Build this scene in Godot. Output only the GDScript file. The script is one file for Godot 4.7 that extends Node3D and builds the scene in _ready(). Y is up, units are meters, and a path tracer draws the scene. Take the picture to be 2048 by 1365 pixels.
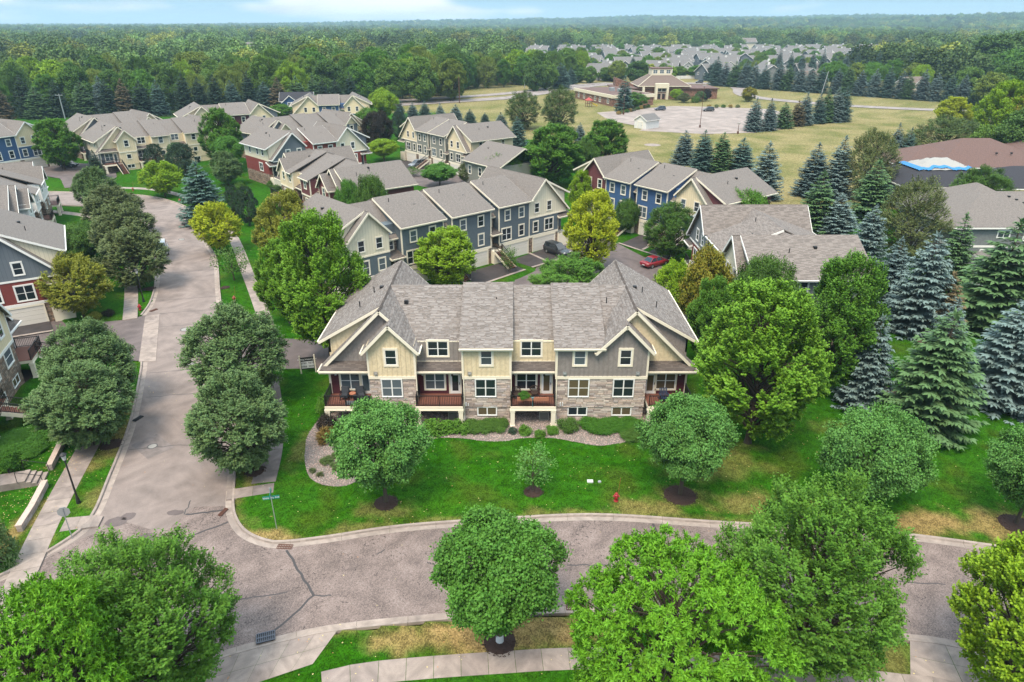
extends Node3D
# An aerial view of townhouse rows between maple-lined streets. Metres, y up, street lawns at y = 0.

const UPV := Vector3(0, 1, 0)
var rng := RandomNumberGenerator.new()
var taken := {}
var M := {}
var meshes := {}
var noise := FastNoiseLite.new()
var noise2 := FastNoiseLite.new()


# ---------------------------------------------------------------- mesh building
class MB:
	var v := PackedVector3Array()
	var n := PackedVector3Array()
	var uv := PackedVector2Array()
	var c := PackedColorArray()
	var i := PackedInt32Array()
	var col := Color.WHITE
	var colored := false

	func add(p: Vector3, nn: Vector3) -> void:
		var t := Vector3(nn.z, 0, -nn.x)
		t = Vector3(1, 0, 0) if t.length() < 0.05 else t.normalized()
		var b := nn.cross(t)
		v.append(p)
		n.append(nn)
		uv.append(Vector2(p.dot(t), -p.dot(b)))
		if colored:
			c.append(col)

	func tri(a: Vector3, b: Vector3, d: Vector3) -> void:
		var k := v.size()
		var nn := (b - a).cross(d - a).normalized()
		add(a, nn)
		add(b, nn)
		add(d, nn)
		i.append_array([k, k + 2, k + 1])

	func quad(a: Vector3, b: Vector3, d: Vector3, e: Vector3) -> void:
		var k := v.size()
		var nn := (d - a).cross(e - b).normalized()
		add(a, nn)
		add(b, nn)
		add(d, nn)
		add(e, nn)
		i.append_array([k, k + 2, k + 1, k, k + 3, k + 2])

	func poly(p: Array) -> void:
		for j in range(1, p.size() - 1):
			tri(p[0], p[j], p[j + 1])

	# a convex polygon swept by d
	func prism(p: Array, d: Vector3) -> void:
		var q := []
		for a in p:
			q.append(a + d)
		poly(p)
		q.reverse()
		poly(q)
		q.reverse()
		for j in p.size():
			var k := (j + 1) % p.size()
			quad(p[k], p[j], q[j], q[k])

	func hexa(p: Array) -> void:   # 0-3 one face, 4-7 the opposite one
		quad(p[0], p[1], p[2], p[3])
		quad(p[7], p[6], p[5], p[4])
		for j in 4:
			var k := (j + 1) % 4
			quad(p[k], p[j], p[j + 4], p[k + 4])

	func box(lo: Vector3, hi: Vector3) -> void:
		hexa([Vector3(lo.x, lo.y, hi.z), Vector3(hi.x, lo.y, hi.z), Vector3(hi.x, hi.y, hi.z), Vector3(lo.x, hi.y, hi.z),
			Vector3(lo.x, lo.y, lo.z), Vector3(hi.x, lo.y, lo.z), Vector3(hi.x, hi.y, lo.z), Vector3(lo.x, hi.y, lo.z)])

	# a bar of w x h from a to b
	func bar(a: Vector3, b: Vector3, w: float, h: float) -> void:
		var d := (b - a).normalized()
		var s := d.cross(Vector3(0, 1, 0))
		s = Vector3(1, 0, 0) if s.length() < 0.01 else s.normalized()
		var u := s.cross(d) * h * 0.5
		s *= w * 0.5
		hexa([a - s - u, a + s - u, a + s + u, a - s + u, b - s - u, b + s - u, b + s + u, b - s + u])

	func tube(a: Vector3, b: Vector3, r0: float, r1: float, k := 6, cap := true) -> void:
		var d := (b - a).normalized()
		var s := d.cross(Vector3(0.31, 0.17, 0.93)).normalized()
		var t := d.cross(s)
		var base := v.size()
		for j in k:
			var o := s * cos(TAU * j / k) + t * sin(TAU * j / k)
			for e in 2:
				v.append((b + o * r1) if e else (a + o * r0))
				n.append(o)
				uv.append(Vector2(r0 * TAU * j / k, (b - a).length() * e))
				if colored:
					c.append(col)
		for j in k:
			var p := base + j * 2
			var q := base + (j + 1) % k * 2
			i.append_array([p, p + 1, q, q, p + 1, q + 1])
		if cap:
			var ring := []
			for j in k:
				ring.append(b + (s * cos(TAU * j / k) + t * sin(TAU * j / k)) * r1)
			poly(ring)

	# a surface of revolution about y: profile of Vector2(radius, height)
	func lathe(at: Vector3, prof: Array, k := 12) -> void:
		for j in prof.size() - 1:
			for m in k:
				var a := TAU * m / k
				var b := TAU * (m + 1) / k
				var p: Vector2 = prof[j]
				var q: Vector2 = prof[j + 1]
				quad(at + Vector3(cos(a) * p.x, p.y, sin(a) * p.x), at + Vector3(cos(a) * q.x, q.y, sin(a) * q.x),
					at + Vector3(cos(b) * q.x, q.y, sin(b) * q.x), at + Vector3(cos(b) * p.x, p.y, sin(b) * p.x))

	func mesh() -> ArrayMesh:
		var a := []
		a.resize(Mesh.ARRAY_MAX)
		a[Mesh.ARRAY_VERTEX] = v
		a[Mesh.ARRAY_NORMAL] = n
		if uv.size() == v.size():
			a[Mesh.ARRAY_TEX_UV] = uv
		if colored:
			a[Mesh.ARRAY_COLOR] = c
		a[Mesh.ARRAY_INDEX] = i
		var m := ArrayMesh.new()
		m.add_surface_from_arrays(Mesh.PRIMITIVE_TRIANGLES, a)
		return m


# ---------------------------------------------------------------- things and parts
func numbered(called: String) -> String:
	var k: int = taken.get(called, 0)
	taken[called] = k + 1
	return called if k == 0 else "%s_%03d" % [called, k]


func tag(o: Node3D, label := "", category := "", group := "", kind := "") -> Node3D:
	for p in [["label", label], ["category", category], ["group", group], ["kind", kind]]:
		if p[1] != "":
			o.set_meta(p[0], p[1])
	return o


func thing(called: String, label: String, category: String, at: Vector3, yaw := 0.0, group := "") -> Node3D:
	var o := Node3D.new()
	o.name = numbered(called)
	add_child(o)
	o.position = at
	o.rotation_degrees.y = yaw
	tag(o, label, category, group)
	return o


func inst(called: String, mesh: Mesh, mat: Material, parent: Node3D, at := Transform3D()) -> MeshInstance3D:
	var o := MeshInstance3D.new()
	if parent == self:
		o.name = numbered(called)
	else:
		var k: int = parent.get_meta("n_" + called, 0)
		parent.set_meta("n_" + called, k + 1)
		o.name = called if k == 0 else "%s_%03d" % [called, k]
	o.mesh = mesh
	o.material_override = mat
	o.transform = at
	parent.add_child(o, true)
	return o


func obj(called: String, mb: MB, mat: Material, parent: Node3D) -> MeshInstance3D:
	if mb.v.is_empty():
		return null
	return inst(called, mb.mesh(), mat, parent)


func struct(called: String, mb: MB, mat: Material, label := "") -> MeshInstance3D:
	var o := obj(called, mb, mat, self)
	tag(o, label, "", "", "structure")
	return o


func many(called: String, mesh: Mesh, mat: Material, places: Array, parent: Node3D, tints := []) -> MultiMeshInstance3D:
	var mm := MultiMesh.new()
	mm.transform_format = MultiMesh.TRANSFORM_3D
	mm.use_colors = not tints.is_empty()
	mm.mesh = mesh
	mm.instance_count = places.size()
	for k in places.size():
		mm.set_instance_transform(k, places[k])
		if tints.size():
			mm.set_instance_color(k, tints[k])
	var o := MultiMeshInstance3D.new()
	o.name = numbered(called) if parent == self else called
	o.multimesh = mm
	o.material_override = mat
	parent.add_child(o, true)
	o.set_meta("kind", "stuff")
	return o


# ---------------------------------------------------------------- materials
func lin(r: float, g: float, b: float) -> Color:
	return Color(r * 0.81, g * 0.81, b * 0.81).linear_to_srgb()


func mat(key: String, color: Color, rough := 0.8, tex: Texture2D = null, scale := 1.0, metal := 0.0) -> StandardMaterial3D:
	var m := StandardMaterial3D.new()
	m.resource_name = key
	m.albedo_color = color
	m.roughness = rough
	m.metallic = metal
	m.cull_mode = BaseMaterial3D.CULL_DISABLED
	if tex:
		m.albedo_texture = tex
		m.uv1_scale = Vector3(scale, scale, scale)
	M[key] = m
	return m


func picture(w: int, h: int, f: Callable) -> ImageTexture:
	var im := Image.create_empty(w, h, false, Image.FORMAT_RGB8)
	for y in h:
		for x in w:
			im.set_pixel(x, y, f.call(x, y))
	return ImageTexture.create_from_image(im)


func hash2(a: int, b: int) -> float:
	var k := (a * 374761393 + b * 668265263) & 0x7fffffff
	k = ((k ^ (k >> 13)) * 1274126177) & 0x7fffffff
	return float((k ^ (k >> 16)) & 0xffff) / 65535.0


# noise that repeats over n pixels
func wrapped(fn: FastNoiseLite, x: float, y: float, n: float, s: float) -> float:
	var a := TAU * x / n
	var b := TAU * y / n
	var r := n * s / TAU
	return fn.get_noise_3d(cos(a) * r + 50.0, sin(a) * r + cos(b) * r * 0.9, sin(b) * r + 20.0)


func make_materials() -> void:
	noise.seed = 7
	noise.frequency = 1.0
	noise.fractal_octaves = 4
	noise2.seed = 21
	noise2.frequency = 1.0
	noise2.fractal_octaves = 2
	# shingles: 16 courses in a tile of 2.4 m, tabs of uneven width and tone
	var tabs := []
	for r in 16:
		var row := PackedFloat32Array()
		row.resize(512)
		var x := 0
		var k := 0
		while x < 512:
			var w := 44 + int(hash2(r * 91 + k, 5) * 74)
			var tone := hash2(r * 57 + k, 9)
			for j in range(x, mini(512, x + w)):
				row[j] = tone if j > x + 1 else -0.6
			x += w
			k += 1
		tabs.append(row)
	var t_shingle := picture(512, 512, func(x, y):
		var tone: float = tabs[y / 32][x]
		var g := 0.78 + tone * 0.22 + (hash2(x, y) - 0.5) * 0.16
		if y % 32 < 4:  # shade under each course edge, painted into the colour
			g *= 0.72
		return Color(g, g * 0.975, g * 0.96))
	var t_far := picture(256, 256, func(x, y):
		var g := 0.86 + (hash2(x / 5, y / 4) - 0.5) * 0.22 + (hash2(x, y) - 0.5) * 0.12 - (0.1 if y % 8 < 2 else 0.0)
		return Color(g, g * 0.985, g * 0.97))
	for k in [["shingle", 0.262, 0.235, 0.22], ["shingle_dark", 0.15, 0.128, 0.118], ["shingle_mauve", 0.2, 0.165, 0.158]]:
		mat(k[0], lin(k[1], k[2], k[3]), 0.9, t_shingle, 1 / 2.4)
	for k in [["far_shingle", 0.255, 0.23, 0.218], ["grey_shingle", 0.235, 0.23, 0.235], ["brown_shingle", 0.2, 0.12, 0.105], ["slate_shingle", 0.04, 0.04, 0.055]]:
		mat(k[0], lin(k[1], k[2], k[3]), 0.9, t_far, 1 / 4.0)
	mat("tab", Color.WHITE, 0.92).vertex_color_use_as_albedo = true
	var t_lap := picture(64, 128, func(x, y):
		var g := 0.96 + (hash2(x / 9, y / 16) - 0.5) * 0.05 - (0.26 if y % 16 < 2 else 0.0)  # the dark rows are a shadow line painted under every lap board
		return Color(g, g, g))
	var t_bat := picture(128, 128, func(x, y):
		var g := 0.97 + (hash2(x / 32, 3) - 0.5) * 0.04 + (hash2(x, y) - 0.5) * 0.02 - (0.2 if x % 32 < 2 else 0.0)
		return Color(g, g, g))
	var t_plain := picture(128, 128, func(x, y):
		var g := 0.95 + wrapped(noise, x, y, 128, 0.05) * 0.1 + (hash2(x, y) - 0.5) * 0.04
		return Color(g, g, g))
	var colours := {"cream": [0.84, 0.7, 0.47], "ivory": [0.82, 0.74, 0.57], "taupe": [0.31, 0.275, 0.26], "steel": [0.125, 0.16, 0.19], "blue": [0.05, 0.12, 0.27],
		"sage": [0.27, 0.28, 0.245], "red": [0.24, 0.045, 0.038], "wine": [0.1, 0.016, 0.028], "plum": [0.16, 0.045, 0.05], "slate": [0.155, 0.18, 0.21], "grey": [0.22, 0.235, 0.24], "white": [0.84, 0.83, 0.8], "pale": [0.6, 0.6, 0.6]}
	for k in colours:
		var c: Array = colours[k]
		mat(k, lin(c[0], c[1], c[2]), 0.75, t_plain, 0.5)
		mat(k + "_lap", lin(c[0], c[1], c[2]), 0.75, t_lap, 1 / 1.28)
		mat(k + "_batten", lin(c[0], c[1], c[2]), 0.75, t_bat, 1 / 1.6)
	mat("trim", lin(0.88, 0.8, 0.65), 0.6)
	mat("trim_white", lin(0.9, 0.88, 0.84), 0.6)
	mat("sash", lin(0.88, 0.88, 0.87), 0.5)
	mat("glass", lin(0.02, 0.028, 0.036), 0.06).metallic_specular = 0.6
	mat("glass_blind", lin(0.1, 0.13, 0.15), 0.12)
	mat("glass_sky", lin(0.07, 0.085, 0.1), 0.05)
	mat("glass_tan", lin(0.13, 0.1, 0.06), 0.12)
	mat("garage", lin(0.78, 0.73, 0.66), 0.6)
	mat("iron", lin(0.012, 0.012, 0.014), 0.5)
	mat("galvanised", lin(0.4, 0.42, 0.43), 0.5, null, 1.0, 0.4)
	mat("deck_board", lin(0.2, 0.075, 0.05), 0.7, t_plain, 1.5)
	mat("bark", lin(0.1, 0.075, 0.055), 0.95, t_plain, 2.0)
	mat("bark_pale", lin(0.32, 0.3, 0.27), 0.95, t_plain, 2.0)
	var t_stone := picture(256, 256, func(x, y):
		var r: int = y / 13
		var k := int((x + hash2(r, 2) * 90) / 36)
		var g := 0.62 + hash2(r, k) * 0.38
		var e := 0.0 if y % 13 > 1 and int(x + hash2(r, 2) * 90) % 36 > 2 else 0.3
		return Color(g - e, (g - e) * (0.88 + 0.1 * hash2(k, r)), (g - e) * (0.8 + 0.16 * hash2(k, r))))
	mat("stone", lin(0.42, 0.36, 0.31), 0.9, t_stone, 1 / 3.6)
	mat("brick", lin(0.38, 0.23, 0.18), 0.9, t_stone, 1 / 3.0)
	for k in [["stone_a", 0.6, 0.48, 0.41], ["stone_b", 0.48, 0.39, 0.35], ["stone_c", 0.66, 0.57, 0.51], ["stone_d", 0.53, 0.46, 0.44], ["stone_e", 0.38, 0.31, 0.28]]:
		mat(k[0], lin(k[1], k[2], k[3]), 0.92, t_plain, 1.0)
	mat("mortar", lin(0.2, 0.17, 0.15), 0.95)
	mat("rubber", lin(0.012, 0.012, 0.012), 0.85)
	mat("alloy", lin(0.45, 0.45, 0.46), 0.35, null, 1.0, 0.7)
	mat("black", lin(0.01, 0.01, 0.012), 0.5)
	mat("mulch", lin(0.05, 0.026, 0.02), 0.98, t_plain, 2.0)
	mat("rust", lin(0.11, 0.045, 0.03), 0.9)
	mat("grate", lin(0.11, 0.12, 0.15), 0.7)
	mat("manhole", lin(0.1, 0.095, 0.1), 0.8)
	mat("sealant", lin(0.055, 0.05, 0.052), 0.7)
	mat("hydrant_red", lin(0.35, 0.02, 0.025), 0.45)
	mat("hydrant_rust", lin(0.33, 0.08, 0.05), 0.55)
	mat("sign_green", lin(0.0, 0.22, 0.17), 0.5)
	mat("sign_white", lin(0.75, 0.76, 0.78), 0.5)
	mat("tan_metal", lin(0.33, 0.32, 0.3), 0.6)
	# asphalt: stone grain, mottling and a net of fine cracks
	var cell := FastNoiseLite.new()
	cell.seed = 4
	cell.noise_type = FastNoiseLite.TYPE_CELLULAR
	cell.frequency = 1 / 34.0
	cell.cellular_return_type = FastNoiseLite.RETURN_DISTANCE2_SUB
	cell.cellular_jitter = 1.0
	cell.domain_warp_enabled = true
	cell.domain_warp_amplitude = 14.0
	cell.domain_warp_frequency = 0.03
	var crack := cell.get_seamless_image(1024, 1024, false, false, 0.1, false)
	var t_asphalt := picture(1024, 1024, func(x, y):
		var g := 0.82 + wrapped(noise, x, y, 1024, 0.008) * 0.16 + (hash2(x / 2, y / 2) - 0.5) * 0.24 + (hash2(x / 5, y / 5) - 0.5) * 0.17
		var share := clampf(wrapped(noise2, x, y, 1024, 0.006) * 3.0 - 0.05, 0.0, 1.0)
		if crack.get_pixel(x, y).r < 0.05:
			g *= 1.0 - 0.5 * share
		return Color(g, g * 0.95, g * 0.94))
	mat("asphalt", lin(0.31, 0.268, 0.25), 0.9, t_asphalt, 1 / 14.0)
	var t_smooth := picture(512, 512, func(x, y):
		var g := 0.88 + wrapped(noise, x, y, 512, 0.012) * 0.16 + (hash2(x, y) - 0.5) * 0.14
		return Color(g, g * 0.97, g * 0.96))
	mat("street", lin(0.31, 0.268, 0.25), 0.9, t_smooth, 1 / 12.0)
	mat("lane", lin(0.17, 0.145, 0.145), 0.9, t_smooth, 1 / 12.0)
	mat("driveway", lin(0.06, 0.052, 0.055), 0.9, t_smooth, 1 / 9.0)
	mat("highway", lin(0.36, 0.33, 0.32), 0.9, t_smooth, 1 / 25.0)
	mat("lot", lin(0.39, 0.345, 0.32), 0.9, t_smooth, 1 / 30.0)
	mat("concrete", lin(0.42, 0.37, 0.335), 0.9, t_smooth, 1 / 5.0)
	mat("concrete_b", lin(0.37, 0.325, 0.3), 0.9, t_smooth, 1 / 5.0)
	mat("concrete_grey", lin(0.26, 0.235, 0.23), 0.9, t_smooth, 1 / 5.0)
	mat("kerb", lin(0.45, 0.4, 0.36), 0.9, t_smooth, 1 / 5.0)
	var t_grass := picture(512, 512, func(x, y):
		var g := 0.8 + wrapped(noise, x, y, 512, 0.02) * 0.2 + (hash2(x / 2, y / 2) - 0.5) * 0.3 + (hash2(x / 5, y / 7) - 0.5) * 0.3
		return Color(g, g, g * 0.9))
	mat("turf", Color.WHITE, 1.0, t_grass, 1 / 7.0).vertex_color_use_as_albedo = true
	M["turf"].metallic_specular = 0.15
	mat("stones", Color.WHITE, 0.95).vertex_color_use_as_albedo = true
	mat("needle_litter", lin(0.12, 0.07, 0.05), 0.95, t_plain, 2.0)
	mat("litter", Color.WHITE, 0.9).vertex_color_use_as_albedo = true


func leafy(key: String, r: float, g: float, b: float, thin := 0.55) -> StandardMaterial3D:
	var m := mat(key, lin(r, g, b), 0.62)
	m.vertex_color_use_as_albedo = true
	m.metallic_specular = 0.3
	m.backlight_enabled = true
	m.backlight = Color(thin, thin, thin * 0.7)
	return m


# ---------------------------------------------------------------- plants
# leaves: one ArrayMesh of folded leaves in sprigs that sit on the lobes of an uneven crown
func leaf(vv: PackedVector3Array, nn: PackedVector3Array, cc: PackedColorArray, ii: PackedInt32Array, p: Vector3, along: Vector3, up: Vector3, l: float, w: float, c: Color) -> void:
	var s := along.cross(up).normalized()
	var nrm := s.cross(along).normalized()
	var k := vv.size()
	var mid := p + along * l * 0.45
	vv.append(p)
	vv.append(mid + s * w * 0.5 + nrm * w * 0.16)
	vv.append(p + along * l - nrm * l * 0.1)
	vv.append(mid - s * w * 0.5 + nrm * w * 0.16)
	for j in 4:
		nn.append(nrm)
		cc.append(c)
	ii.append_array([k, k + 2, k + 1, k, k + 3, k + 2])


func rnd_dir() -> Vector3:
	var z := rng.randf_range(-1, 1)
	var a := rng.randf() * TAU
	var r := sqrt(1 - z * z)
	return Vector3(r * cos(a), z, r * sin(a))


# o: h height, r radius, low (where the crown starts), lobes, sprigs, leaves, size, mode (0 broad, 1 rosettes, 2 feathery), tip (share of pale sprigs), tip_color, form
func crown_mesh(o: Dictionary) -> Array:
	rng.seed = o.get("seed", 1)
	var h: float = o.h
	var r: float = o.r
	var low: float = o.low
	var vv := PackedVector3Array()
	var nn := PackedVector3Array()
	var cc := PackedColorArray()
	var ii := PackedInt32Array()
	var n: int = o.lobes
	var cy := h * (low + 1.0) * 0.5
	var ry := h * (1.0 - low) * 0.5
	var lobes := []
	var form: float = o.get("form", 0.0)   # above 0: broad low and pointed high
	for k in n:
		if k > 3 and rng.randf() < 0.1:
			continue
		var y := 1.0 - 2.0 * (k + 0.5) / n
		var a := k * 2.39996 + rng.randf_range(-0.5, 0.5)
		var rad := sqrt(maxf(0.0, 1.0 - y * y)) * rng.randf_range(0.7, 1.1)
		rad *= 1.0 - form * clampf(y, -0.3, 1.0) * 0.6
		rad *= 1.0 + o.get("taper", 0.25) * minf(0.0, y)
		var lr: float = r * o.get("lobe", 0.42) * rng.randf_range(0.7, 1.25) * (1.0 - form * 0.35 * maxf(y, 0.0))
		lobes.append([Vector3(cos(a) * rad * (r - lr * 0.6), maxf(cy + y * (ry - lr * 0.6) * rng.randf_range(0.86, 1.04), h * low + lr * 0.8), sin(a) * rad * (r - lr * 0.6)), lr])
	for k in int(n * o.get("knobs", 0.9)):
		var d := rnd_dir()
		if d.y < -0.55:
			continue
		var w: float = (1.0 - form * clampf(d.y, -0.3, 1.0) * 0.6) * (1.0 + o.get("taper", 0.25) * minf(0.0, d.y)) * rng.randf_range(0.86, 1.1)
		lobes.append([Vector3(d.x * w * r, cy + d.y * ry * rng.randf_range(0.86, 1.08), d.z * w * r), r * rng.randf_range(0.09, 0.17)])
	if n > 5:
		lobes.append([Vector3(0, cy, 0), r * 0.55])
	var total := 0.0
	for l in lobes:
		total += pow(l[1], 1.7)
	var size: float = o.size
	var mode: int = o.mode
	var mid := Vector3(0, cy - ry * 0.25, 0)
	for l in lobes:
		var lc: Vector3 = l[0]
		var lr: float = l[1]
		var tone := rng.randf_range(0.76, 1.2)
		for s in int(o.sprigs * 1.12 * pow(lr, 1.7) / total):
			var d := rnd_dir()
			var away := (lc - mid).normalized()
			if d.dot(away) < -0.25 or d.y < -0.75:
				d = (d + away * 1.3 + UPV * 0.3).normalized()
			var p := lc + Vector3(d.x, d.y * 0.9, d.z) * lr * ((1.0 - 0.3 * pow(rng.randf(), 2.0)) if rng.randf() > o.get("stray", 0.2) else rng.randf_range(1.0, 1.3))
			var deep := false
			for m in lobes:
				if m != l and (p - m[0]).length() < m[1] * 0.8:
					deep = true
					break
			if deep:
				continue
			var tip: bool = rng.randf() < o.get("tip", 0.0) * (0.35 + 0.9 * clampf((p.y - h * low) / (h * (1.0 - low)), 0.0, 1.0))
			var g := tone * rng.randf_range(0.8, 1.2)
			var base := Color(g * rng.randf_range(0.9, 1.12), g, g * rng.randf_range(0.85, 1.1))
			if tip:
				var t: Color = o.tip_color
				base = base.lerp(t * rng.randf_range(0.85, 1.15), rng.randf_range(0.5, 1.0))
			var out := (p - mid).normalized()
			var axis: Vector3 = (out * 0.7 + d * 0.5 + rnd_dir() * 0.35 + UPV * o.get("rise", 0.3)).normalized()
			var len: float = o.get("sprig", 0.7) * rng.randf_range(0.7, 1.3)
			for q in int(o.leaves):
				var along: Vector3
				var at: Vector3
				var up: Vector3
				if mode == 1:
					along = (axis * 0.45 + rnd_dir()).normalized()
					at = p + axis * len * rng.randf_range(-0.3, 0.3)
					up = (axis + rnd_dir() * 0.3).normalized()
				elif mode == 2:
					var side: Vector3 = axis.cross(UPV + rnd_dir() * 0.4).normalized() * (1 if q % 2 else -1)
					along = (axis * 0.7 + side * 0.8 - UPV * 0.15 + rnd_dir() * 0.25).normalized()
					at = p + axis * len * (float(q) / o.leaves - 0.4) + rnd_dir() * 0.06
					up = (UPV * 0.8 + out * 0.6 + rnd_dir() * 0.5).normalized()
				else:
					along = (axis * 0.35 + rnd_dir() * 0.9 - UPV * 0.25).normalized()
					at = p + axis * len * rng.randf_range(-0.5, 0.5) + rnd_dir() * size * 1.4
					up = (UPV * 0.7 + out * 0.7 + rnd_dir() * 0.7).normalized()
				var z := size * rng.randf_range(0.75, 1.25)
				var j := rng.randf_range(0.88, 1.12)
				leaf(vv, nn, cc, ii, at, along, up, z, z * o.get("wide", 0.7), Color(base.r * j, base.g * j, base.b * j))
	var a := []
	a.resize(Mesh.ARRAY_MAX)
	a[Mesh.ARRAY_VERTEX] = vv
	a[Mesh.ARRAY_NORMAL] = nn
	a[Mesh.ARRAY_COLOR] = cc
	a[Mesh.ARRAY_INDEX] = ii
	var m := ArrayMesh.new()
	m.add_surface_from_arrays(Mesh.PRIMITIVE_TRIANGLES, a)
	# trunk and limbs
	var t := MB.new()
	var tr: float = o.get("trunk", 0.02) * h
	var fork := h * maxf(low, 0.05) * 1.15
	var bend := Vector3(rng.randf_range(-0.1, 0.1), 0, rng.randf_range(-0.1, 0.1)) * r * 0.3
	t.tube(Vector3(0, -0.4, 0), Vector3(0, 0.25, 0), tr * 1.7, tr * 1.15, 8, false)
	t.tube(Vector3(0, 0.25, 0), bend + Vector3(0, fork, 0), tr * 1.15, tr * 0.85, 8)
	t.tube(bend + Vector3(0, fork, 0), bend * 1.5 + Vector3(0, h * 0.8, 0), tr * 0.85, tr * 0.15, 7)
	var reach := PackedFloat32Array()
	var tops := PackedFloat32Array()
	for q in range(0, vv.size(), 29):
		reach.append(Vector2(vv[q].x, vv[q].z).length())
		tops.append(vv[q].y)
	reach.sort()
	tops.sort()
	h = tops[int(tops.size() * 0.996)]
	r = reach[int(reach.size() * 0.965)]
	for l in lobes:
		var e: Vector3 = l[0]
		var y0 := clampf(e.y - Vector2(e.x, e.z).length() * 0.9, fork * 0.9, h * 0.72)
		var s := bend + Vector3(0, y0, 0)
		var w := tr * 0.5 * (1.0 - 0.6 * y0 / h)
		var kn := s.lerp(e, 0.5) + UPV * 0.12 * (e - s).length()
		t.tube(s, kn, w, w * 0.7, 5)
		t.tube(kn, e, w * 0.7, w * 0.25, 5)
	return [m, t.mesh(), h, r]


# a spruce: whorls of drooping boughs with flat side sprays
func spruce_mesh(o: Dictionary) -> Array:
	rng.seed = o.get("seed", 1)
	var h: float = o.h
	var r: float = o.r
	var vv := PackedVector3Array()
	var nn := PackedVector3Array()
	var cc := PackedColorArray()
	var ii := PackedInt32Array()
	var tiers: int = o.tiers
	var sz: float = o.get("size", 0.5)
	var bough := MB.new()
	for k in tiers:
		var f := (k + 0.35) / tiers
		var y := h * (0.035 + 0.945 * pow(f, 0.92))
		var reach := r * (pow(1.0 - f, 0.66) * (1.0 - 0.12 * maxf(0.0, 0.15 - f) / 0.15) + 0.03)
		var count := int(lerpf(o.get("boughs", 15.0), 5.0, f))
		for b in count:
			if rng.randf() < o.get("gaps", 0.06):
				continue
			var a := TAU * (b + rng.randf_range(-0.35, 0.35)) / count + k * 1.3
			var d := Vector3(cos(a), 0, sin(a))
			var len := reach * rng.randf_range(0.72, 1.12)
			var side := Vector3(-d.z, 0, d.x)
			var droop: float = o.get("droop", 0.34) * (1.0 - f * 1.3)
			var tone := rng.randf_range(0.75, 1.2)
			var y0 := y + rng.randf_range(-0.55, 0.55) * h / tiers
			var steps := maxi(4, int(len / (sz * 0.36)))
			bough.tube(Vector3(0, y0, 0), d * len * 0.7 + Vector3(0, y0 - droop * len * 0.4, 0), 0.035, 0.012, 3, false)
			for q in steps:
				var t := (q + 0.6) / steps
				if t < 0.2:
					continue
				var p := d * len * t + Vector3(0, y0 - droop * len * sin(t * 2.2) * 0.9 + 0.1 * len * t * t, 0)
				var fan := sz * (1.15 - 0.55 * t) * rng.randf_range(0.8, 1.25) * clampf(len / 1.2, 0.5, 1.25)
				for e in [-1.0, 1.0, 0.0]:
					var al: Vector3 = (d * (0.75 if e else 1.0) + side * e * 0.85 + Vector3(0, rng.randf_range(-0.3, 0.12) - (0.25 if e == 0.0 and q % 2 else 0.0), 0)).normalized()
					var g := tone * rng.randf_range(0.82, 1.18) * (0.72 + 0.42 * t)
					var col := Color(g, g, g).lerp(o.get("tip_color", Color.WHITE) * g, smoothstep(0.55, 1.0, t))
					leaf(vv, nn, cc, ii, p + rnd_dir() * 0.05, al, (UPV + rnd_dir() * 0.45).normalized(), fan, fan * 0.42, col)
	for q in 14:
		leaf(vv, nn, cc, ii, Vector3(0, h * (0.9 + 0.08 * rng.randf()), 0), (UPV + rnd_dir() * 0.55).normalized(), rnd_dir(), sz, sz * 0.35, Color.WHITE)
	var m := ArrayMesh.new()
	var ar := []
	ar.resize(Mesh.ARRAY_MAX)
	ar[Mesh.ARRAY_VERTEX] = vv
	ar[Mesh.ARRAY_NORMAL] = nn
	ar[Mesh.ARRAY_COLOR] = cc
	ar[Mesh.ARRAY_INDEX] = ii
	m.add_surface_from_arrays(Mesh.PRIMITIVE_TRIANGLES, ar)
	var reach := PackedFloat32Array()
	for q in range(0, vv.size(), 29):
		if vv[q].y < h * 0.35:
			reach.append(Vector2(vv[q].x, vv[q].z).length())
	reach.sort()
	bough.tube(Vector3(0, -0.4, 0), Vector3(0, h * 0.5, 0), r * 0.075, r * 0.045, 7)
	bough.tube(Vector3(0, h * 0.5, 0), Vector3(0, h * 0.97, 0), r * 0.045, 0.02, 6)
	return [m, bough.mesh(), h, reach[int(reach.size() * 0.93)]]


var kinds := {}


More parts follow.
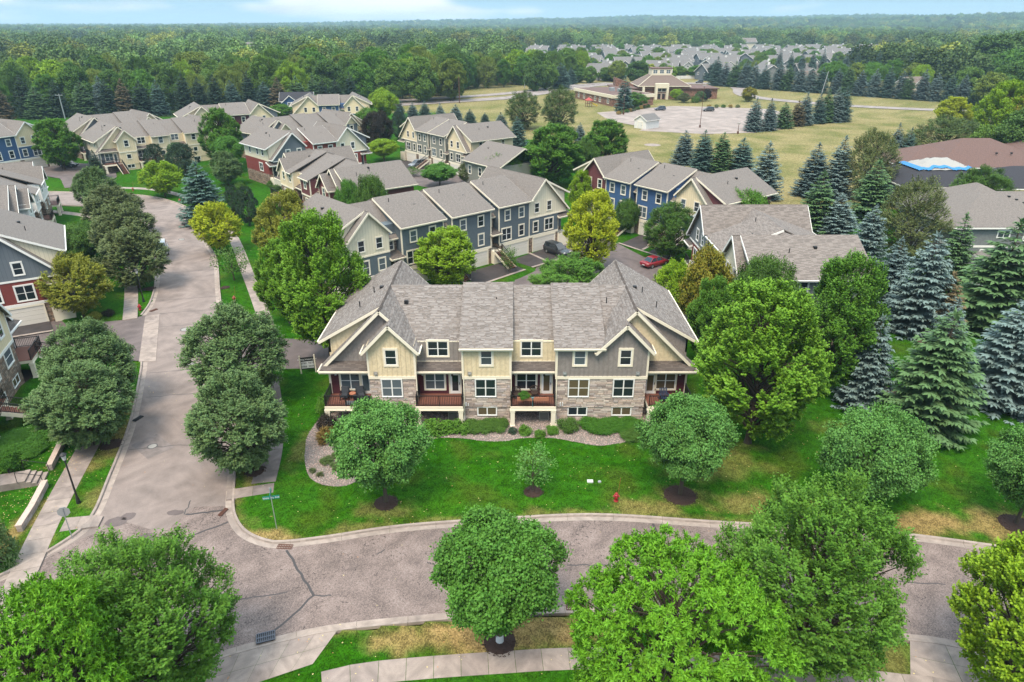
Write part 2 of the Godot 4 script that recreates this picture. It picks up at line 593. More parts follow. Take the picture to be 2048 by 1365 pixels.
func make_plants() -> void:
	var yellow := Color(1.55, 1.4, 0.7)
	var gold := Color(2.1, 1.5, 0.6)
	var rustc := Color(3.0, 0.85, 0.6)
	kinds["maple"] = crown_mesh({"seed": 3, "h": 9.5, "r": 3.9, "low": 0.27, "lobes": 44, "lobe": 0.27, "sprigs": 5200, "leaves": 13, "size": 0.19, "mode": 0, "wide": 0.78, "form": 0.18, "taper": 0.5})
	kinds["maple2"] = crown_mesh({"seed": 14, "h": 9.0, "r": 4.0, "low": 0.27, "lobes": 42, "lobe": 0.27, "sprigs": 5200, "leaves": 13, "size": 0.19, "mode": 0, "wide": 0.78, "form": 0.1, "tip": 0.12, "tip_color": Color(1.5, 1.35, 0.9), "taper": 0.5})
	kinds["ash"] = crown_mesh({"seed": 5, "h": 12.0, "r": 5.4, "low": 0.16, "lobes": 62, "lobe": 0.23, "sprigs": 6000, "leaves": 17, "size": 0.24, "mode": 1, "wide": 0.32, "tip": 0.5, "tip_color": Color(1.5, 1.25, 0.8), "sprig": 0.5})
	kinds["feather"] = crown_mesh({"seed": 8, "h": 12.5, "r": 5.4, "low": 0.1, "lobes": 60, "lobe": 0.23, "sprigs": 6200, "leaves": 12, "size": 0.22, "mode": 2, "wide": 0.55, "form": 0.22, "rise": 0.75, "sprig": 1.0, "tip": 0.28, "tip_color": Color(1.75, 1.45, 0.9)})
	kinds["upright"] = crown_mesh({"seed": 11, "h": 15.0, "r": 5.0, "low": 0.08, "lobes": 64, "lobe": 0.23, "sprigs": 5600, "leaves": 12, "size": 0.24, "mode": 2, "wide": 0.75, "form": 0.3, "rise": 0.9, "sprig": 0.95, "tip": 0.25, "tip_color": Color(1.7, 1.4, 0.8)})
	kinds["gilded"] = crown_mesh({"seed": 12, "h": 14.0, "r": 5.6, "low": 0.08, "lobes": 60, "lobe": 0.23, "sprigs": 5200, "leaves": 12, "size": 0.25, "mode": 2, "wide": 0.75, "form": 0.26, "rise": 0.8, "sprig": 0.95, "tip": 0.6, "tip_color": yellow})
	kinds["turning"] = crown_mesh({"seed": 17, "h": 10.0, "r": 4.2, "low": 0.1, "lobes": 36, "lobe": 0.27, "sprigs": 2300, "leaves": 11, "size": 0.3, "mode": 0, "wide": 0.7, "form": 0.2, "rise": 0.6, "tip": 0.95, "tip_color": rustc})
	kinds["linden"] = crown_mesh({"seed": 19, "h": 9.5, "r": 4.2, "low": 0.1, "lobes": 52, "lobe": 0.25, "sprigs": 5400, "leaves": 12, "size": 0.19, "mode": 2, "wide": 0.75, "form": 0.2, "rise": 0.2, "sprig": 0.8})
	kinds["bronze"] = crown_mesh({"seed": 23, "h": 9.5, "r": 4.0, "low": 0.1, "lobes": 44, "lobe": 0.26, "sprigs": 3600, "leaves": 12, "size": 0.22, "mode": 2, "wide": 0.7, "form": 0.42, "rise": 0.3, "sprig": 0.8, "tip": 0.35, "tip_color": Color(1.45, 1.12, 0.9)})
	kinds["round"] = crown_mesh({"seed": 29, "h": 7.5, "r": 4.0, "low": 0.14, "lobes": 40, "lobe": 0.28, "sprigs": 4000, "leaves": 12, "size": 0.2, "mode": 0, "wide": 0.65, "form": 0.05, "tip": 0.15, "tip_color": Color(1.5, 1.3, 0.9)})
	kinds["golden"] = crown_mesh({"seed": 31, "h": 8.0, "r": 4.2, "low": 0.16, "lobes": 40, "lobe": 0.27, "sprigs": 3200, "leaves": 12, "size": 0.24, "mode": 2, "wide": 0.6, "form": 0.1, "tip": 0.5, "tip_color": gold, "sprig": 0.8})
	kinds["sapling"] = crown_mesh({"seed": 37, "h": 4.4, "r": 1.6, "low": 0.24, "lobes": 16, "lobe": 0.3, "sprigs": 150, "leaves": 9, "size": 0.2, "mode": 0, "wide": 0.6, "trunk": 0.014, "tip": 0.5, "tip_color": Color(1.7, 1.6, 1.4)})
	kinds["willow"] = crown_mesh({"seed": 41, "h": 13.0, "r": 6.0, "low": 0.05, "lobes": 56, "lobe": 0.24, "sprigs": 2900, "leaves": 9, "size": 0.46, "mode": 2, "wide": 0.3, "form": 0.05, "rise": 0.3, "sprig": 1.3})
	kinds["tall"] = crown_mesh({"seed": 43, "h": 17.0, "r": 5.5, "low": 0.06, "lobes": 48, "lobe": 0.25, "sprigs": 3000, "leaves": 9, "size": 0.5, "mode": 0, "wide": 0.7, "form": 0.15, "tip": 0.12, "tip_color": Color(1.6, 1.35, 0.9)})
	kinds["tall2"] = crown_mesh({"seed": 47, "h": 15.0, "r": 5.8, "low": 0.03, "lobes": 40, "lobe": 0.27, "sprigs": 2600, "leaves": 9, "size": 0.5, "mode": 0, "wide": 0.7, "form": 0.3, "tip": 0.25, "tip_color": Color(1.8, 1.4, 0.8)})
	kinds["bare"] = crown_mesh({"seed": 48, "h": 14.0, "r": 4.6, "low": 0.2, "lobes": 26, "lobe": 0.3, "sprigs": 300, "leaves": 6, "size": 0.35, "mode": 0, "wide": 0.6, "form": 0.1, "trunk": 0.026})
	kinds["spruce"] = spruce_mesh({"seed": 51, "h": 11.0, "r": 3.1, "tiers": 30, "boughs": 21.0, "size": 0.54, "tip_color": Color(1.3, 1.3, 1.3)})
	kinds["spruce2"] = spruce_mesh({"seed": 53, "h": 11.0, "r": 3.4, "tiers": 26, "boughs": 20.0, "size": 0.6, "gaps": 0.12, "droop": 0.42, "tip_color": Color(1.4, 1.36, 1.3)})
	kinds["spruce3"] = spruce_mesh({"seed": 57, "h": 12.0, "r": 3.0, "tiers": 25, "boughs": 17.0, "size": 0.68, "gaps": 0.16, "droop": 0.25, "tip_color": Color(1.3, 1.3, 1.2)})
	kinds["pine"] = crown_mesh({"seed": 59, "h": 8.5, "r": 3.3, "low": 0.04, "lobes": 34, "lobe": 0.3, "sprigs": 1900, "leaves": 12, "size": 0.34, "mode": 1, "wide": 0.16, "form": 0.55, "sprig": 0.5})
	kinds["bush"] = crown_mesh({"seed": 61, "h": 1.5, "r": 1.0, "low": -0.25, "lobes": 14, "lobe": 0.42, "sprigs": 420, "leaves": 9, "size": 0.14, "mode": 0, "wide": 0.6, "sprig": 0.25, "trunk": 0.02})
	kinds["hydrangea"] = crown_mesh({"seed": 67, "h": 1.3, "r": 1.0, "low": -0.25, "lobes": 10, "lobe": 0.42, "sprigs": 260, "leaves": 8, "size": 0.2, "mode": 0, "wide": 0.8, "sprig": 0.25, "trunk": 0.02, "tip": 0.3, "tip_color": Color(3.2, 2.4, 3.2)})
	kinds["tuft"] = crown_mesh({"seed": 71, "h": 1.3, "r": 0.6, "low": -0.3, "lobes": 6, "lobe": 0.5, "sprigs": 110, "leaves": 10, "size": 0.5, "mode": 2, "wide": 0.06, "rise": 2.0, "sprig": 0.3, "trunk": 0.012})
	for k in [["far_a", 73, 0.05, 0.05], ["far_b", 74, 0.12, 0.2], ["far_c", 75, 0.0, 0.0]]:
		kinds[k[0]] = crown_mesh({"seed": k[1], "h": 13.0, "r": 5.6, "low": 0.0, "lobes": 22, "lobe": 0.32, "sprigs": 520, "leaves": 5, "size": 0.95, "mode": 0, "wide": 0.8, "form": k[2], "tip": k[3], "tip_color": Color(1.5, 1.3, 0.8), "sprig": 0.5, "stray": 0.03})
	leafy("leaf_maple", 0.1, 0.26, 0.036)
	leafy("leaf_mint", 0.125, 0.3, 0.065)
	leafy("leaf_deep", 0.085, 0.18, 0.028)
	leafy("leaf_ash", 0.15, 0.37, 0.024)
	leafy("leaf_upright", 0.165, 0.335, 0.027)
	leafy("leaf_green", 0.11, 0.255, 0.028)
	leafy("leaf_linden", 0.135, 0.225, 0.08)
	leafy("leaf_bronze", 0.15, 0.195, 0.078)
	leafy("leaf_yellow", 0.42, 0.49, 0.028)
	leafy("leaf_lime", 0.25, 0.41, 0.025)
	leafy("leaf_orange", 0.25, 0.27, 0.04)
	leafy("leaf_olive", 0.16, 0.2, 0.07)
	leafy("leaf_willow", 0.11, 0.17, 0.048)
	leafy("leaf_wood", 0.14, 0.255, 0.04)
	leafy("leaf_wood_dark", 0.1, 0.195, 0.042)
	leafy("leaf_wood_pale", 0.21, 0.285, 0.048)
	leafy("needle_blue", 0.145, 0.215, 0.21, 0.1)
	leafy("needle_frost", 0.185, 0.265, 0.25, 0.1)
	leafy("needle_green", 0.115, 0.215, 0.085, 0.1)
	leafy("needle_teal", 0.105, 0.185, 0.155, 0.1)
	leafy("needle_dark", 0.045, 0.085, 0.05, 0.1)
	leafy("needle_brown", 0.2, 0.16, 0.085, 0.1)
	leafy("leaf_purple", 0.035, 0.027, 0.020)
	leafy("leaf_straw", 0.375, 0.265, 0.080)
	leafy("leaf_cover", 0.069, 0.199, 0.020)


# a tree of one kind: its own trunk and crown
func tree(called: String, kind: String, leafm: String, x: float, z: float, h: float, r: float, label: String, group := "", y := 0.0) -> Node3D:
	var k: Array = kinds[kind]
	var conifer := kind.begins_with("spruce") or kind == "pine"
	var o := thing(called, label, "shrub" if called.ends_with("shrub") else "tree", Vector3(x, y, z), fposmod(x * 37.0 + z * 61.0, 360.0), group)
	var s := Transform3D(Basis.from_scale(Vector3(r / k[3], h / k[2], r / k[3])))
	inst("crown", k[0], M[leafm], o, s)
	inst("trunk", k[1], M["bark_pale" if kind == "bare" else "bark"], o, s)
	if conifer:
		o.rotation_degrees.z = sin(x * 3.1) * 1.2
	return o


# ---------------------------------------------------------------- building parts
class House:
	var node: Node3D
	var walls := {}
	var pieces := []
	var roof := MB.new()
	var porches := []
	var fascia := MB.new()
	var vents := []
	var tabs := []      # roof slopes that get shingle tabs of their own
	var holes := []

	var split := true

	func wall(m: String) -> MB:
		if split:
			pieces.append([m, MB.new()])
			return pieces[-1][1]
		if not walls.has(m):
			walls[m] = MB.new()
		return walls[m]

	func add_porch() -> MB:
		porches.append(MB.new())
		return porches[-1]

	func block(m: String, x0: float, x1: float, z0: float, z1: float, y0: float, y1: float) -> void:
		wall(m).box(Vector3(minf(x0, x1), y0, minf(z0, z1)), Vector3(maxf(x0, x1), y1, maxf(z0, z1)))

	# a roof slope: eave from e0 to e1, ridge from r1 to r0; edges: which sides get a fascia board (e eave, a side 0, b side 1)
	func slope(e0: Vector3, e1: Vector3, r1: Vector3, r0: Vector3, edges := "eab", to: MB = null, keep := true) -> void:
		var st := roof if to == null else to
		var nn := (e1 - e0).cross(r0 - e0).normalized()
		if nn.y < 0:
			nn = -nn
		st.prism([e0, e1, r1, r0], -nn * 0.12)
		if keep:
			tabs.append([e0, e1, r1, r0, nn])
		var dn := Vector3(0, -0.17, 0)
		if edges.contains("e"):
			var o := Vector3(nn.x, 0, nn.z).normalized() * 0.05
			fascia.bar(e0 + dn + o * 0.2, e1 + dn + o * 0.2, 0.07, 0.24)
			fascia.bar(e0 + o * 1.6 + Vector3(0, -0.1, 0), e1 + o * 1.6 + Vector3(0, -0.1, 0), 0.12, 0.1)
		if edges.contains("a"):
			var s := (e0 - e1).normalized() * 0.03
			fascia.bar(e0 + dn + s, r0 + dn + s, 0.055, 0.24)
		if edges.contains("b"):
			var s := (e1 - e0).normalized() * 0.03
			fascia.bar(e1 + dn + s, r1 + dn + s, 0.055, 0.24)

	# a wall face in the plane z = zf, 0.16 m thick behind it
	func face(m: String, zf: float, p: Array) -> void:
		var q := []
		for a in p:
			q.append(Vector3(a.x, a.y, zf))
		wall(m).prism(q, Vector3(0, 0, -0.16))

	# a small gable that looks along +z: walls x0..x1, from depth z1 forward to z0
	func gable(m: String, x0: float, x1: float, z0: float, z1: float, ye: float, pitch := 1.0, over := 0.4, front := 0.4) -> void:
		var xm := (x0 + x1) * 0.5
		var yr := ye + (x1 - x0) * 0.5 * pitch
		face(m, z0, [Vector2(x0, ye - 0.02), Vector2(x1, ye - 0.02), Vector2(xm, yr)])
		var d := over * pitch
		slope(Vector3(x0 - over, ye - d, z1), Vector3(x0 - over, ye - d, z0 + front), Vector3(xm, yr + 0.1, z0 + front), Vector3(xm, yr + 0.1, z1), "eb")
		slope(Vector3(x1 + over, ye - d, z0 + front), Vector3(x1 + over, ye - d, z1), Vector3(xm, yr + 0.1, z1), Vector3(xm, yr + 0.1, z0 + front), "ea")


func finish_house(h: House, roofm := "shingle", porchm := "shingle_dark", trim := "trim") -> void:
	for m in h.walls:
		obj("wall", h.walls[m], M[m], h.node)
	for p in h.pieces:
		obj("wall", p[1], M[p[0]], h.node)
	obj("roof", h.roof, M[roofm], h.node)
	for p in h.porches:
		obj("porch_roof", p, M[porchm], h.node)
	obj("fascia", h.fascia, M[trim], h.node)


func frame_at(p: Vector3, yaw: float) -> Transform3D:
	return Transform3D(Basis(UPV, deg_to_rad(yaw)), p)


# a window on a wall: p middle of its sill, yaw the way it looks; n lights side by side
func window(parent: Node3D, p: Vector3, yaw: float, w: float, h: float, n := 1, glass := "glass", trim := "trim", wide := 0.13) -> void:
	var key := "%s %s %s %s" % [w, h, n, wide]
	if not meshes.has(key):
		var a := MB.new()
		var o := wide
		a.box(Vector3(-w / 2 - o, -o, 0), Vector3(w / 2 + o, 0, 0.07))
		a.box(Vector3(-w / 2 - o, h, 0), Vector3(w / 2 + o, h + o * 1.2, 0.075))
		a.box(Vector3(-w / 2 - o, 0, 0), Vector3(-w / 2, h, 0.06))
		a.box(Vector3(w / 2, 0, 0), Vector3(w / 2 + o, h, 0.06))
		var b := MB.new()
		var s := 0.05
		for k in n:
			var x0 := -w / 2 + w * k / n
			var x1 := -w / 2 + w * (k + 1) / n
			b.box(Vector3(x0, 0, 0), Vector3(x0 + s, h, 0.045))
			b.box(Vector3(x1 - s, 0, 0), Vector3(x1, h, 0.045))
			b.box(Vector3(x0 + s, 0, 0), Vector3(x1 - s, s, 0.045))
			b.box(Vector3(x0 + s, h - s, 0), Vector3(x1 - s, h, 0.045))
			if h > 1.0:
				b.box(Vector3(x0 + s, h * 0.5 - 0.025, 0), Vector3(x1 - s, h * 0.5 + 0.025, 0.04))
		var g := MB.new()
		g.box(Vector3(-w / 2 + 0.01, 0.01, 0), Vector3(w / 2 - 0.01, h - 0.01, 0.02))
		meshes[key] = [a.mesh(), b.mesh(), g.mesh()]
	var t: Array = meshes[key]
	if glass == "glass":
		glass = ["glass", "glass", "glass_blind", "glass_sky", "glass"][int(absf(p.x * 7.3 + p.y * 3.1 + p.z * 5.7 + parent.position.x)) % 5]
	var f := inst("window", t[0], M[trim], parent, frame_at(p, yaw))
	inst("sash", t[1], M["sash"], f)
	inst("pane", t[2], M[glass], f)


func door(parent: Node3D, p: Vector3, yaw: float, m := "sash", glass := "glass", w := 0.9, h := 2.05) -> void:
	var key := "door %s %s" % [w, h]
	if not meshes.has(key):
		var a := MB.new()
		a.box(Vector3(-w / 2, 0, 0), Vector3(w / 2, h, 0.05))
		var b := MB.new()
		b.box(Vector3(-w / 2 - 0.12, 0, 0), Vector3(-w / 2, h, 0.07))
		b.box(Vector3(w / 2, 0, 0), Vector3(w / 2 + 0.12, h, 0.07))
		b.box(Vector3(-w / 2 - 0.12, h, 0), Vector3(w / 2 + 0.12, h + 0.14, 0.075))
		var g := MB.new()
		g.box(Vector3(-w * 0.3, h * 0.14, 0.03), Vector3(w * 0.3, h * 0.9, 0.056))
		var k := MB.new()
		k.box(Vector3(w * 0.38, h * 0.45, 0.05), Vector3(w * 0.44, h * 0.55, 0.1))
		meshes[key] = [a.mesh(), b.mesh(), g.mesh(), k.mesh()]
	var t: Array = meshes[key]
	var d := inst("door", t[0], M[m], parent, frame_at(p, yaw))
	inst("frame", t[1], M["trim"], d)
	inst("pane", t[2], M[glass], d)
	inst("handle", t[3], M["iron"], d)


func garage_door(parent: Node3D, p: Vector3, yaw: float, w := 4.8, h := 2.15) -> void:
	var key := "garage %s" % w
	if not meshes.has(key):
		var b := MB.new()
		b.box(Vector3(-w / 2 - 0.15, 0, 0), Vector3(-w / 2, h, 0.1))
		b.box(Vector3(w / 2, 0, 0), Vector3(w / 2 + 0.15, h, 0.1))
		b.box(Vector3(-w / 2 - 0.15, h, 0), Vector3(w / 2 + 0.15, h + 0.2, 0.11))
		var s := MB.new()
		s.box(Vector3(-w / 2, 0.012, 0.01), Vector3(w / 2, h / 4 - 0.012, 0.05))
		meshes[key] = [b.mesh(), s.mesh()]
	var f := inst("garage_door", meshes[key][0], M["trim"], parent, frame_at(p, yaw))
	for k in 4:
		inst("panel", meshes[key][1], M["garage"], f, Transform3D(Basis(), Vector3(0, k * h / 4, 0)))


# black railing from a to b (floor level), with single balusters
func railing(parent: Node3D, a: Vector3, b: Vector3, single := true, h := 1.0) -> void:
	var m := MB.new()
	var up := Vector3(0, h, 0)
	m.bar(a + up, b + up, 0.07, 0.06)
	m.bar(a + Vector3(0, 0.1, 0), b + Vector3(0, 0.1, 0), 0.05, 0.05)
	m.tube(a, a + up * 1.06, 0.05, 0.05, 4)
	m.tube(b, b + up * 1.06, 0.05, 0.05, 4)
	var len := (b - a).length()
	if len > 2.6:
		m.tube((a + b) / 2, (a + b) / 2 + up * 1.04, 0.045, 0.045, 4)
	var r := obj("railing", m, M["iron"], parent)
	var n := int(len / 0.15)
	if not meshes.has("baluster"):
		var q := MB.new()
		q.box(Vector3(-0.014, 0.1, -0.014), Vector3(0.014, 1.0, 0.014))
		meshes["baluster"] = q.mesh()
	if single:
		for k in range(1, n):
			inst("baluster", meshes["baluster"], M["iron"], r, Transform3D(Basis.from_scale(Vector3(1, h, 1)), a.lerp(b, float(k) / n)))
	else:
		var q := MB.new()
		for k in range(1, n):
			var p := a.lerp(b, float(k) / n)
			q.box(p + Vector3(-0.014, 0.1, -0.014), p + Vector3(0.014, h, 0.014))
		tag(obj("baluster", q, M["iron"], r), "", "", "", "stuff")


# a raised wooden deck on posts: x0..x1, back zb, front zf, floor y
func deck(parent: Node3D, x0: float, x1: float, zb: float, zf: float, y: float, left := true, right := true, single := true) -> void:
	var b := MB.new()
	b.box(Vector3(x0, y - 0.34, zf - 0.12), Vector3(x1, y - 0.045, zf))
	b.box(Vector3(x0, y - 0.34, zb + 0.02), Vector3(x0 + 0.12, y - 0.045, zf - 0.122))
	b.box(Vector3(x1 - 0.12, y - 0.34, zb + 0.02), Vector3(x1, y - 0.045, zf - 0.122))
	b.box(Vector3(x0 - 0.05, y - 0.42, zf - 0.3), Vector3(x1 + 0.05, y - 0.342, zf + 0.05))
	obj("beam", b, M["trim"], parent)
	for x in [x0 + 0.2, x1 - 0.2]:
		var p := MB.new()
		p.box(Vector3(x - 0.19, -0.2, zf - 0.36), Vector3(x + 0.19, y - 0.422, zf + 0.02))
		p.box(Vector3(x - 0.23, -0.2, zf - 0.4), Vector3(x + 0.23, 0.12, zf + 0.06))
		p.box(Vector3(x - 0.225, y - 0.6, zf - 0.395), Vector3(x + 0.225, y - 0.425, zf + 0.04))
		obj("post", p, M["trim"], parent)
	var n := int((zf - zb) / 0.14)
	if single:
		var q := MB.new()
		q.box(Vector3(0.01, -0.04, -0.065), Vector3(x1 - x0 - 0.01, 0, 0.065))
		var me := q.mesh()
		for k in n:
			inst("floor_board", me, M["deck_board"], parent, Transform3D(Basis(), Vector3(x0, y, zb + 0.09 + k * 0.14)))
	else:
		var q := MB.new()
		q.box(Vector3(x0, y - 0.04, zb + 0.02), Vector3(x1, y, zf))
		obj("deck_floor", q, M["deck_board"], parent)
	var f := zf - 0.08
	railing(parent, Vector3(x0 + 0.08, y, f), Vector3(x1 - 0.08, y, f), single)
	if left:
		railing(parent, Vector3(x0 + 0.08, y, f - 0.15), Vector3(x0 + 0.08, y, zb + 0.1), single)
	if right:
		railing(parent, Vector3(x1 - 0.08, y, f - 0.15), Vector3(x1 - 0.08, y, zb + 0.1), single)


# a flight of steps: top middle p, direction yaw (down that way), rise y to 0
func stairs(parent: Node3D, p: Vector3, yaw: float, w: float, rails := true, tread := 0.29) -> void:
	var n := int(round(p.y / 0.17))
	var t := Basis(UPV, deg_to_rad(yaw))
	var fwd := t * Vector3(0, 0, 1)
	var sd := t * Vector3(1, 0, 0)
	var step := MB.new()
	step.box(Vector3(-w / 2, -0.05, 0), Vector3(w / 2, 0, tread + 0.02))
	step.box(Vector3(-w / 2 + 0.01, -0.19, 0), Vector3(w / 2 - 0.01, -0.052, 0.03))
	var me := step.mesh()
	for k in n:
		inst("step", me, M["deck_board"], parent, Transform3D(t, p + fwd * tread * k - UPV * p.y * (k + 1) / (n + 1)))
	var e := p + fwd * tread * n - UPV * p.y
	var s := MB.new()
	for d in [-1, 1]:
		var o: Vector3 = sd * d * (w / 2 + 0.06)
		s.bar(p + o - UPV * 0.2, e + o + UPV * 0.05, 0.1, 0.34)
	obj("stringer", s, M["trim"], parent)
	if rails:
		for d in [-1, 1]:
			var o: Vector3 = sd * d * (w / 2 + 0.06)
			railing(parent, p + o, e + o + UPV * 0.15, false, 0.95)


# one end wing of a row: steep gable with a long outer slope and a shed dormer behind it
func wing(h: House, ax: float, s: float, zf: float, depth: float, yr: float, ye: float, up: String, front: String, inner := 3.2, reach := 5.7, low := 5.6, setback := 0.8) -> void:
	var X := func(d): return ax + s * d
	var z1 := -depth
	var ov := 0.45
	# inner steep slope, full depth
	var i0 := Vector3(X.call(-inner - 0.2), yr - inner - 0.2, zf + ov)
	var i1 := Vector3(X.call(-inner - 0.2), yr - inner - 0.2, z1 - ov)
	h.slope(i0, i1, Vector3(ax, yr, z1 - ov), Vector3(ax, yr, zf + ov), "ab")
	# outer steep slope, only at the front
	h.slope(Vector3(X.call(low), yr - low, zf + ov), Vector3(X.call(low), yr - low, zf - setback - 0.25), Vector3(ax, yr, zf - setback - 0.25), Vector3(ax, yr, zf + ov), "ea")
	# shed dormer to the outer side
	var k := (yr - ye) / (reach + 0.1)
	h.slope(Vector3(X.call(reach + 0.75), ye - 0.75 * k + 0.1, zf - setback + 0.35), Vector3(X.call(reach + 0.75), ye - 0.75 * k + 0.1, z1 - ov), Vector3(ax, yr + 0.04, z1 - ov), Vector3(ax, yr + 0.04, zf - setback + 0.35), "ea")
	# front gable face
	h.face(front, zf, [Vector2(X.call(-inner), yr - low + 0.4), Vector2(X.call(-inner), yr - inner - 0.1), Vector2(ax, yr - 0.1), Vector2(X.call(low - 0.55), yr - low + 0.45)])
	# dormer cheek, outer wall and back wall
	h.face(up, zf - setback, [Vector2(ax, yr - 0.2), Vector2(X.call(reach), ye - 0.05), Vector2(X.call(reach), yr - low - 0.4)])
	h.block(up, X.call(reach - 0.16), X.call(reach), z1, zf - setback, yr - low - 0.4, ye)
	h.wall(up).prism([Vector3(X.call(-inner), ye - 0.5, z1), Vector3(X.call(reach), ye - 0.5, z1), Vector3(X.call(reach), ye, z1), Vector3(ax, yr - 0.2, z1), Vector3(X.call(-inner), yr - inner - 0.1, z1)], Vector3(0, 0, 0.16))


func roof_vent(h: House, p: Vector3, pipe := true) -> void:
	var m := MB.new()
	if pipe:
		m.tube(p - UPV * 0.1, p + UPV * 0.45, 0.05, 0.05, 6)
	else:
		m.box(p + Vector3(-0.17, -0.15, -0.17), p + Vector3(0.17, 0.16, 0.17))
	obj("vent", m, M["black"], h.node)


# a row of townhouses seen from its garage side. wl / wr: x of the wings' ridges (INF for none); bays: [x0, x1]
func garage_row(label: String, at: Vector2, yaw: float, wl: float, wr: float, bays: Array, c: Dictionary) -> House:
	var h := House.new()
	h.split = true
	h.node = thing("townhouse_row", label, "townhouses", Vector3(at.x, 0, at.y), yaw, "")
	var ye := 8.4
	var yr := 11.0
	var dp := 12.8
	var zr := -6.2
	var tb := 2.55
	var up: String = c.up
	var lo: String = c.get("low", up)
	var gab: String = c.gable
	var trim: String = c.get("trim", "trim")
	var xl: float = wl - 2.9 if wl != INF else bays[0][0]
	var xr: float = wr + 2.9 if wr != INF else bays[-1][1]
	# core walls behind the recesses
	var c0: float = wl - 5.4 if wl != INF else xl
	var c1: float = wr + 5.4 if wr != INF else xr
	h.block("stone", c0, c1, -dp, -1.4, -0.3, tb)
	h.block(up, c0 + 0.02, c1 - 0.02, -dp + 0.02, -1.42, tb, ye - 1.2)
	h.block("stone", xl, xr, -1.9, -1.38, tb, 7.0)
	h.block(up, maxf(xl, wl if wl != INF else xl), minf(xr, wr if wr != INF else xr), -dp + 0.04, -1.6, ye - 1.4, ye)
	# main roof, a little lower between the bays
	var rl: float = wl if wl != INF else xl - 0.4
	var rr: float = wr if wr != INF else xr + 0.4
	h.slope(Vector3(rl, ye - 1.75, -0.9), Vector3(rr, ye - 1.75, -0.9), Vector3(rr, yr - 0.3, zr), Vector3(rl, yr - 0.3, zr), "e")
	h.slope(Vector3(rr, ye - 0.1, -dp - 0.45), Vector3(rl, ye - 0.1, -dp - 0.45), Vector3(rl, yr - 0.3, zr), Vector3(rr, yr - 0.3, zr), "e")
	for b in bays:
		var x0: float = b[0]
		var x1: float = b[1]
		h.block("stone", x0, x1, -1.5, 0.0, -0.3, tb - 0.02)
		h.block(lo + "_lap", x0, x1, -1.5, 0.02, tb, 5.45)
		h.block(up + "_lap", x0 + 0.003, x1 - 0.003, -4.5, 0.016, 5.45, ye)
		h.wall(up + "_lap").prism([Vector3(x0 + 0.01, ye, 0.0), Vector3(x0 + 0.01, ye, -6.0), Vector3(x0 + 0.01, yr - 0.25, zr)], Vector3(0.16, 0, 0))
		h.wall(up + "_lap").prism([Vector3(x1 - 0.17, ye, 0.0), Vector3(x1 - 0.17, ye, -6.0), Vector3(x1 - 0.17, yr - 0.25, zr)], Vector3(0.16, 0, 0))
		h.slope(Vector3(x0 - 0.3, ye - 0.15, 0.5), Vector3(x1 + 0.3, ye - 0.15, 0.5), Vector3(x1 + 0.3, yr, zr), Vector3(x0 - 0.3, yr, zr), "eab")
		h.slope(Vector3(x1 + 0.3, yr - 0.6, zr - 1.3), Vector3(x0 - 0.3, yr - 0.6, zr - 1.3), Vector3(x0 - 0.3, yr, zr), Vector3(x1 + 0.3, yr, zr), "")
		h.fascia.box(Vector3(x0 - 0.05, tb - 0.2, 0.02), Vector3(x1 + 0.05, tb + 0.12, 0.09))
		for x in [x0, x1]:
			h.fascia.box(Vector3(x - 0.08, tb + 0.12, -0.1), Vector3(x + 0.08, ye - 0.2, 0.06))
		var m := (x0 + x1) / 2
		var w := (x1 - x0) / 6.5
		for x in [m - 1.5 * w, m + 1.5 * w]:
			window(h.node, Vector3(x, 5.95, 0.02), 0, 0.95, 1.45, 1, "glass", trim)
		window(h.node, Vector3(m - 1.75 * w, 3.0, 0.02), 0, 1.75, 1.75, 2, "glass", trim)
		window(h.node, Vector3(m + 1.5 * w, 3.15, 0.02), 0, 0.95, 1.6, 1, "glass", trim)
		garage_door(h.node, Vector3(m + 0.3, -0.02, 0.0), 0, minf(4.8, (x1 - x0) - 1.0))
		roof_vent(h, Vector3(m + 1.2, yr - 1.25, zr + 2.6), false)
		roof_vent(h, Vector3(m - 2.0, yr - 0.5, zr + 1.4))
	# entries in the recesses
	var gaps := []
	for k in bays.size() - 1:
		gaps.append([bays[k][1], bays[k + 1][0]])
	if wl != INF and bays[0][0] - (wl + 2.9) > 0.5:
		gaps.append([wl + 2.9, bays[0][0]])
	if wr != INF and (wr - 2.9) - bays[-1][1] > 0.5:
		gaps.append([bays[-1][1], wr - 2.9])
	for g in gaps:
		var m: float = (g[0] + g[1]) / 2
		window(h.node, Vector3(m, 5.05, -1.38), 0, 0.85, 1.15, 1, "glass", trim)
		h.slope(Vector3(g[0] - 0.1, 4.4, 0.55), Vector3(g[1] + 0.1, 4.4, 0.55), Vector3(g[1] + 0.1, 4.95, -1.4), Vector3(g[0] - 0.1, 4.95, -1.4), "eab", h.add_porch(), false)
		door(h.node, Vector3(m, 1.9, -1.38), 0, "slate", "glass", 0.85)
		var p := MB.new()
		p.box(Vector3(g[0] + 0.02, -0.2, -1.38), Vector3(g[1] - 0.02, 1.9, 0.7))
		obj("entry_platform", p, M["trim"], h.node)
		stairs(h.node, Vector3(m, 1.9, 0.7), 0, 1.2)
	for s in [-1.0, 1.0]:
		var ax: float = wl if s < 0 else wr
		if ax == INF:
			continue
		gab = c.get("gable_l" if s < 0 else "gable_r", c.gable)
		wing(h, ax, s, 0.0, dp, yr + 0.1, ye, c.get("dormer_l" if s < 0 else "dormer_r", gab) + "_batten", gab + "_batten", 2.9, 5.4, 5.3)
		h.block("stone", ax - s * 2.9, ax + s * 3.2, -1.5, 0.0, -0.3, tb - 0.02)
		h.block(lo + "_lap", ax - s * 2.9, ax + s * 3.2, -1.5, 0.02, tb, 5.4)
		h.block(gab + "_batten", ax - s * 2.88, ax + s * 4.9, -0.8, 0.012, 5.4, 6.2)
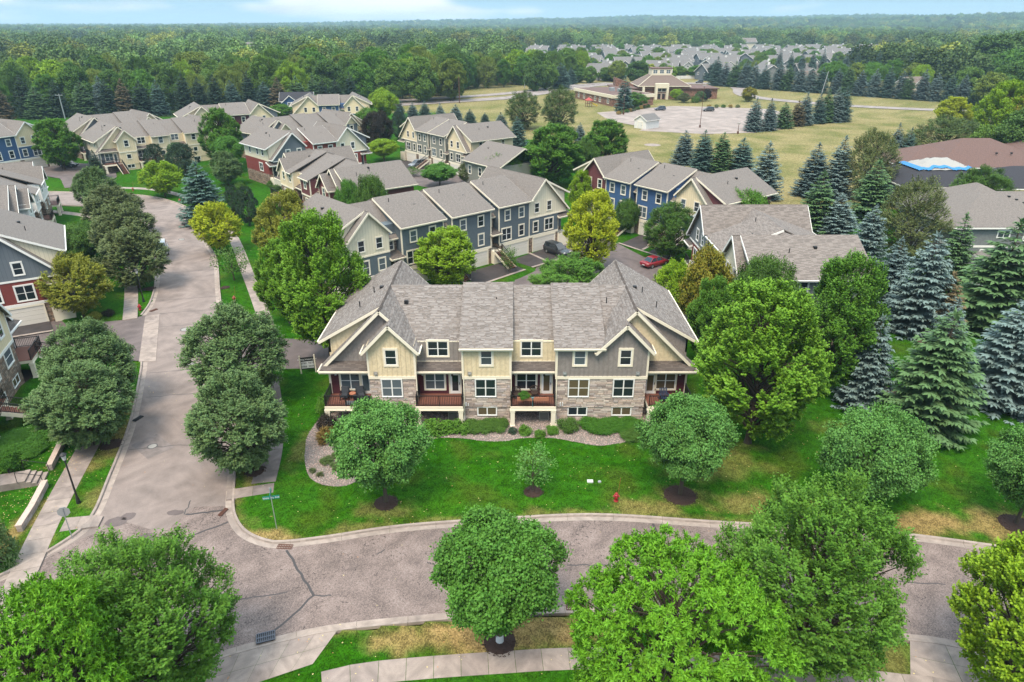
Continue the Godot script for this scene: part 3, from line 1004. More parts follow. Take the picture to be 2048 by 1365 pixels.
		h.wall(gab + "_batten").prism([Vector3(ax - s * 2.88, 6.2, 0.012), Vector3(ax + s * 4.9, 6.2, 0.012), Vector3(ax + s * 3.1, 7.9, 0.012), Vector3(ax - s * 2.88, 8.1, 0.012)], Vector3(0, 0, -0.3))
		h.fascia.box(Vector3(minf(ax - s * 2.9, ax + s * 3.2), tb - 0.2, 0.02), Vector3(maxf(ax - s * 2.9, ax + s * 3.2), tb + 0.12, 0.09))
		h.fascia.box(Vector3(minf(ax - s * 2.9, ax + s * 4.9), 5.3, 0.02), Vector3(maxf(ax - s * 2.9, ax + s * 4.9), 5.5, 0.08))
		for x in [-1.4, 1.2]:
			window(h.node, Vector3(ax + s * x, 6.1, 0.015), 0, 0.9, 1.4, 1, "glass", trim)
		window(h.node, Vector3(ax - s * 1.6, 3.15, 0.02), 0, 0.95, 1.55, 1, "glass", trim)
		window(h.node, Vector3(ax + s * 1.2, 3.0, 0.02), 0, 1.75, 1.75, 2, "glass", trim)
		garage_door(h.node, Vector3(ax + s * 0.2, -0.02, 0.0), 0, 4.6)
		# the entry porch beside the gable
		h.slope(Vector3(ax + s * 3.1, 4.75, 0.5), Vector3(ax + s * 5.9, 4.75, 0.5), Vector3(ax + s * 5.9, 5.4, -1.4), Vector3(ax + s * 3.1, 5.4, -1.4), "eab", h.add_porch(), false)
		door(h.node, Vector3(ax + s * 4.1, 2.0, -1.38), 0, "slate")
		var pl := MB.new()
		pl.box(Vector3(minf(ax + s * 3.25, ax + s * 5.4), -0.2, -1.38), Vector3(maxf(ax + s * 3.25, ax + s * 5.4), 1.95, 0.3))
		obj("entry_platform", pl, M["trim"], h.node)
		railing(h.node, Vector3(ax + s * 3.3, 1.95, 0.25), Vector3(ax + s * 5.35, 1.95, 0.25), false)
		# outer side
		var side: float = 90.0 * s
		for k in 3:
			window(h.node, Vector3(ax + s * 5.4, 6.35, -3.4 - k * 2.6 - (1.2 if k == 2 else 0.0)), side, 0.8, 1.3, 1, "glass", trim)
		window(h.node, Vector3(ax + s * 5.4, 3.0, -5.0), side, 1.6, 1.6, 2, "glass", trim)
		roof_vent(h, Vector3(ax + s * 2.6, yr - 1.05, -5.0))
		roof_vent(h, Vector3(ax + s * 1.9, yr - 0.75, -8.0), false)
	finish_house(h, c.get("roof", "far_shingle"), "shingle_dark", trim)
	return h


# a row of townhouses seen from its deck side. wl / wr: ridges of the end wings; segs: ["recess" or "bump", x0, x1]; gables: [x0, x1]
func deck_row(label: String, at: Vector2, yaw: float, wl: float, wr: float, segs: Array, gables: Array, c: Dictionary, fine := false) -> House:
	var h := House.new()
	h.split = true
	h.node = thing("townhouse_row", label, "townhouses", Vector3(at.x, 0, at.y), yaw, "")
	var ye := 7.4
	var yr := 10.2
	var dp := 14.0
	var zr := -7.1
	var zw := -1.3
	var tb := 4.15
	var trim: String = c.get("trim", "trim")
	var stone: String = c.get("stone", "stone")
	var low: String = c.get("low", "wine")
	var cut := "" if fine else "_batten"
	var c0: float = wl - 4.9
	var c1: float = wr + 4.9
	h.block("stone" if not fine else "mortar", c0, c1, -dp, zw - 0.03, -0.4, 1.9)
	h.block(low + "_lap", c0 + 0.01, c1 - 0.01, -dp + 0.02, zw, 1.9, 4.75)
	h.block(c.dormer + cut, c0 + 0.02, c1 - 0.02, -dp + 0.03, zw - 0.05, 4.6, 4.8)
	# main roof
	h.slope(Vector3(wl, ye - 0.17, zw - 0.1), Vector3(wr, ye - 0.17, zw - 0.1), Vector3(wr, yr, zr), Vector3(wl, yr, zr), "e")
	h.slope(Vector3(wr, ye - 0.17, -dp + 1.1), Vector3(wl, ye - 0.17, -dp + 1.1), Vector3(wl, yr, zr), Vector3(wr, yr, zr), "e")
	var n := 0
	for s in segs:
		var x0: float = s[1]
		var x1: float = s[2]
		var m := (x0 + x1) / 2
		var colour: String = s[3] + cut
		if s[0] == "recess":
			h.block(colour, x0, x1, zw - 0.4, zw + 0.01, 4.75, ye - 0.2)
			h.slope(Vector3(x0, 4.74, -0.35), Vector3(x1, 4.74, -0.35), Vector3(x1, 5.24, zw), Vector3(x0, 5.24, zw), "e", h.add_porch(), false)
			h.fascia.box(Vector3(x0, 5.16, zw + 0.012), Vector3(x1, 5.26, zw + 0.05))
			window(h.node, Vector3(m - 0.15, 5.75, zw + 0.01), 0, 1.75, 1.4, 2, "glass" if n % 3 else "glass_tan", trim)
			window(h.node, Vector3(m - 0.55, 2.45, zw), 0, 1.72, 1.68, 2, "glass", trim)
			door(h.node, Vector3(m + 1.25, 2.0, zw), 0, "sash", "glass_tan" if n % 2 else "glass")
			deck(h.node, x0, x1, zw, 1.05, 2.0, true, true, fine)
			if not fine:
				window(h.node, Vector3(m, 0.35, zw - 0.03), 0, 1.6, 1.0, 2, "glass", trim)
		else:
			h.block(stone, x0, x1, zw - 0.4, 0.0, 1.32, tb + 0.2)
			h.block(stone, x0 + 0.04, x1 - 0.04, zw - 0.4, -0.06, -0.4, 1.32)
			h.block(colour, x0 - 0.02, x1 + 0.02, zw - 0.4, 0.05, tb + 0.2, ye - 0.05)
			h.fascia.box(Vector3(x0 - 0.06, tb + 0.02, 0.0), Vector3(x1 + 0.06, tb + 0.3, 0.1))
			for x in [x0, x1]:
				h.fascia.box(Vector3(x - 0.08, tb + 0.3, -0.1), Vector3(x + 0.08, ye - 0.15, 0.085))
			var wide := x1 - x0 > 5.5
			for x in ([x0 + 2.0, x1 - 1.95] if wide else [m]):
				window(h.node, Vector3(x, 5.55, 0.05), 0, 0.95, 1.4, 1, "glass", trim, 0.17)
				if fine:
					window(h.node, Vector3(x - (0.0 if wide else 0.1), 2.45, 0.05), 0, 1.75, 1.68, 2, ["glass_blind", "glass", "glass_tan", "glass"][n % 4], "sash", 0.06)
				else:
					window(h.node, Vector3(x, 2.7, 0.0), 0, 0.95 if c.get("small", true) else 1.75, 1.0 if c.get("small", true) else 1.6, 1, "glass", trim)
				window(h.node, Vector3(x, 0.5, -0.06), 0, 1.65, 0.8, 2, "glass_tan" if n % 2 else "glass", "sash", 0.06)
				n += 1
			if s.size() < 5:
				h.slope(Vector3(x0 - 0.25, ye - 0.1, 0.42), Vector3(x1 + 0.25, ye - 0.1, 0.42), Vector3(x1 + 0.25, yr + 0.26, zr), Vector3(x0 - 0.25, yr + 0.26, zr), "e")
				h.slope(Vector3(x1 + 0.25, yr - 0.5, zr - 2.0), Vector3(x0 - 0.25, yr - 0.5, zr - 2.0), Vector3(x0 - 0.25, yr + 0.26, zr), Vector3(x1 + 0.25, yr + 0.26, zr), "")
			elif s[4] > 0.0:
				# the part of the bump beside its gable
				h.slope(Vector3(x0 - 0.25, ye - 0.1, 0.42), Vector3(s[4], ye - 0.1, 0.42), Vector3(s[4], yr + 0.2, zr), Vector3(x0 - 0.25, yr + 0.2, zr), "e")
			roof_vent(h, Vector3(m + 0.8, yr - 0.9, zr + 2.0), n % 2 == 0)
		n += 1
	for g in gables:
		h.gable(g[2] + cut, g[0] + 0.02, g[1] - 0.02, 0.048, -4.6, ye - 0.07, 1.0, 0.45, 0.42)
		h.fascia.box(Vector3((g[0] + g[1]) / 2 - 0.09, ye + 1.55, 0.06), Vector3((g[0] + g[1]) / 2 + 0.09, ye + 1.9, 0.44))
	for s in [-1.0, 1.0]:
		var ax: float = wl if s < 0 else wr
		if ax == INF:
			continue
		var upc: String = c["wing_l" if s < 0 else "wing_r"]
		var dorm: String = c["dormer_l" if s < 0 else "dormer_r"]
		wing(h, ax, s, zw, dp, yr, ye - 0.1, dorm + cut, upc + cut, 3.2, 4.9, 5.7)
		# porch between the bump and the outer wall
		var p0: float = ax + s * 1.25
		var p1: float = ax + s * 4.9
		h.block(upc + cut, p0, p1, zw - 0.3, zw + 0.005, 4.6, 5.2)
		h.slope(Vector3(p0, 4.74, -0.35), Vector3(p1 + s * 0.6, 4.74, -0.35), Vector3(p1 + s * 0.1, 5.25, zw), Vector3(p0, 5.25, zw), "e", h.add_porch(), false)
		window(h.node, Vector3(ax + s * 3.1, 2.45, zw), 0, 1.75, 1.7, 2, "glass_blind" if s < 0 else "glass_tan", trim)
		door(h.node, Vector3(ax + s * 1.75, 2.0, zw), 0, "sash", "glass_blind" if s < 0 else "glass_tan")
		deck(h.node, minf(p0, p1 + s * 0.1), maxf(p0, p1 + s * 0.1), zw, 1.05, 2.0, s < 0, s > 0, fine)
		h.fascia.box(Vector3(p1 - 0.09, 2.0, zw - 0.1), Vector3(p1 + 0.09, 5.0, zw + 0.03))
		var side: float = 90.0 * s
		for k in 2:
			window(h.node, Vector3(ax + s * 4.9, 5.6, -4.2 - k * 4.0), side, 0.9, 1.3, 1, "glass", trim)
			window(h.node, Vector3(ax + s * 4.9, 2.6, -4.2 - k * 4.0), side, 1.6, 1.6, 2, "glass", trim)
		roof_vent(h, Vector3(ax + s * 2.4, yr - 1.1, -4.6))
		roof_vent(h, Vector3(ax + s * 1.6, yr - 0.75, -7.4))
		roof_vent(h, Vector3(ax + s * 0.9, yr - 0.45, -7.6), false)
	finish_house(h, c.get("roof", "far_shingle"), "shingle_dark", trim)
	return h


# a hipped house: footprint x0..x1, z0..z1
func hip(h: House, x0: float, x1: float, z0: float, z1: float, ye: float, pitch: float, over := 0.5) -> void:
	x0 -= over
	x1 += over
	z0 -= over
	z1 += over
	var a: Vector3
	var b: Vector3
	if x1 - x0 > z1 - z0:
		var d := (z1 - z0) / 2
		a = Vector3(x0 + d, ye + d * pitch, (z0 + z1) / 2)
		b = Vector3(x1 - d, ye + d * pitch, (z0 + z1) / 2)
		h.roof.prism([Vector3(x0, ye, z1), Vector3(x1, ye, z1), b, a], Vector3(0, -0.15, 0))
		h.roof.prism([Vector3(x1, ye, z0), Vector3(x0, ye, z0), a, b], Vector3(0, -0.15, 0))
		h.roof.prism([Vector3(x0, ye, z0), Vector3(x0, ye, z1), a], Vector3(0, -0.15, 0))
		h.roof.prism([Vector3(x1, ye, z1), Vector3(x1, ye, z0), b], Vector3(0, -0.15, 0))
	else:
		var d := (x1 - x0) / 2
		a = Vector3((x0 + x1) / 2, ye + d * pitch, z1 - d)
		b = Vector3((x0 + x1) / 2, ye + d * pitch, z0 + d)
		h.roof.prism([Vector3(x0, ye, z0), Vector3(x0, ye, z1), a, b], Vector3(0, -0.15, 0))
		h.roof.prism([Vector3(x1, ye, z1), Vector3(x1, ye, z0), b, a], Vector3(0, -0.15, 0))
		h.roof.prism([Vector3(x0, ye, z1), Vector3(x1, ye, z1), a], Vector3(0, -0.15, 0))
		h.roof.prism([Vector3(x1, ye, z0), Vector3(x0, ye, z0), b], Vector3(0, -0.15, 0))
	for e in [[x0, z1, x1, z1], [x0, z0, x1, z0], [x0, z0, x0, z1], [x1, z0, x1, z1]]:
		h.fascia.bar(Vector3(e[0], ye - 0.22, e[1]), Vector3(e[2], ye - 0.22, e[3]), 0.1, 0.22)


# ---------------------------------------------------------------- the near row's own pieces
# laid stones on a wall face: x0..x1, y0..y1 at depth z, kept clear of the holes [x0, y0, x1, y1]
func lay_stones(out: Array, x0: float, x1: float, y0: float, y1: float, z: float, holes: Array) -> void:
	var y := y0
	while y < y1 - 0.05:
		var hh := minf(rng.randf_range(0.13, 0.25), y1 - y)
		if y1 - y - hh < 0.1:
			hh = y1 - y
		var x := x0
		while x < x1 - 0.02:
			var w := minf(rng.randf_range(0.35, 1.0), x1 - x)
			if x1 - x - w < 0.15:
				w = x1 - x
			var e := x + w
			var skip := false
			for q in holes:
				if y < q[3] and y + hh > q[1]:
					if x >= q[0] and x < q[2]:
						e = q[2]
						skip = true
					elif x < q[0] and e > q[0]:
						e = q[0]
			if not skip and e - x > 0.06:
				out.append([Vector3(x + 0.008, y + 0.008, z), Vector3(e - 0.008, minf(y + hh, y1) - 0.008, z + rng.randf_range(0.015, 0.065))])
			x = e
		y += hh


func stone_mesh(lo: Vector3, hi: Vector3, m: MB) -> void:
	var b := 0.018
	var c := [Vector3(lo.x, lo.y, lo.z), Vector3(hi.x, lo.y, lo.z), Vector3(hi.x, hi.y, lo.z), Vector3(lo.x, hi.y, lo.z)]
	var j := rng.randf_range(-0.012, 0.012)
	var d := [Vector3(lo.x + b, lo.y + b, hi.z + j), Vector3(hi.x - b, lo.y + b, hi.z - j), Vector3(hi.x - b, hi.y - b, hi.z), Vector3(lo.x + b, hi.y - b, hi.z)]
	m.quad(d[0], d[1], d[2], d[3])
	for k in 4:
		var q := (k + 1) % 4
		m.quad(c[k], c[q], d[q], d[k])


func dress_near_row(h: House) -> void:
	rng.seed = 77
	var tones := ["stone_a", "stone_b", "stone_c", "stone_d", "stone_a", "stone_c", "stone_e"]
	var upper := []
	var lower := []
	for s in [[-12.0, -8.0, [-10.0]], [-3.9, 0.2, [-1.85]], [4.15, 12.0, [6.15, 10.05]]]:
		var holes := []
		var base := []
		var wide: float = s[1] - s[0]
		for x in s[2]:
			var xx: float = x - (0.0 if wide > 5.5 else 0.1)
			holes.append([xx - 0.94, 2.38, xx + 0.94, 4.3])
			base.append([x - 0.89, 0.43, x + 0.89, 1.4])
		lay_stones(upper, s[0], s[1], 1.32, 4.17, 0.0, holes)
		lay_stones(lower, s[0] + 0.04, s[1] - 0.04, -0.1, 1.3, -0.06, base)
	for s in [[-15.75, -12.0], [-8.0, -3.9], [0.2, 4.15], [12.0, 15.75]]:
		lay_stones(lower, s[0], s[1], -0.1, 1.66, -1.34, [])
	upper.sort_custom(func(a, b): return (a[1].x - a[0].x) * (a[1].y - a[0].y) > (b[1].x - b[0].x) * (b[1].y - b[0].y))
	var rest := {}
	var all := upper + lower
	for k in all.size():
		var tone: String = tones[rng.randi() % tones.size()]
		if k < 300:
			var m := MB.new()
			stone_mesh(all[k][0], all[k][1], m)
			obj("stone", m, M[tone], h.node)
		else:
			if not rest.has(tone):
				rest[tone] = MB.new()
			stone_mesh(all[k][0], all[k][1], rest[tone])
	for tone in rest:
		tag(obj("stone_courses", rest[tone], M[tone], h.node), "", "", "", "stuff")
	# battens on the upper walls
	var q := MB.new()
	q.box(Vector3(-0.03, 0, 0), Vector3(0.03, 1, 0.04))
	var me := q.mesh()
	var put := func(m: String, x: float, y0: float, y1: float, z: float):
		if y1 - y0 > 0.12:
			inst("batten", me, M[m], h.node, Transform3D(Basis.from_scale(Vector3(1, y1 - y0, 1)), Vector3(x, y0, z)))
	var clear := func(m: String, x: float, y0: float, y1: float, z: float, w: Array):
		for k in w:
			if absf(x - k[0]) < k[1]:
				put.call(m, x, y0, k[2], z)
				put.call(m, x, k[3], y1, z)
				return
		put.call(m, x, y0, y1, z)
	var step := 0.41
	for k in 9:
		var x := -11.64 + k * step
		clear.call("cream", x, 4.45, 7.2 + maxf(0.0, 2.0 - absf(x + 10.0)) + 0.1, 0.05, [[-10.0, 0.66, 5.36, 7.15]])
		clear.call("cream", -3.55 + k * step, 4.45, 7.2, 0.05, [[-1.85, 0.66, 5.36, 7.15]])
	for k in 18:
		var x := 4.5 + k * step
		var top := 7.2 + (maxf(0.0, 2.0 - absf(x - 9.95)) + 0.1 if x > 7.9 else 0.0)
		clear.call("taupe", x, 4.45, top, 0.05, [[6.15, 0.66, 5.36, 7.15], [10.05, 0.66, 5.36, 7.15]])
	for s in [[-8.0, "taupe"], [0.2, "cream"]]:
		for k in 9:
			var x: float = s[0] + 0.35 + k * step
			var mid: float = s[0] + 2.05 - 0.15
			clear.call(s[1], x, 5.26, 7.15, -1.29, [[mid, 1.05, 5.6, 7.33]])
	for s in [-1.0, 1.0]:
		var front := "taupe" if s < 0 else "cream"
		var cheek := "cream" if s < 0 else "taupe"
		for k in 14:
			var d := -0.2 + k * step
			put.call(front, s * (10.9 + d), 5.26 if d > 1.1 else 8.0, 10.2 - absf(d) - 0.15, -1.3)
		for k in 11:
			var d := 0.5 + k * step
			put.call(cheek, s * (10.9 + d), maxf(10.2 - d - 0.5, 4.8), 10.2 - d * 0.59 - 0.3, -2.1)
	# shingle tabs
	var tab := MB.new()
	tab.box(Vector3(-0.5, -0.02, -0.08), Vector3(0.5, 0.012, 0.085))
	var where := []
	var tint := []
	for t in h.tabs:
		var e0: Vector3 = t[0]
		var e1: Vector3 = t[1]
		var r1: Vector3 = t[2]
		var r0: Vector3 = t[3]
		var nn: Vector3 = t[4]
		var rise := r0 - e0
		var n := int(rise.length() / 0.15)
		for k in n:
			var f := (k + 0.5) / n
			var a := e0.lerp(r0, f)
			var b := e1.lerp(r1, f)
			var along := (b - a).normalized()
			var len := (b - a).length()
			var down := -rise.slide(along).normalized()
			var x := rng.randf_range(0.0, 0.3)
			while x < len - 0.1:
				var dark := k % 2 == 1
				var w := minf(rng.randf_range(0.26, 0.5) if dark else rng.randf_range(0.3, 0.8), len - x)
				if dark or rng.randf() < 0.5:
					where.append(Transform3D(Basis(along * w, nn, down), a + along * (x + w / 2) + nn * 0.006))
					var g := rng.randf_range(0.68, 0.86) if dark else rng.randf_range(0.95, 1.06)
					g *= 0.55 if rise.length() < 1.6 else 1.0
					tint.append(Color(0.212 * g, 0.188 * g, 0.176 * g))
				x += w + (rng.randf_range(0.14, 0.4) if dark else rng.randf_range(0.0, 0.2))
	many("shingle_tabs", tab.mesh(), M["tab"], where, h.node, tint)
	# ridge caps and saddle strips
	for s in [-1.0, 1.0]:
		var m := MB.new()
		for k in 40:
			var z := -0.9 - k * 0.33
			m.prism([Vector3(s * 10.9 - 0.15, 10.1, z), Vector3(s * 10.9, 10.26, z), Vector3(s * 10.9 + 0.15, 10.1, z)], Vector3(0, -0.012, -0.3))
		obj("ridge_cap", m, M["shingle_dark"], h.node)
	# wall vents, wall lamps, meters, downspouts
	var v := MB.new()
	v.box(Vector3(-0.16, -0.16, 0), Vector3(0.16, 0.16, 0.06))
	v.box(Vector3(-0.11, -0.1, 0.06), Vector3(0.11, 0.02, 0.12))
	for x in [-11.4, -3.3, 4.9, 11.2]:
		inst("wall_vent", v.mesh(), M["galvanised" if x > 4 else "tan_metal"], h.node, Transform3D(Basis(), Vector3(x, 4.72, 0.075)))
	var l := MB.new()
	l.lathe(Vector3(0, 0, 0.12), [Vector2(0.0, 0.14), Vector2(0.09, 0.05), Vector2(0.1, 0.0), Vector2(0.0, 0.0)], 10)
	l.box(Vector3(-0.05, 0.05, 0), Vector3(0.05, 0.25, 0.08))
	for x in [-15.25, -7.55, 0.65, 15.2]:
		inst("wall_lamp", l.mesh(), M["sign_white"], h.node, Transform3D(Basis(), Vector3(x, 3.9, -1.3)))
	for x in [-7.93, -3.84, 0.27, 4.22]:
		var d := MB.new()
		d.bar(Vector3(x, 7.1, 0.3), Vector3(x, 6.8, 0.06), 0.08, 0.08)
		d.bar(Vector3(x, 6.8, 0.09), Vector3(x, 0.6, 0.09), 0.09, 0.09)
		d.bar(Vector3(x, 0.6, 0.09), Vector3(x, 0.0, 1.2), 0.09, 0.09)
		obj("downspout", d, M["trim"], h.node)
	var s := MB.new()
	s.bar(Vector3(-3.7, 1.5, 0.08), Vector3(-3.7, 1.85, 0.08), 0.1, 0.1)
	s.bar(Vector3(-3.5, 1.5, 0.08), Vector3(-3.5, 1.75, 0.08), 0.08, 0.08)
	s.bar(Vector3(4.6, 1.5, 0.08), Vector3(4.6, 1.85, 0.08), 0.08, 0.08)
	s.bar(Vector3(4.8, 1.5, 0.08), Vector3(4.8, 1.85, 0.08), 0.08, 0.08)
	obj("gas_pipe", s, M["sign_white"], h.node)
	# number plates by the doors
	for x in [-13.4, -4.95, 3.2, 13.3]:
		var p := MB.new()
		p.box(Vector3(x - 0.09, 3.75, -1.3), Vector3(x + 0.09, 3.95, -1.22))
		obj("number_plate", p, M["iron"], h.node)


func cushion_chair(x: float, y: float, z: float, yaw: float, label: String) -> void:
	var t := thing("patio_chair", label, "chair", Vector3(x, y, z), yaw)
	var f := MB.new()
	for sx in [-0.34, 0.34]:
		f.bar(Vector3(sx, 0, 0.3), Vector3(sx, 0.62, 0.3), 0.05, 0.05)
		f.bar(Vector3(sx, 0, -0.35), Vector3(sx, 0.95, -0.45), 0.05, 0.05)
		f.bar(Vector3(sx, 0.62, 0.34), Vector3(sx, 0.62, -0.4), 0.07, 0.05)
	obj("frame", f, M["iron"], t)
	var s := MB.new()
	s.box(Vector3(-0.31, 0.3, -0.33), Vector3(0.31, 0.46, 0.34))
	obj("seat", s, M["cushion"], t)
	var b := MB.new()
	b.hexa([Vector3(-0.31, 0.47, -0.2), Vector3(0.31, 0.47, -0.2), Vector3(0.31, 1.0, -0.36), Vector3(-0.31, 1.0, -0.36), Vector3(-0.31, 0.47, -0.36), Vector3(0.31, 0.47, -0.36), Vector3(0.31, 1.0, -0.5), Vector3(-0.31, 1.0, -0.5)])
	obj("backrest", b, M["cushion"], t)


func slat_chair(x: float, y: float, z: float, yaw: float) -> void:
	var t := thing("garden_chair", "dark blue slatted garden chair on the end deck", "chair", Vector3(x, y, z), yaw)
	for k in 5:
		var m := MB.new()
		var sx := -0.26 + k * 0.13
		m.bar(Vector3(sx, 0.36, -0.25), Vector3(sx * 1.15, 1.05, -0.55), 0.1, 0.025)
		obj("slat", m, M["navy"], t)
	for k in 5:
		var m := MB.new()
		m.bar(Vector3(-0.32, 0.4 - k * 0.015, 0.3 - k * 0.12), Vector3(0.32, 0.4 - k * 0.015, 0.3 - k * 0.12), 0.1, 0.025)
		obj("seat_slat", m, M["navy"], t)
	var f := MB.new()
	for sx in [-0.36, 0.36]:
		f.bar(Vector3(sx, 0, 0.35), Vector3(sx, 0.58, 0.35), 0.05, 0.09)
		f.bar(Vector3(sx, 0.6, 0.42), Vector3(sx, 0.6, -0.42), 0.14, 0.03)
		f.bar(Vector3(sx, 0.38, 0.35), Vector3(sx, 0.05, -0.6), 0.04, 0.1)
	obj("frame", f, M["navy"], t)


func wicker_chair(x: float, y: float, z: float, yaw: float, label: String) -> void:
	var t := thing("wicker_chair", label, "chair", Vector3(x, y, z), yaw)
	var b := MB.new()
	for k in 13:
		var a := PI * k / 12.0
		var p := Vector3(cos(a) * 0.45, 0.55 + sin(a) * 0.42, -0.25)
		b.tube(Vector3(cos(a) * 0.25, 0.42, -0.1), p, 0.02, 0.02, 4)
		if k < 12:
			var c := PI * (k + 1) / 12.0
			b.tube(p, Vector3(cos(c) * 0.45, 0.55 + sin(c) * 0.42, -0.25), 0.045, 0.045, 5)
	obj("backrest", b, M["wicker"], t)
	var s := MB.new()
	s.lathe(Vector3.ZERO, [Vector2(0.28, 0.0), Vector2(0.2, 0.2), Vector2(0.36, 0.4), Vector2(0.34, 0.46), Vector2(0.0, 0.46)], 14)
	obj("seat", s, M["wicker"], t)


func planter_box(x: float, y: float, z: float, label: String) -> void:
	var t := thing("planter_box", label, "planter", Vector3(x, y, z), 0.0, "")
	for k in 3:
		var m := MB.new()
		m.box(Vector3(-0.62, k * 0.1, 0.14), Vector3(0.62, k * 0.1 + 0.09, 0.17))
		m.box(Vector3(-0.62, k * 0.1, -0.17), Vector3(0.62, k * 0.1 + 0.09, -0.14))
		obj("board", m, M["cedar"], t)
	var e := MB.new()
	e.box(Vector3(-0.65, 0, -0.18), Vector3(-0.62, 0.31, 0.18))
	e.box(Vector3(0.62, 0, -0.18), Vector3(0.65, 0.31, 0.18))
	e.box(Vector3(-0.61, 0.0, -0.13), Vector3(0.61, 0.24, 0.13))
	obj("end_board", e, M["cedar"], t)


func deck_furniture() -> void:
	mat("cushion", lin(0.035, 0.04, 0.05), 0.9)
	mat("navy", lin(0.015, 0.03, 0.07), 0.6)
	mat("wicker", lin(0.045, 0.025, 0.018), 0.8)
	mat("cedar", lin(0.42, 0.17, 0.1), 0.7)
	mat("rug", lin(0.1, 0.11, 0.12), 0.95)
	mat("teal", lin(0.08, 0.22, 0.25), 0.5)
	var bx := -0.35
	var bz := -52.2
	cushion_chair(bx - 14.4, 2.0, bz - 0.3, 0, "black cushioned patio chair facing out beside the burgundy wall")
	cushion_chair(bx - 13.0, 2.0, bz - 0.35, 20, "black cushioned patio chair beside the white blind door")
	var t := thing("patio_table", "small round wooden table between two black deck chairs", "table", Vector3(bx - 13.75, 2.0, bz - 0.45))
	var m := MB.new()
	m.lathe(Vector3.ZERO, [Vector2(0.0, 0.5), Vector2(0.3, 0.5), Vector2(0.3, 0.46), Vector2(0.0, 0.46)], 16)
	obj("table_top", m, M["cedar"], t)
	for k in 3:
		var g := MB.new()
		g.tube(Vector3(cos(k * 2.1) * 0.22, 0, sin(k * 2.1) * 0.22), Vector3(cos(k * 2.1) * 0.14, 0.46, sin(k * 2.1) * 0.14), 0.025, 0.025, 5)
		obj("leg", g, M["iron"], t)
	var r := MB.new()
	r.box(Vector3(bx - 14.2, 2.002, bz + 0.05), Vector3(bx - 12.4, 2.015, bz + 0.85))
	tag(obj("deck_rug", r, M["rug"], self), "dark grey rug lying on the corner deck", "rug")
	for k in 2:
		cushion_chair(bx - 12.9 + k * 0.6, 2.0, bz + 0.5, 160 + k * 25, ["low black chair by the deck railing in front of the patio table", "low black chair at the deck corner against the stone wall"][k])
	wicker_chair(bx + 0.75, 2.0, bz - 0.5, 20, "round brown wicker chair at the post end of the planter deck")
	wicker_chair(bx + 2.35, 2.0, bz - 0.7, -10, "round brown wicker chair by the glazed deck door")
	planter_box(bx + 1.45, 2.62, bz + 0.98, "cedar planter box with ferns on the middle deck railing")
	planter_box(bx + 2.85, 2.62, bz + 0.98, "cedar planter box without plants on the middle deck railing")
	var pot := MB.new()
	pot.lathe(Vector3(bx + 2.12, 2.6, bz + 1.02), [Vector2(0.06, 0), Vector2(0.14, 0.12), Vector2(0.16, 0.32), Vector2(0.11, 0.34), Vector2(0.0, 0.3)], 12)
	pot.tube(Vector3(bx + 2.12, 1.7, bz + 1.02), Vector3(bx + 2.12, 2.6, bz + 1.02), 0.03, 0.03, 5)
	tag(obj("bird_feeder", pot, M["teal"], self), "blue green feeder on a pole between two cedar planters", "bird feeder")
	tree("fern_shrub", "bush", "leaf_cover", bx + 1.4, bz + 0.95, 0.55, 0.5, "green fern spilling from the cedar planter box", "", 2.86)
	slat_chair(bx + 13.7, 2.0, bz + 0.1, 5)
	var tb := thing("side_table", "small black table beside the dark blue garden chair", "table", Vector3(bx + 14.7, 2.0, bz + 0.1))
	var tm := MB.new()
	tm.box(Vector3(-0.35, 0.5, -0.25), Vector3(0.35, 0.55, 0.25))
	obj("table_top", tm, M["iron"], tb)
	for p in [[-0.3, -0.2], [0.3, -0.2], [-0.3, 0.2], [0.3, 0.2]]:
		var g := MB.new()
		g.box(Vector3(p[0] - 0.025, 0, p[1] - 0.025), Vector3(p[0] + 0.025, 0.5, p[1] + 0.025))
		obj("leg", g, M["iron"], tb)
	# air conditioners under the decks
	for k in 2:
		var a := thing("air_conditioner", ["grey air conditioner under the empty deck", "grey air conditioner under the planter deck"][k], "air conditioner", Vector3(bx + [-4.9, 3.2][k], 0, bz - 0.3))
		var c := MB.new()
		c.box(Vector3(-0.42, 0.05, -0.42), Vector3(0.42, 0.9, 0.42))
		obj("case", c, M["tan_metal"], a)
		var gr := MB.new()
		gr.lathe(Vector3(0, 0.9, 0), [Vector2(0.38, 0.0), Vector2(0.36, 0.05), Vector2(0.0, 0.06)], 14)
		obj("fan_grille", gr, M["iron"], a)
		for j in 9:
			var q := MB.new()
			q.box(Vector3(-0.36, 0.14 + j * 0.08, 0.42), Vector3(0.36, 0.17 + j * 0.08, 0.44))
			obj("slat", q, M["iron"], a)


# ---------------------------------------------------------------- ground, roads and walks
var paved := []
var lawns_dry := []


func spline(p: Array, step := 1.0) -> PackedVector2Array:
	var c := Curve2D.new()
	for k in p.size():
		var a: Vector2 = p[maxi(k - 1, 0)]
		var b: Vector2 = p[mini(k + 1, p.size() - 1)]
		var t := (b - a) / 6.0
		c.add_point(p[k], -t, t)
	c.bake_interval = step
	return c.get_baked_points()


func pts(flat: Array) -> Array:
	var out := []
	for k in range(0, flat.size(), 2):
		out.append(Vector2(flat[k], flat[k + 1]))
	return out


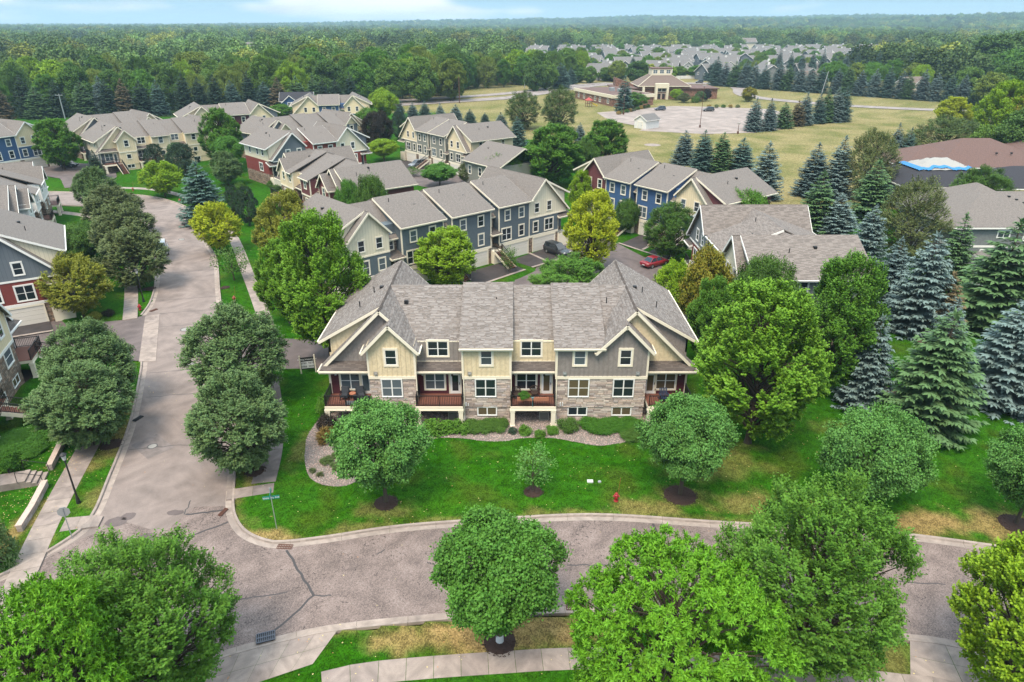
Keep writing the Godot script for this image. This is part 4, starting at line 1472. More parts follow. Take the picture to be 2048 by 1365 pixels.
func sheet(called: String, poly: PackedVector2Array, y: float, m: String, kind := "structure", label := "") -> MeshInstance3D:
	var mb := MB.new()
	var idx := Geometry2D.triangulate_polygon(poly)
	for k in range(0, idx.size(), 3):
		var a := poly[idx[k]]
		var b := poly[idx[k + 1]]
		var d := poly[idx[k + 2]]
		if (b - a).cross(d - a) > 0:
			var e := b
			b = d
			d = e
		mb.tri(Vector3(a.x, y, a.y), Vector3(b.x, y, b.y), Vector3(d.x, y, d.y))
	var o := obj(called, mb, M[m], self)
	tag(o, label, "", "", kind)
	return o


# kerb and gutter in sections along a line; the road lies to the right of its run when side = 1
func kerb(line: PackedVector2Array, side: float, length := 3.0, label := "") -> void:
	var root := Node3D.new()
	root.name = numbered("kerb")
	add_child(root)
	root.set_meta("kind", "structure")
	var k := 0
	var prof := [Vector2(-0.46, -0.112), Vector2(-0.03, -0.125), Vector2(0.0, 0.0), Vector2(0.03, 0.025), Vector2(0.17, 0.03), Vector2(0.18, -0.2)]
	var run := 0.0
	var mb := MB.new()
	var sect := 0
	while k < line.size() - 1:
		var a := line[k]
		var b := line[k + 1]
		var ta := (line[mini(k + 1, line.size() - 1)] - line[maxi(k - 1, 0)]).normalized()
		var tb := (line[mini(k + 2, line.size() - 1)] - line[k]).normalized()
		var na := Vector2(-ta.y, ta.x) * -side
		var nb := Vector2(-tb.y, tb.x) * -side
		var gap := 0.0
		if run + (b - a).length() > length or k == line.size() - 2:
			gap = 0.018
		var b2 := b - (b - a).normalized() * gap
		for j in prof.size() - 1:
			var p: Vector2 = prof[j]
			var q: Vector2 = prof[j + 1]
			var pa := a + na * (p.x + 0.45)
			var pb := b2 + nb * (p.x + 0.45)
			var qa := a + na * (q.x + 0.45)
			var qb := b2 + nb * (q.x + 0.45)
			mb.quad(Vector3(pa.x, p.y, pa.y), Vector3(pb.x, p.y, pb.y), Vector3(qb.x, q.y, qb.y), Vector3(qa.x, q.y, qa.y))
		run += (b - a).length()
		if gap > 0.0:
			obj("kerb_section", mb, M["kerb" if hash2(sect, 3) > 0.35 else "concrete"], root)
			mb = MB.new()
			run = 0.0
			sect += 1
		k += 1


# a walk of single slabs along a line
func walk(line: PackedVector2Array, w: float, m: String, step := 1.5, y := 0.012) -> void:
	var root := Node3D.new()
	root.name = numbered("sidewalk")
	add_child(root)
	root.set_meta("kind", "structure")
	var c := Curve2D.new()
	for p in line:
		c.add_point(p)
	var n := int(c.get_baked_length() / step)
	for k in n:
		var a := c.sample_baked(k * step + 0.012)
		var b := c.sample_baked((k + 1) * step - 0.012)
		var a0 := c.sample_baked(maxf(0, k * step - 0.3))
		var a1 := c.sample_baked(k * step + 0.3)
		var b0 := c.sample_baked((k + 1) * step - 0.3)
		var b1 := c.sample_baked((k + 1) * step + 0.3)
		var na := (a1 - a0).normalized().orthogonal() * w / 2
		var nb := (b1 - b0).normalized().orthogonal() * w / 2
		var mb := MB.new()
		var yy := y + hash2(k, 8) * 0.008
		mb.hexa([Vector3(a.x + na.x, yy, a.y + na.y), Vector3(a.x - na.x, yy, a.y - na.y), Vector3(b.x - nb.x, yy, b.y - nb.y), Vector3(b.x + nb.x, yy, b.y + nb.y),
			Vector3(a.x + na.x, -0.15, a.y + na.y), Vector3(a.x - na.x, -0.15, a.y - na.y), Vector3(b.x - nb.x, -0.15, b.y - nb.y), Vector3(b.x + nb.x, -0.15, b.y + nb.y)])
		obj("slab", mb, M[m if hash2(k, n) > 0.3 else ("concrete_b" if m == "concrete" else m)], root)


# a paved piece of four corners cut into nx x nz slabs
func slabs(called: String, q: Array, nx: int, nz: int, m: String, y := 0.0) -> void:
	var root := Node3D.new()
	root.name = numbered(called)
	add_child(root)
	root.set_meta("kind", "structure")
	for i in nx:
		for j in nz:
			var c := []
			for e in [[0, 0], [1, 0], [1, 1], [0, 1]]:
				var u: float = (i + (0.994 if e[0] else 0.006)) / nx
				var v: float = (j + (0.994 if e[1] else 0.006)) / nz
				var p: Vector2 = q[0].lerp(q[1], u).lerp(q[3].lerp(q[2], u), v)
				c.append(p)
			var mb := MB.new()
			mb.hexa([Vector3(c[0].x, y, c[0].y), Vector3(c[1].x, y, c[1].y), Vector3(c[2].x, y, c[2].y), Vector3(c[3].x, y, c[3].y),
				Vector3(c[0].x, y - 0.15, c[0].y), Vector3(c[1].x, y - 0.15, c[1].y), Vector3(c[2].x, y - 0.15, c[2].y), Vector3(c[3].x, y - 0.15, c[3].y)])
			obj("slab", mb, M[m if (i + j) % 3 else "concrete_b"], root)


func near_edge(p: Vector2) -> float:
	var d := 99.0
	for line in lawns_dry:
		for k in range(0, line.size() - 1, 2):
			d = minf(d, Geometry2D.get_closest_point_to_segment(p, line[k], line[mini(k + 2, line.size() - 1)]).distance_to(p))
	return d


var dry_spots := []


func turf_colour(x: float, z: float, near: bool) -> Color:
	var n := noise.get_noise_2d(x * 0.06, z * 0.06)
	var n2 := noise.get_noise_2d(x * 0.5 + 40, z * 0.5)
	var n3 := noise2.get_noise_2d(x * 0.17 + 9, z * 0.17 - 30)
	var green := Color(0.03, 0.135, 0.007).lerp(Color(0.05, 0.17, 0.012), clampf(0.5 + n * 0.9 + n2 * 0.3, 0, 1))
	green = green.lerp(Color(0.085, 0.125, 0.02), clampf(n3 * 1.6 - 0.25, 0.0, 0.6))
	if near:
		green *= 1.0 + 0.07 * signf(sin((z + x * 0.12 + n * 1.5) * 3.4))
	var dry := Color(0.42, 0.29, 0.15)
	var share := 0.0
	for s in dry_spots:
		var d := Vector2((x - s[0]) / s[2], (z - s[1]) / s[3]).length()
		share = maxf(share, s[4] * smoothstep(1.1, 0.35, d + n2 * 0.55 + n3 * 0.2))
	if near:
		share = maxf(share, 0.4 * smoothstep(1.5, 0.2, near_edge(Vector2(x, z)) + n2 * 1.2 + n3 * 0.8))
	else:
		var fx := x - z * 0.12
		if z < -128 and fx > 38 and fx < 400 or z < -215 and fx > 5 and fx < 400 or z < -285 and x > -60:
			share = clampf(0.72 + n * 0.8 + n2 * 0.25, 0.2, 1.0)
			green = Color(0.14, 0.18, 0.05)
			dry = Color(0.4, 0.34, 0.205)
	return green.lerp(dry, share) * 0.86


func turf(called: String, x0: float, x1: float, z0: float, z1: float, step: float, near: bool, y := 0.0) -> void:
	var nx := int(round((x1 - x0) / step))
	var nz := int(round((z1 - z0) / step))
	var v := PackedVector3Array()
	var n := PackedVector3Array()
	var uv := PackedVector2Array()
	var c := PackedColorArray()
	var ii := PackedInt32Array()
	var boxes := []
	for p in paved:
		var r := Rect2(p[0], Vector2.ZERO)
		for q in p:
			r = r.expand(q)
		boxes.append(r)
	for j in nz + 1:
		for i in nx + 1:
			var q := Vector2(x0 + i * step, z0 + j * step)
			var h := y
			for k in paved.size():
				if boxes[k].has_point(q) and Geometry2D.is_point_in_polygon(q, paved[k]):
					h = -0.4
					break
			v.append(Vector3(q.x, h, q.y))
			n.append(UPV)
			uv.append(q)
			c.append(turf_colour(q.x, q.y, near))
	for j in nz:
		for i in nx:
			var k := j * (nx + 1) + i
			ii.append_array([k, k + 1, k + nx + 2, k, k + nx + 2, k + nx + 1])
	var a := []
	a.resize(Mesh.ARRAY_MAX)
	a[Mesh.ARRAY_VERTEX] = v
	a[Mesh.ARRAY_NORMAL] = n
	a[Mesh.ARRAY_TEX_UV] = uv
	a[Mesh.ARRAY_COLOR] = c
	a[Mesh.ARRAY_INDEX] = ii
	var m := ArrayMesh.new()
	m.add_surface_from_arrays(Mesh.PRIMITIVE_TRIANGLES, a)
	tag(inst(called, m, M["turf"], self), "", "", "", "structure")


func ribbon(called: String, p: Array, w: float, y: float, m: String, parent: Node3D = self) -> void:
	var mb := MB.new()
	for k in p.size() - 1:
		var a: Vector2 = p[k]
		var b: Vector2 = p[k + 1]
		var n := (b - a).normalized().orthogonal() * w / 2
		mb.quad(Vector3(a.x + n.x, y, a.y + n.y), Vector3(a.x - n.x, y, a.y - n.y), Vector3(b.x - n.x, y, b.y - n.y), Vector3(b.x + n.x, y, b.y + n.y))
	tag(obj(called, mb, M[m], parent), "", "", "", "structure")


func wiggle(a: Vector2, b: Vector2, amount: float, n: int) -> Array:
	var out := []
	for k in n + 1:
		var p := a.lerp(b, float(k) / n)
		if k > 0 and k < n:
			p += (b - a).normalized().orthogonal() * rng.randf_range(-amount, amount)
		out.append(p)
	return out


func disc(called: String, x: float, z: float, r: float, y: float, m: String, label: String, category: String) -> Node3D:
	var t := thing(called, label, category, Vector3(x, y, z))
	var a := MB.new()
	a.lathe(Vector3.ZERO, [Vector2(r, -0.02), Vector2(r, 0.006), Vector2(r * 0.8, 0.008), Vector2(r * 0.78, 0.004)], 20)
	obj("rim", a, M[m], t)
	var b := MB.new()
	b.lathe(Vector3.ZERO, [Vector2(r * 0.77, 0.005), Vector2(0, 0.007)], 20)
	for k in 4:
		b.box(Vector3(-r * 0.5, 0.006, -r * 0.45 + k * r * 0.28), Vector3(r * 0.5, 0.014, -r * 0.38 + k * r * 0.28))
	obj("lid", b, M["tan_metal"], t)
	return t


func storm_grate(x: float, z: float, yaw: float, w: float, d: float, y: float, m: String, label: String) -> void:
	var t := thing("storm_grate", label, "drain grate", Vector3(x, y, z), yaw)
	var f := MB.new()
	f.box(Vector3(-w / 2, -0.05, -d / 2), Vector3(w / 2, 0.012, -d / 2 + 0.05))
	f.box(Vector3(-w / 2, -0.05, d / 2 - 0.05), Vector3(w / 2, 0.012, d / 2))
	f.box(Vector3(-w / 2, -0.05, -0.03), Vector3(w / 2, 0.01, 0.03))
	obj("frame", f, M[m], t)
	var g := MB.new()
	g.box(Vector3(-w / 2, -0.06, -d / 2), Vector3(w / 2, -0.05, d / 2))
	obj("pit", g, M["black"], t)
	var n := int(w / 0.11)
	for k in n + 1:
		var b := MB.new()
		var xx := -w / 2 + w * k / n
		b.box(Vector3(xx - 0.022, -0.05, -d / 2 + 0.05), Vector3(xx + 0.022, 0.014, d / 2 - 0.05))
		obj("bar", b, M[m], t)


# ---------------------------------------------------------------- vehicles and street furniture
# a car that looks along +z; boxy: 0 saloon, 1 tall
func car(called: String, label: String, cat: String, x: float, z: float, yaw: float, paint: String, tall: float, y := -0.12, group := "") -> void:
	var t := thing(called, label, cat, Vector3(x, y, z), yaw, group)
	var hw := 0.92
	var belt := lerpf(0.92, 1.08, tall)
	var roof := lerpf(1.44, 1.72, tall)
	var st := [[-2.35, 0.78, 0.5, belt - 0.1], [-2.2, 0.88, 0.34, belt + 0.02], [-1.2, hw, 0.24, belt + 0.02], [0.6, hw, 0.24, belt - 0.02], [1.5, 0.91, 0.26, belt - 0.1], [2.15, 0.85, 0.32, belt - 0.24], [2.36, 0.72, 0.42, belt - 0.42]]
	var m := MB.new()
	var ring := func(s):
		var w: float = s[1]
		return [Vector3(-w * 0.9, s[2], s[0]), Vector3(-w, lerpf(s[2], s[3], 0.45), s[0]), Vector3(-w * 0.97, lerpf(s[2], s[3], 0.8), s[0]), Vector3(-w * 0.84, s[3], s[0]), Vector3(0, s[3] + 0.05, s[0]),
			Vector3(w * 0.84, s[3], s[0]), Vector3(w * 0.97, lerpf(s[2], s[3], 0.8), s[0]), Vector3(w, lerpf(s[2], s[3], 0.45), s[0]), Vector3(w * 0.9, s[2], s[0])]
	for k in st.size() - 1:
		var a: Array = ring.call(st[k])
		var b: Array = ring.call(st[k + 1])
		for j in a.size():
			var q := (j + 1) % a.size()
			m.quad(a[j], b[j], b[q], a[q])
	m.poly(ring.call(st[0]))
	m.poly(ring.call(st[-1]))
	# cabin: roof and pillars
	var zb := lerpf(-1.75, -2.2, tall)
	var zbt := lerpf(-1.0, -1.95, tall)
	var zft := lerpf(0.15, 0.35, tall)
	var zf := lerpf(1.05, 1.2, tall)
	var wb := 0.78
	var wt := lerpf(0.58, 0.66, tall)
	var c := [Vector3(-wb, belt - 0.02, zb), Vector3(wb, belt - 0.02, zb), Vector3(wb, belt - 0.04, zf), Vector3(-wb, belt - 0.04, zf), Vector3(-wt, roof, zbt), Vector3(wt, roof, zbt), Vector3(wt, roof, zft), Vector3(-wt, roof, zft)]
	m.hexa([c[0], c[1], c[5], c[4], c[3], c[2], c[6], c[7]])
	m.hexa([c[4], c[5], c[6], c[7], c[4] + Vector3(0.1, 0.05, 0.15), c[5] + Vector3(-0.1, 0.05, 0.15), c[6] + Vector3(-0.1, 0.05, -0.2), c[7] + Vector3(0.1, 0.05, -0.2)])
	obj("body", m, M[paint], t)
	var glass := func(called2: String, a: Vector3, b: Vector3, d: Vector3, e: Vector3, inset: float):
		var mid := (a + b + d + e) / 4
		var nn := (d - a).cross(e - b).normalized()
		if nn.dot(mid - Vector3(0, belt, 0)) < 0:
			nn = -nn
		var g := MB.new()
		var q := []
		for p in [a, b, d, e]:
			q.append(p.lerp(mid, inset) + nn * 0.012)
		g.quad(q[0], q[1], q[2], q[3])
		obj(called2, g, M["glass"], t)
	glass.call("rear_window", c[0], c[1], c[5], c[4], 0.1)
	glass.call("windscreen", c[3], c[2], c[6], c[7], 0.08)
	for s in [[0, 3, 7, 4], [1, 2, 6, 5]]:
		var a: Vector3 = c[s[0]]
		var b: Vector3 = c[s[1]]
		var d: Vector3 = c[s[2]]
		var e: Vector3 = c[s[3]]
		glass.call("side_window", a, a.lerp(b, 0.5), e.lerp(d, 0.5), e, 0.12)
		glass.call("side_window", a.lerp(b, 0.5), b, d, e.lerp(d, 0.5), 0.12)
	for sx in [-1.0, 1.0]:
		for wz in [-1.38, 1.4]:
			var w := MB.new()
			w.tube(Vector3(sx * 0.7, 0.33, wz), Vector3(sx * 0.935, 0.33, wz), 0.33, 0.33, 16)
			var wo := obj("wheel", w, M["rubber"], t)
			var r := MB.new()
			r.tube(Vector3(sx * 0.93, 0.33, wz), Vector3(sx * 0.95, 0.33, wz), 0.21, 0.19, 10)
			obj("rim", r, M["alloy"], wo)
		var hl := MB.new()
		hl.box(Vector3(sx * 0.6 - 0.14, belt - 0.36, 2.2), Vector3(sx * 0.6 + 0.14, belt - 0.24, 2.31))
		obj("headlight", hl, M["sash"], t)
		var tl := MB.new()
		tl.box(Vector3(sx * 0.66 - 0.14, belt - 0.2, -2.33), Vector3(sx * 0.66 + 0.14, belt - 0.07, -2.26))
		obj("tail_light", tl, M["tail"], t)
		var mi := MB.new()
		mi.box(Vector3(sx * 0.98 - 0.1, belt + 0.02, 0.75), Vector3(sx * 0.98 + 0.1, belt + 0.16, 0.88))
		obj("mirror", mi, M[paint], t)
	var pl := MB.new()
	pl.box(Vector3(-0.22, 0.5, -2.37), Vector3(0.22, 0.62, -2.35))
	obj("number_plate", pl, M["sign_white"], t)


func lamp_post(x: float, z: float, label: String) -> void:
	var t := thing("street_lamp", label, "street lamp", Vector3(x, 0, z))
	var p := MB.new()
	p.lathe(Vector3.ZERO, [Vector2(0.16, 0), Vector2(0.16, 0.08), Vector2(0.1, 0.5), Vector2(0.07, 0.7), Vector2(0.05, 3.6), Vector2(0.09, 3.66), Vector2(0.05, 3.75), Vector2(0.12, 3.82)], 10)
	obj("pole", p, M["iron"], t)
	var l := MB.new()
	l.lathe(Vector3(0, 3.82, 0), [Vector2(0.11, 0), Vector2(0.19, 0.4), Vector2(0.0, 0.41)], 6)
	obj("lantern", l, M["pale"], t)
	var c := MB.new()
	c.lathe(Vector3(0, 4.22, 0), [Vector2(0.25, 0), Vector2(0.25, 0.04), Vector2(0.12, 0.16), Vector2(0.03, 0.2), Vector2(0.03, 0.28), Vector2(0, 0.3)], 6)
	obj("cap", c, M["iron"], t)


func hydrant(x: float, z: float, m: String, label: String, flag := false) -> void:
	var t := thing("fire_hydrant", label, "fire hydrant", Vector3(x, 0, z))
	var b := MB.new()
	b.lathe(Vector3.ZERO, [Vector2(0.17, 0), Vector2(0.17, 0.06), Vector2(0.12, 0.08), Vector2(0.12, 0.5), Vector2(0.17, 0.52), Vector2(0.17, 0.57), Vector2(0.13, 0.6), Vector2(0.1, 0.7), Vector2(0.03, 0.74), Vector2(0.03, 0.8), Vector2(0, 0.8)], 12)
	obj("barrel", b, M[m], t)
	for d in [Vector3(1, 0, 0), Vector3(-1, 0, 0), Vector3(0, 0, 1)]:
		var n := MB.new()
		n.tube(Vector3(0, 0.42, 0) + d * 0.1, Vector3(0, 0.42, 0) + d * 0.24, 0.075, 0.075, 8)
		obj("nozzle", n, M[m], t)
	if flag:
		var f := MB.new()
		f.tube(Vector3(0.12, 0.5, -0.1), Vector3(0.25, 2.0, -0.15), 0.012, 0.012, 4)
		obj("marker_rod", f, M[m], t)


func text_on(words: String, size: float, p: Vector3, yaw: float, m: String, parent: Node3D, font := "Droid Sans", depth := 0.008, bold := 700) -> void:
	var tm := TextMesh.new()
	var f := SystemFont.new()
	f.font_names = PackedStringArray([font])
	f.font_weight = bold
	tm.font = f
	tm.text = words
	tm.font_size = 32
	tm.pixel_size = size / 32.0
	tm.depth = depth
	inst("lettering", tm, M[m], parent, frame_at(p, yaw))


func pole_thing(label: String, x: float, z: float, h: float, m: String, arm: bool, lean := 0.0) -> void:
	var t := thing("utility_pole", label, "utility pole", Vector3(x, 0, z))
	var p := MB.new()
	p.tube(Vector3(0, -0.3, 0), Vector3(lean, h, 0), 0.24, 0.16, 8)
	obj("pole", p, M[m], t)
	if arm:
		var a := MB.new()
		a.bar(Vector3(-1.4 + lean, h - 0.5, 0.15), Vector3(1.4 + lean, h - 0.5, 0.15), 0.14, 0.16)
		obj("cross_arm", a, M[m], t)
		for k in [-1.2, 0.0, 1.2]:
			var i := MB.new()
			i.tube(Vector3(k + lean, h - 0.42, 0.15), Vector3(k + lean, h - 0.1, 0.15), 0.06, 0.05, 6)
			obj("insulator", i, M["tan_metal"], t)


func wire(label: String, a: Vector3, b: Vector3, sag: float) -> void:
	var m := MB.new()
	var last := a
	for k in range(1, 19):
		var f := k / 18.0
		var p := a.lerp(b, f) - UPV * sag * 4.0 * f * (1.0 - f)
		m.tube(last, p, 0.045, 0.045, 4, false)
		last = p
	tag(obj("overhead_wire", m, M["iron"], self), label, "wire", "wires between the utility poles")


# ---------------------------------------------------------------- other buildings
func estate_house(kind: int) -> Node3D:
	var h := House.new()
	h.split = false
	h.node = thing("estate_house", "", "house", Vector3(0, 0, 0), 0, "grey gabled houses of the far estate")
	var wallm: String = ["slate", "grey", "pale"][kind]
	var gm: String = ["pale", "slate", "grey"][kind]
	h.block(wallm + "_lap", -9, 9, -6, 5, -0.5, 5.2)
	h.slope(Vector3(-9.6, 5.0, 5.6), Vector3(9.6, 5.0, 5.6), Vector3(9.6, 10.2, -0.5), Vector3(-9.6, 10.2, -0.5), "eab")
	h.slope(Vector3(9.6, 5.0, -6.6), Vector3(-9.6, 5.0, -6.6), Vector3(-9.6, 10.2, -0.5), Vector3(9.6, 10.2, -0.5), "eab")
	for s in [-1.0, 1.0]:
		h.wall(wallm + "_lap").prism([Vector3(s * 9, 5.0, 5), Vector3(s * 9, 5.0, -6), Vector3(s * 9, 10.0, -0.5)], Vector3(-s * 0.2, 0, 0))
	for x in ([-5.0, 4.6] if kind != 1 else [-3.6, 5.4]):
		h.block(gm + "_lap", x - 3, x + 3, 5, 7.5, -0.5, 5.0)
		h.gable(gm + "_lap", x - 3, x + 3, 7.5, 0.0, 5.0, 0.85, 0.5, 0.5)
		window(h.node, Vector3(x, 3.4, 7.5), 0, 1.8, 1.3, 2, "glass", "trim_white")
		window(h.node, Vector3(x, 0.9, 7.5), 0, 2.2, 1.4, 2, "glass", "trim_white")
	for x in [-0.4, 8.0]:
		window(h.node, Vector3(x, 3.2, 5.0), 0, 1.2, 1.3, 1, "glass", "trim_white")
	for s in [-1.0, 1.0]:
		for z in [-3.5, 2.0]:
			window(h.node, Vector3(s * 9, 3.2, z), 90 * s, 1.2, 1.4, 1, "glass", "trim_white")
	var ch := MB.new()
	ch.box(Vector3(2.0, 8.4, -1.6), Vector3(3.2, 11.2, -0.6))
	obj("chimney", ch, M["white"], h.node)
	finish_house(h, "grey_shingle", "grey_shingle", "trim_white")
	return h.node


func small_house(label: String, x: float, z: float, yaw: float, wallm: String, roofm: String, group := "") -> void:
	var h := House.new()
	h.node = thing("house", label, "house", Vector3(x, 0, z), yaw, group)
	h.block(wallm + "_lap", -6, 6, -4.5, 4, -0.5, 5.2)
	h.slope(Vector3(-6.5, 5.0, 4.5), Vector3(6.5, 5.0, 4.5), Vector3(6.5, 8.0, -0.2), Vector3(-6.5, 8.0, -0.2), "eab")
	h.slope(Vector3(6.5, 5.0, -5.0), Vector3(-6.5, 5.0, -5.0), Vector3(-6.5, 8.0, -0.2), Vector3(6.5, 8.0, -0.2), "eab")
	for s in [-1.0, 1.0]:
		h.wall(wallm + "_lap").prism([Vector3(s * 6, 5.0, 4), Vector3(s * 6, 5.0, -4.5), Vector3(s * 6, 7.8, -0.2)], Vector3(-s * 0.2, 0, 0))
	h.block(wallm + "_lap", -5, 0.5, 4, 6, -0.5, 5.0)
	h.gable(wallm + "_lap", -5, 0.5, 6.0, 0.0, 5.0, 0.8, 0.4, 0.4)
	for p in [[-2.2, 3.2, 6.0], [-2.2, 0.9, 6.0], [3.2, 3.2, 4.0], [3.2, 0.9, 4.0]]:
		window(h.node, Vector3(p[0], p[1], p[2]), 0, 1.7, 1.3, 2, "glass", "trim_white")
	finish_house(h, roofm, roofm, "trim_white")


func church() -> void:
	var h := House.new()
	h.node = thing("church", "brown brick church with steep hipped roof and a lantern tower of three windows", "church", Vector3(70.5, 0, -341))
	h.block("brick", -22, 27, -24, -2.2, -0.5, 4.3)
	var flat := MB.new()
	flat.box(Vector3(-22.6, 4.3, -24.6), Vector3(27.6, 4.75, -1.6))
	obj("flat_roof", flat, M["brown_shingle"], h.node)
	# steep skirt roof up to the tower
	var b := [Vector3(-11, 5.6, -1), Vector3(14, 5.6, -1), Vector3(14, 5.6, -24), Vector3(-11, 5.6, -24)]
	var t := [Vector3(-3.6, 10.3, -7.5), Vector3(5.4, 10.3, -7.5), Vector3(5.4, 10.3, -16), Vector3(-3.6, 10.3, -16)]
	for k in 4:
		h.roof.quad(b[k], b[(k + 1) % 4], t[(k + 1) % 4], t[k])
	h.block("brick", -10.5, 13.5, -23.5, -1.5, 4.5, 5.62)
	for k in 4:
		h.fascia.bar(b[k], b[(k + 1) % 4], 0.2, 0.3)
		h.fascia.bar(b[k] + UPV * 0.1, t[k] + UPV * 0.1, 0.25, 0.12)
	h.block("ivory", -3.8, 5.6, -16.2, -7.3, 9.9, 13.0)
	var cap := MB.new()
	cap.box(Vector3(-4.1, 13.0, -16.5), Vector3(5.9, 13.4, -7.0))
	obj("tower_cap", cap, M["brown_shingle"], h.node)
	for x in [-2.2, 0.9, 4.0]:
		window(h.node, Vector3(x, 10.9, -7.3), 0, 2.0, 1.6, 2, "glass_blind", "trim")
	# portal
	h.block("ivory", -3.1, -2.1, -1.5, 1.5, -0.3, 7.0)
	h.block("ivory", 2.1, 3.1, -1.5, 1.5, -0.3, 7.0)
	h.block("ivory", -2.1, 2.1, -1.45, 1.45, 5.0, 7.0)
	h.block("ivory", -9.0, -8.0, -1.5, 0.5, -0.3, 5.2)
	for x in [-1.05, 1.05]:
		window(h.node, Vector3(x, 3.4, 0.2), 0, 1.9, 1.4, 1, "glass", "trim")
		door(h.node, Vector3(x, 0, 0.2), 0, "wine", "glass", 1.6, 2.6)
	h.block("brick", -2.1, 2.1, -1.2, 0.18, 0, 5.0)
	# low wing along the lawn
	var w := House.new()
	w.node = Node3D.new()
	w.node.name = "classroom_wing"
	h.node.add_child(w.node)
	w.node.position = Vector3(-27.4, 0, 31.7)
	w.node.rotation_degrees.y = -71
	w.block("brick", -40, 0, -20, 0, -0.5, 3.4)
	w.fascia.box(Vector3(-40.4, 3.3, -20.4), Vector3(0.4, 4.6, 0.4))
	var top := MB.new()
	top.box(Vector3(-39.8, 4.58, -19.8), Vector3(-0.2, 4.64, -0.2))
	obj("wing_roof", top, M["brown_shingle"], w.node)
	for x in [-35.0, -29.0, -17.0, -12.0, -4.0]:
		window(w.node, Vector3(x, 0.9, 0.0), 0, 1.8, 1.8, 2, "glass", "trim")
	door(w.node, Vector3(-22.0, 0, 0.0), 0, "wine", "glass", 1.2, 2.2)
	for p in w.pieces:
		obj("wall", p[1], M[p[0]], w.node)
	obj("fascia", w.fascia, M["ivory"], w.node)
	for k in 3:
		var a := MB.new()
		a.box(Vector3(-20.0 + k * 6, 4.64, -10.0 - k), Vector3(-17.6 + k * 6, 6.0, -8.2 - k))
		obj("roof_unit", a, M["galvanised"], w.node)
	var sl := MB.new()
	sl.prism([Vector3(-20, 4.7, -14), Vector3(-9, 4.7, -14), Vector3(-20, 8.6, -14)], Vector3(0, 0, -8))
	obj("monitor_roof", sl, M["brick"], h.node)
	finish_house(h, "brown_roof", "brown_roof", "ivory")


func shed() -> void:
	var h := House.new()
	h.node = thing("storage_shed", "white storage shed with grey gable roof beside the car park", "shed", Vector3(45.0, 0, -238.5), 42)
	h.block("white_batten", 0.2, 7.3, -5, 0, -0.3, 2.9)
	for x in [0.2, 7.15]:
		h.wall("white_batten").prism([Vector3(x, 2.9, 0), Vector3(x, 2.9, -5), Vector3(x, 4.4, -2.5)], Vector3(0.15, 0, 0))
	h.slope(Vector3(-0.1, 2.75, 0.35), Vector3(7.6, 2.75, 0.35), Vector3(7.6, 4.5, -2.5), Vector3(-0.1, 4.5, -2.5), "eab")
	h.slope(Vector3(7.6, 2.75, -5.35), Vector3(-0.1, 2.75, -5.35), Vector3(-0.1, 4.5, -2.5), Vector3(7.6, 4.5, -2.5), "eab")
	door(h.node, Vector3(0.2, 0, -2.5), -90, "white", "white", 1.8, 2.1)
	finish_house(h, "grey_shingle", "grey_shingle", "trim_white")


func playground(x: float, z: float) -> void:
	mat("slide_yellow", lin(0.75, 0.5, 0.02), 0.4)
	mat("play_red", lin(0.4, 0.05, 0.04), 0.5)
	var t := thing("playground_tower", "wooden play tower with red roof and yellow slide before the church", "play tower", Vector3(x, 0, z), 20)
	for p in [[-1, -1], [1, -1], [-1, 1], [1, 1]]:
		var m := MB.new()
		m.box(Vector3(p[0] - 0.08, -0.1, p[1] - 0.08), Vector3(p[0] + 0.08, 2.6, p[1] + 0.08))
		obj("post", m, M["deck_board"], t)
	var f := MB.new()
	f.box(Vector3(-1.08, 1.3, -1.08), Vector3(1.08, 1.42, 1.08))
	obj("platform", f, M["deck_board"], t)
	var r := MB.new()
	for k in 4:
		var a := Vector3(1.4, 2.6, 1.4).rotated(UPV, PI / 2 * k)
		r.tri(a, Vector3(1.4, 2.6, 1.4).rotated(UPV, PI / 2 * (k + 1)), Vector3(0, 3.8, 0))
	obj("roof", r, M["play_red"], t)
	var s := MB.new()
	var last := Vector3(1.0, 1.4, 0)
	for k in range(1, 8):
		var g := k / 7.0
		var p := Vector3(1.0 + 3.0 * g, 1.4 * (1.0 - g) * (1.0 - g * 0.4) + 0.2, 0)
		s.bar(last, p, 0.9, 0.08)
		s.bar(last + Vector3(0, 0.12, 0.45), p + Vector3(0, 0.12, 0.45), 0.08, 0.3)
		s.bar(last + Vector3(0, 0.12, -0.45), p + Vector3(0, 0.12, -0.45), 0.08, 0.3)
		last = p
	obj("slide", s, M["slide_yellow"], t)


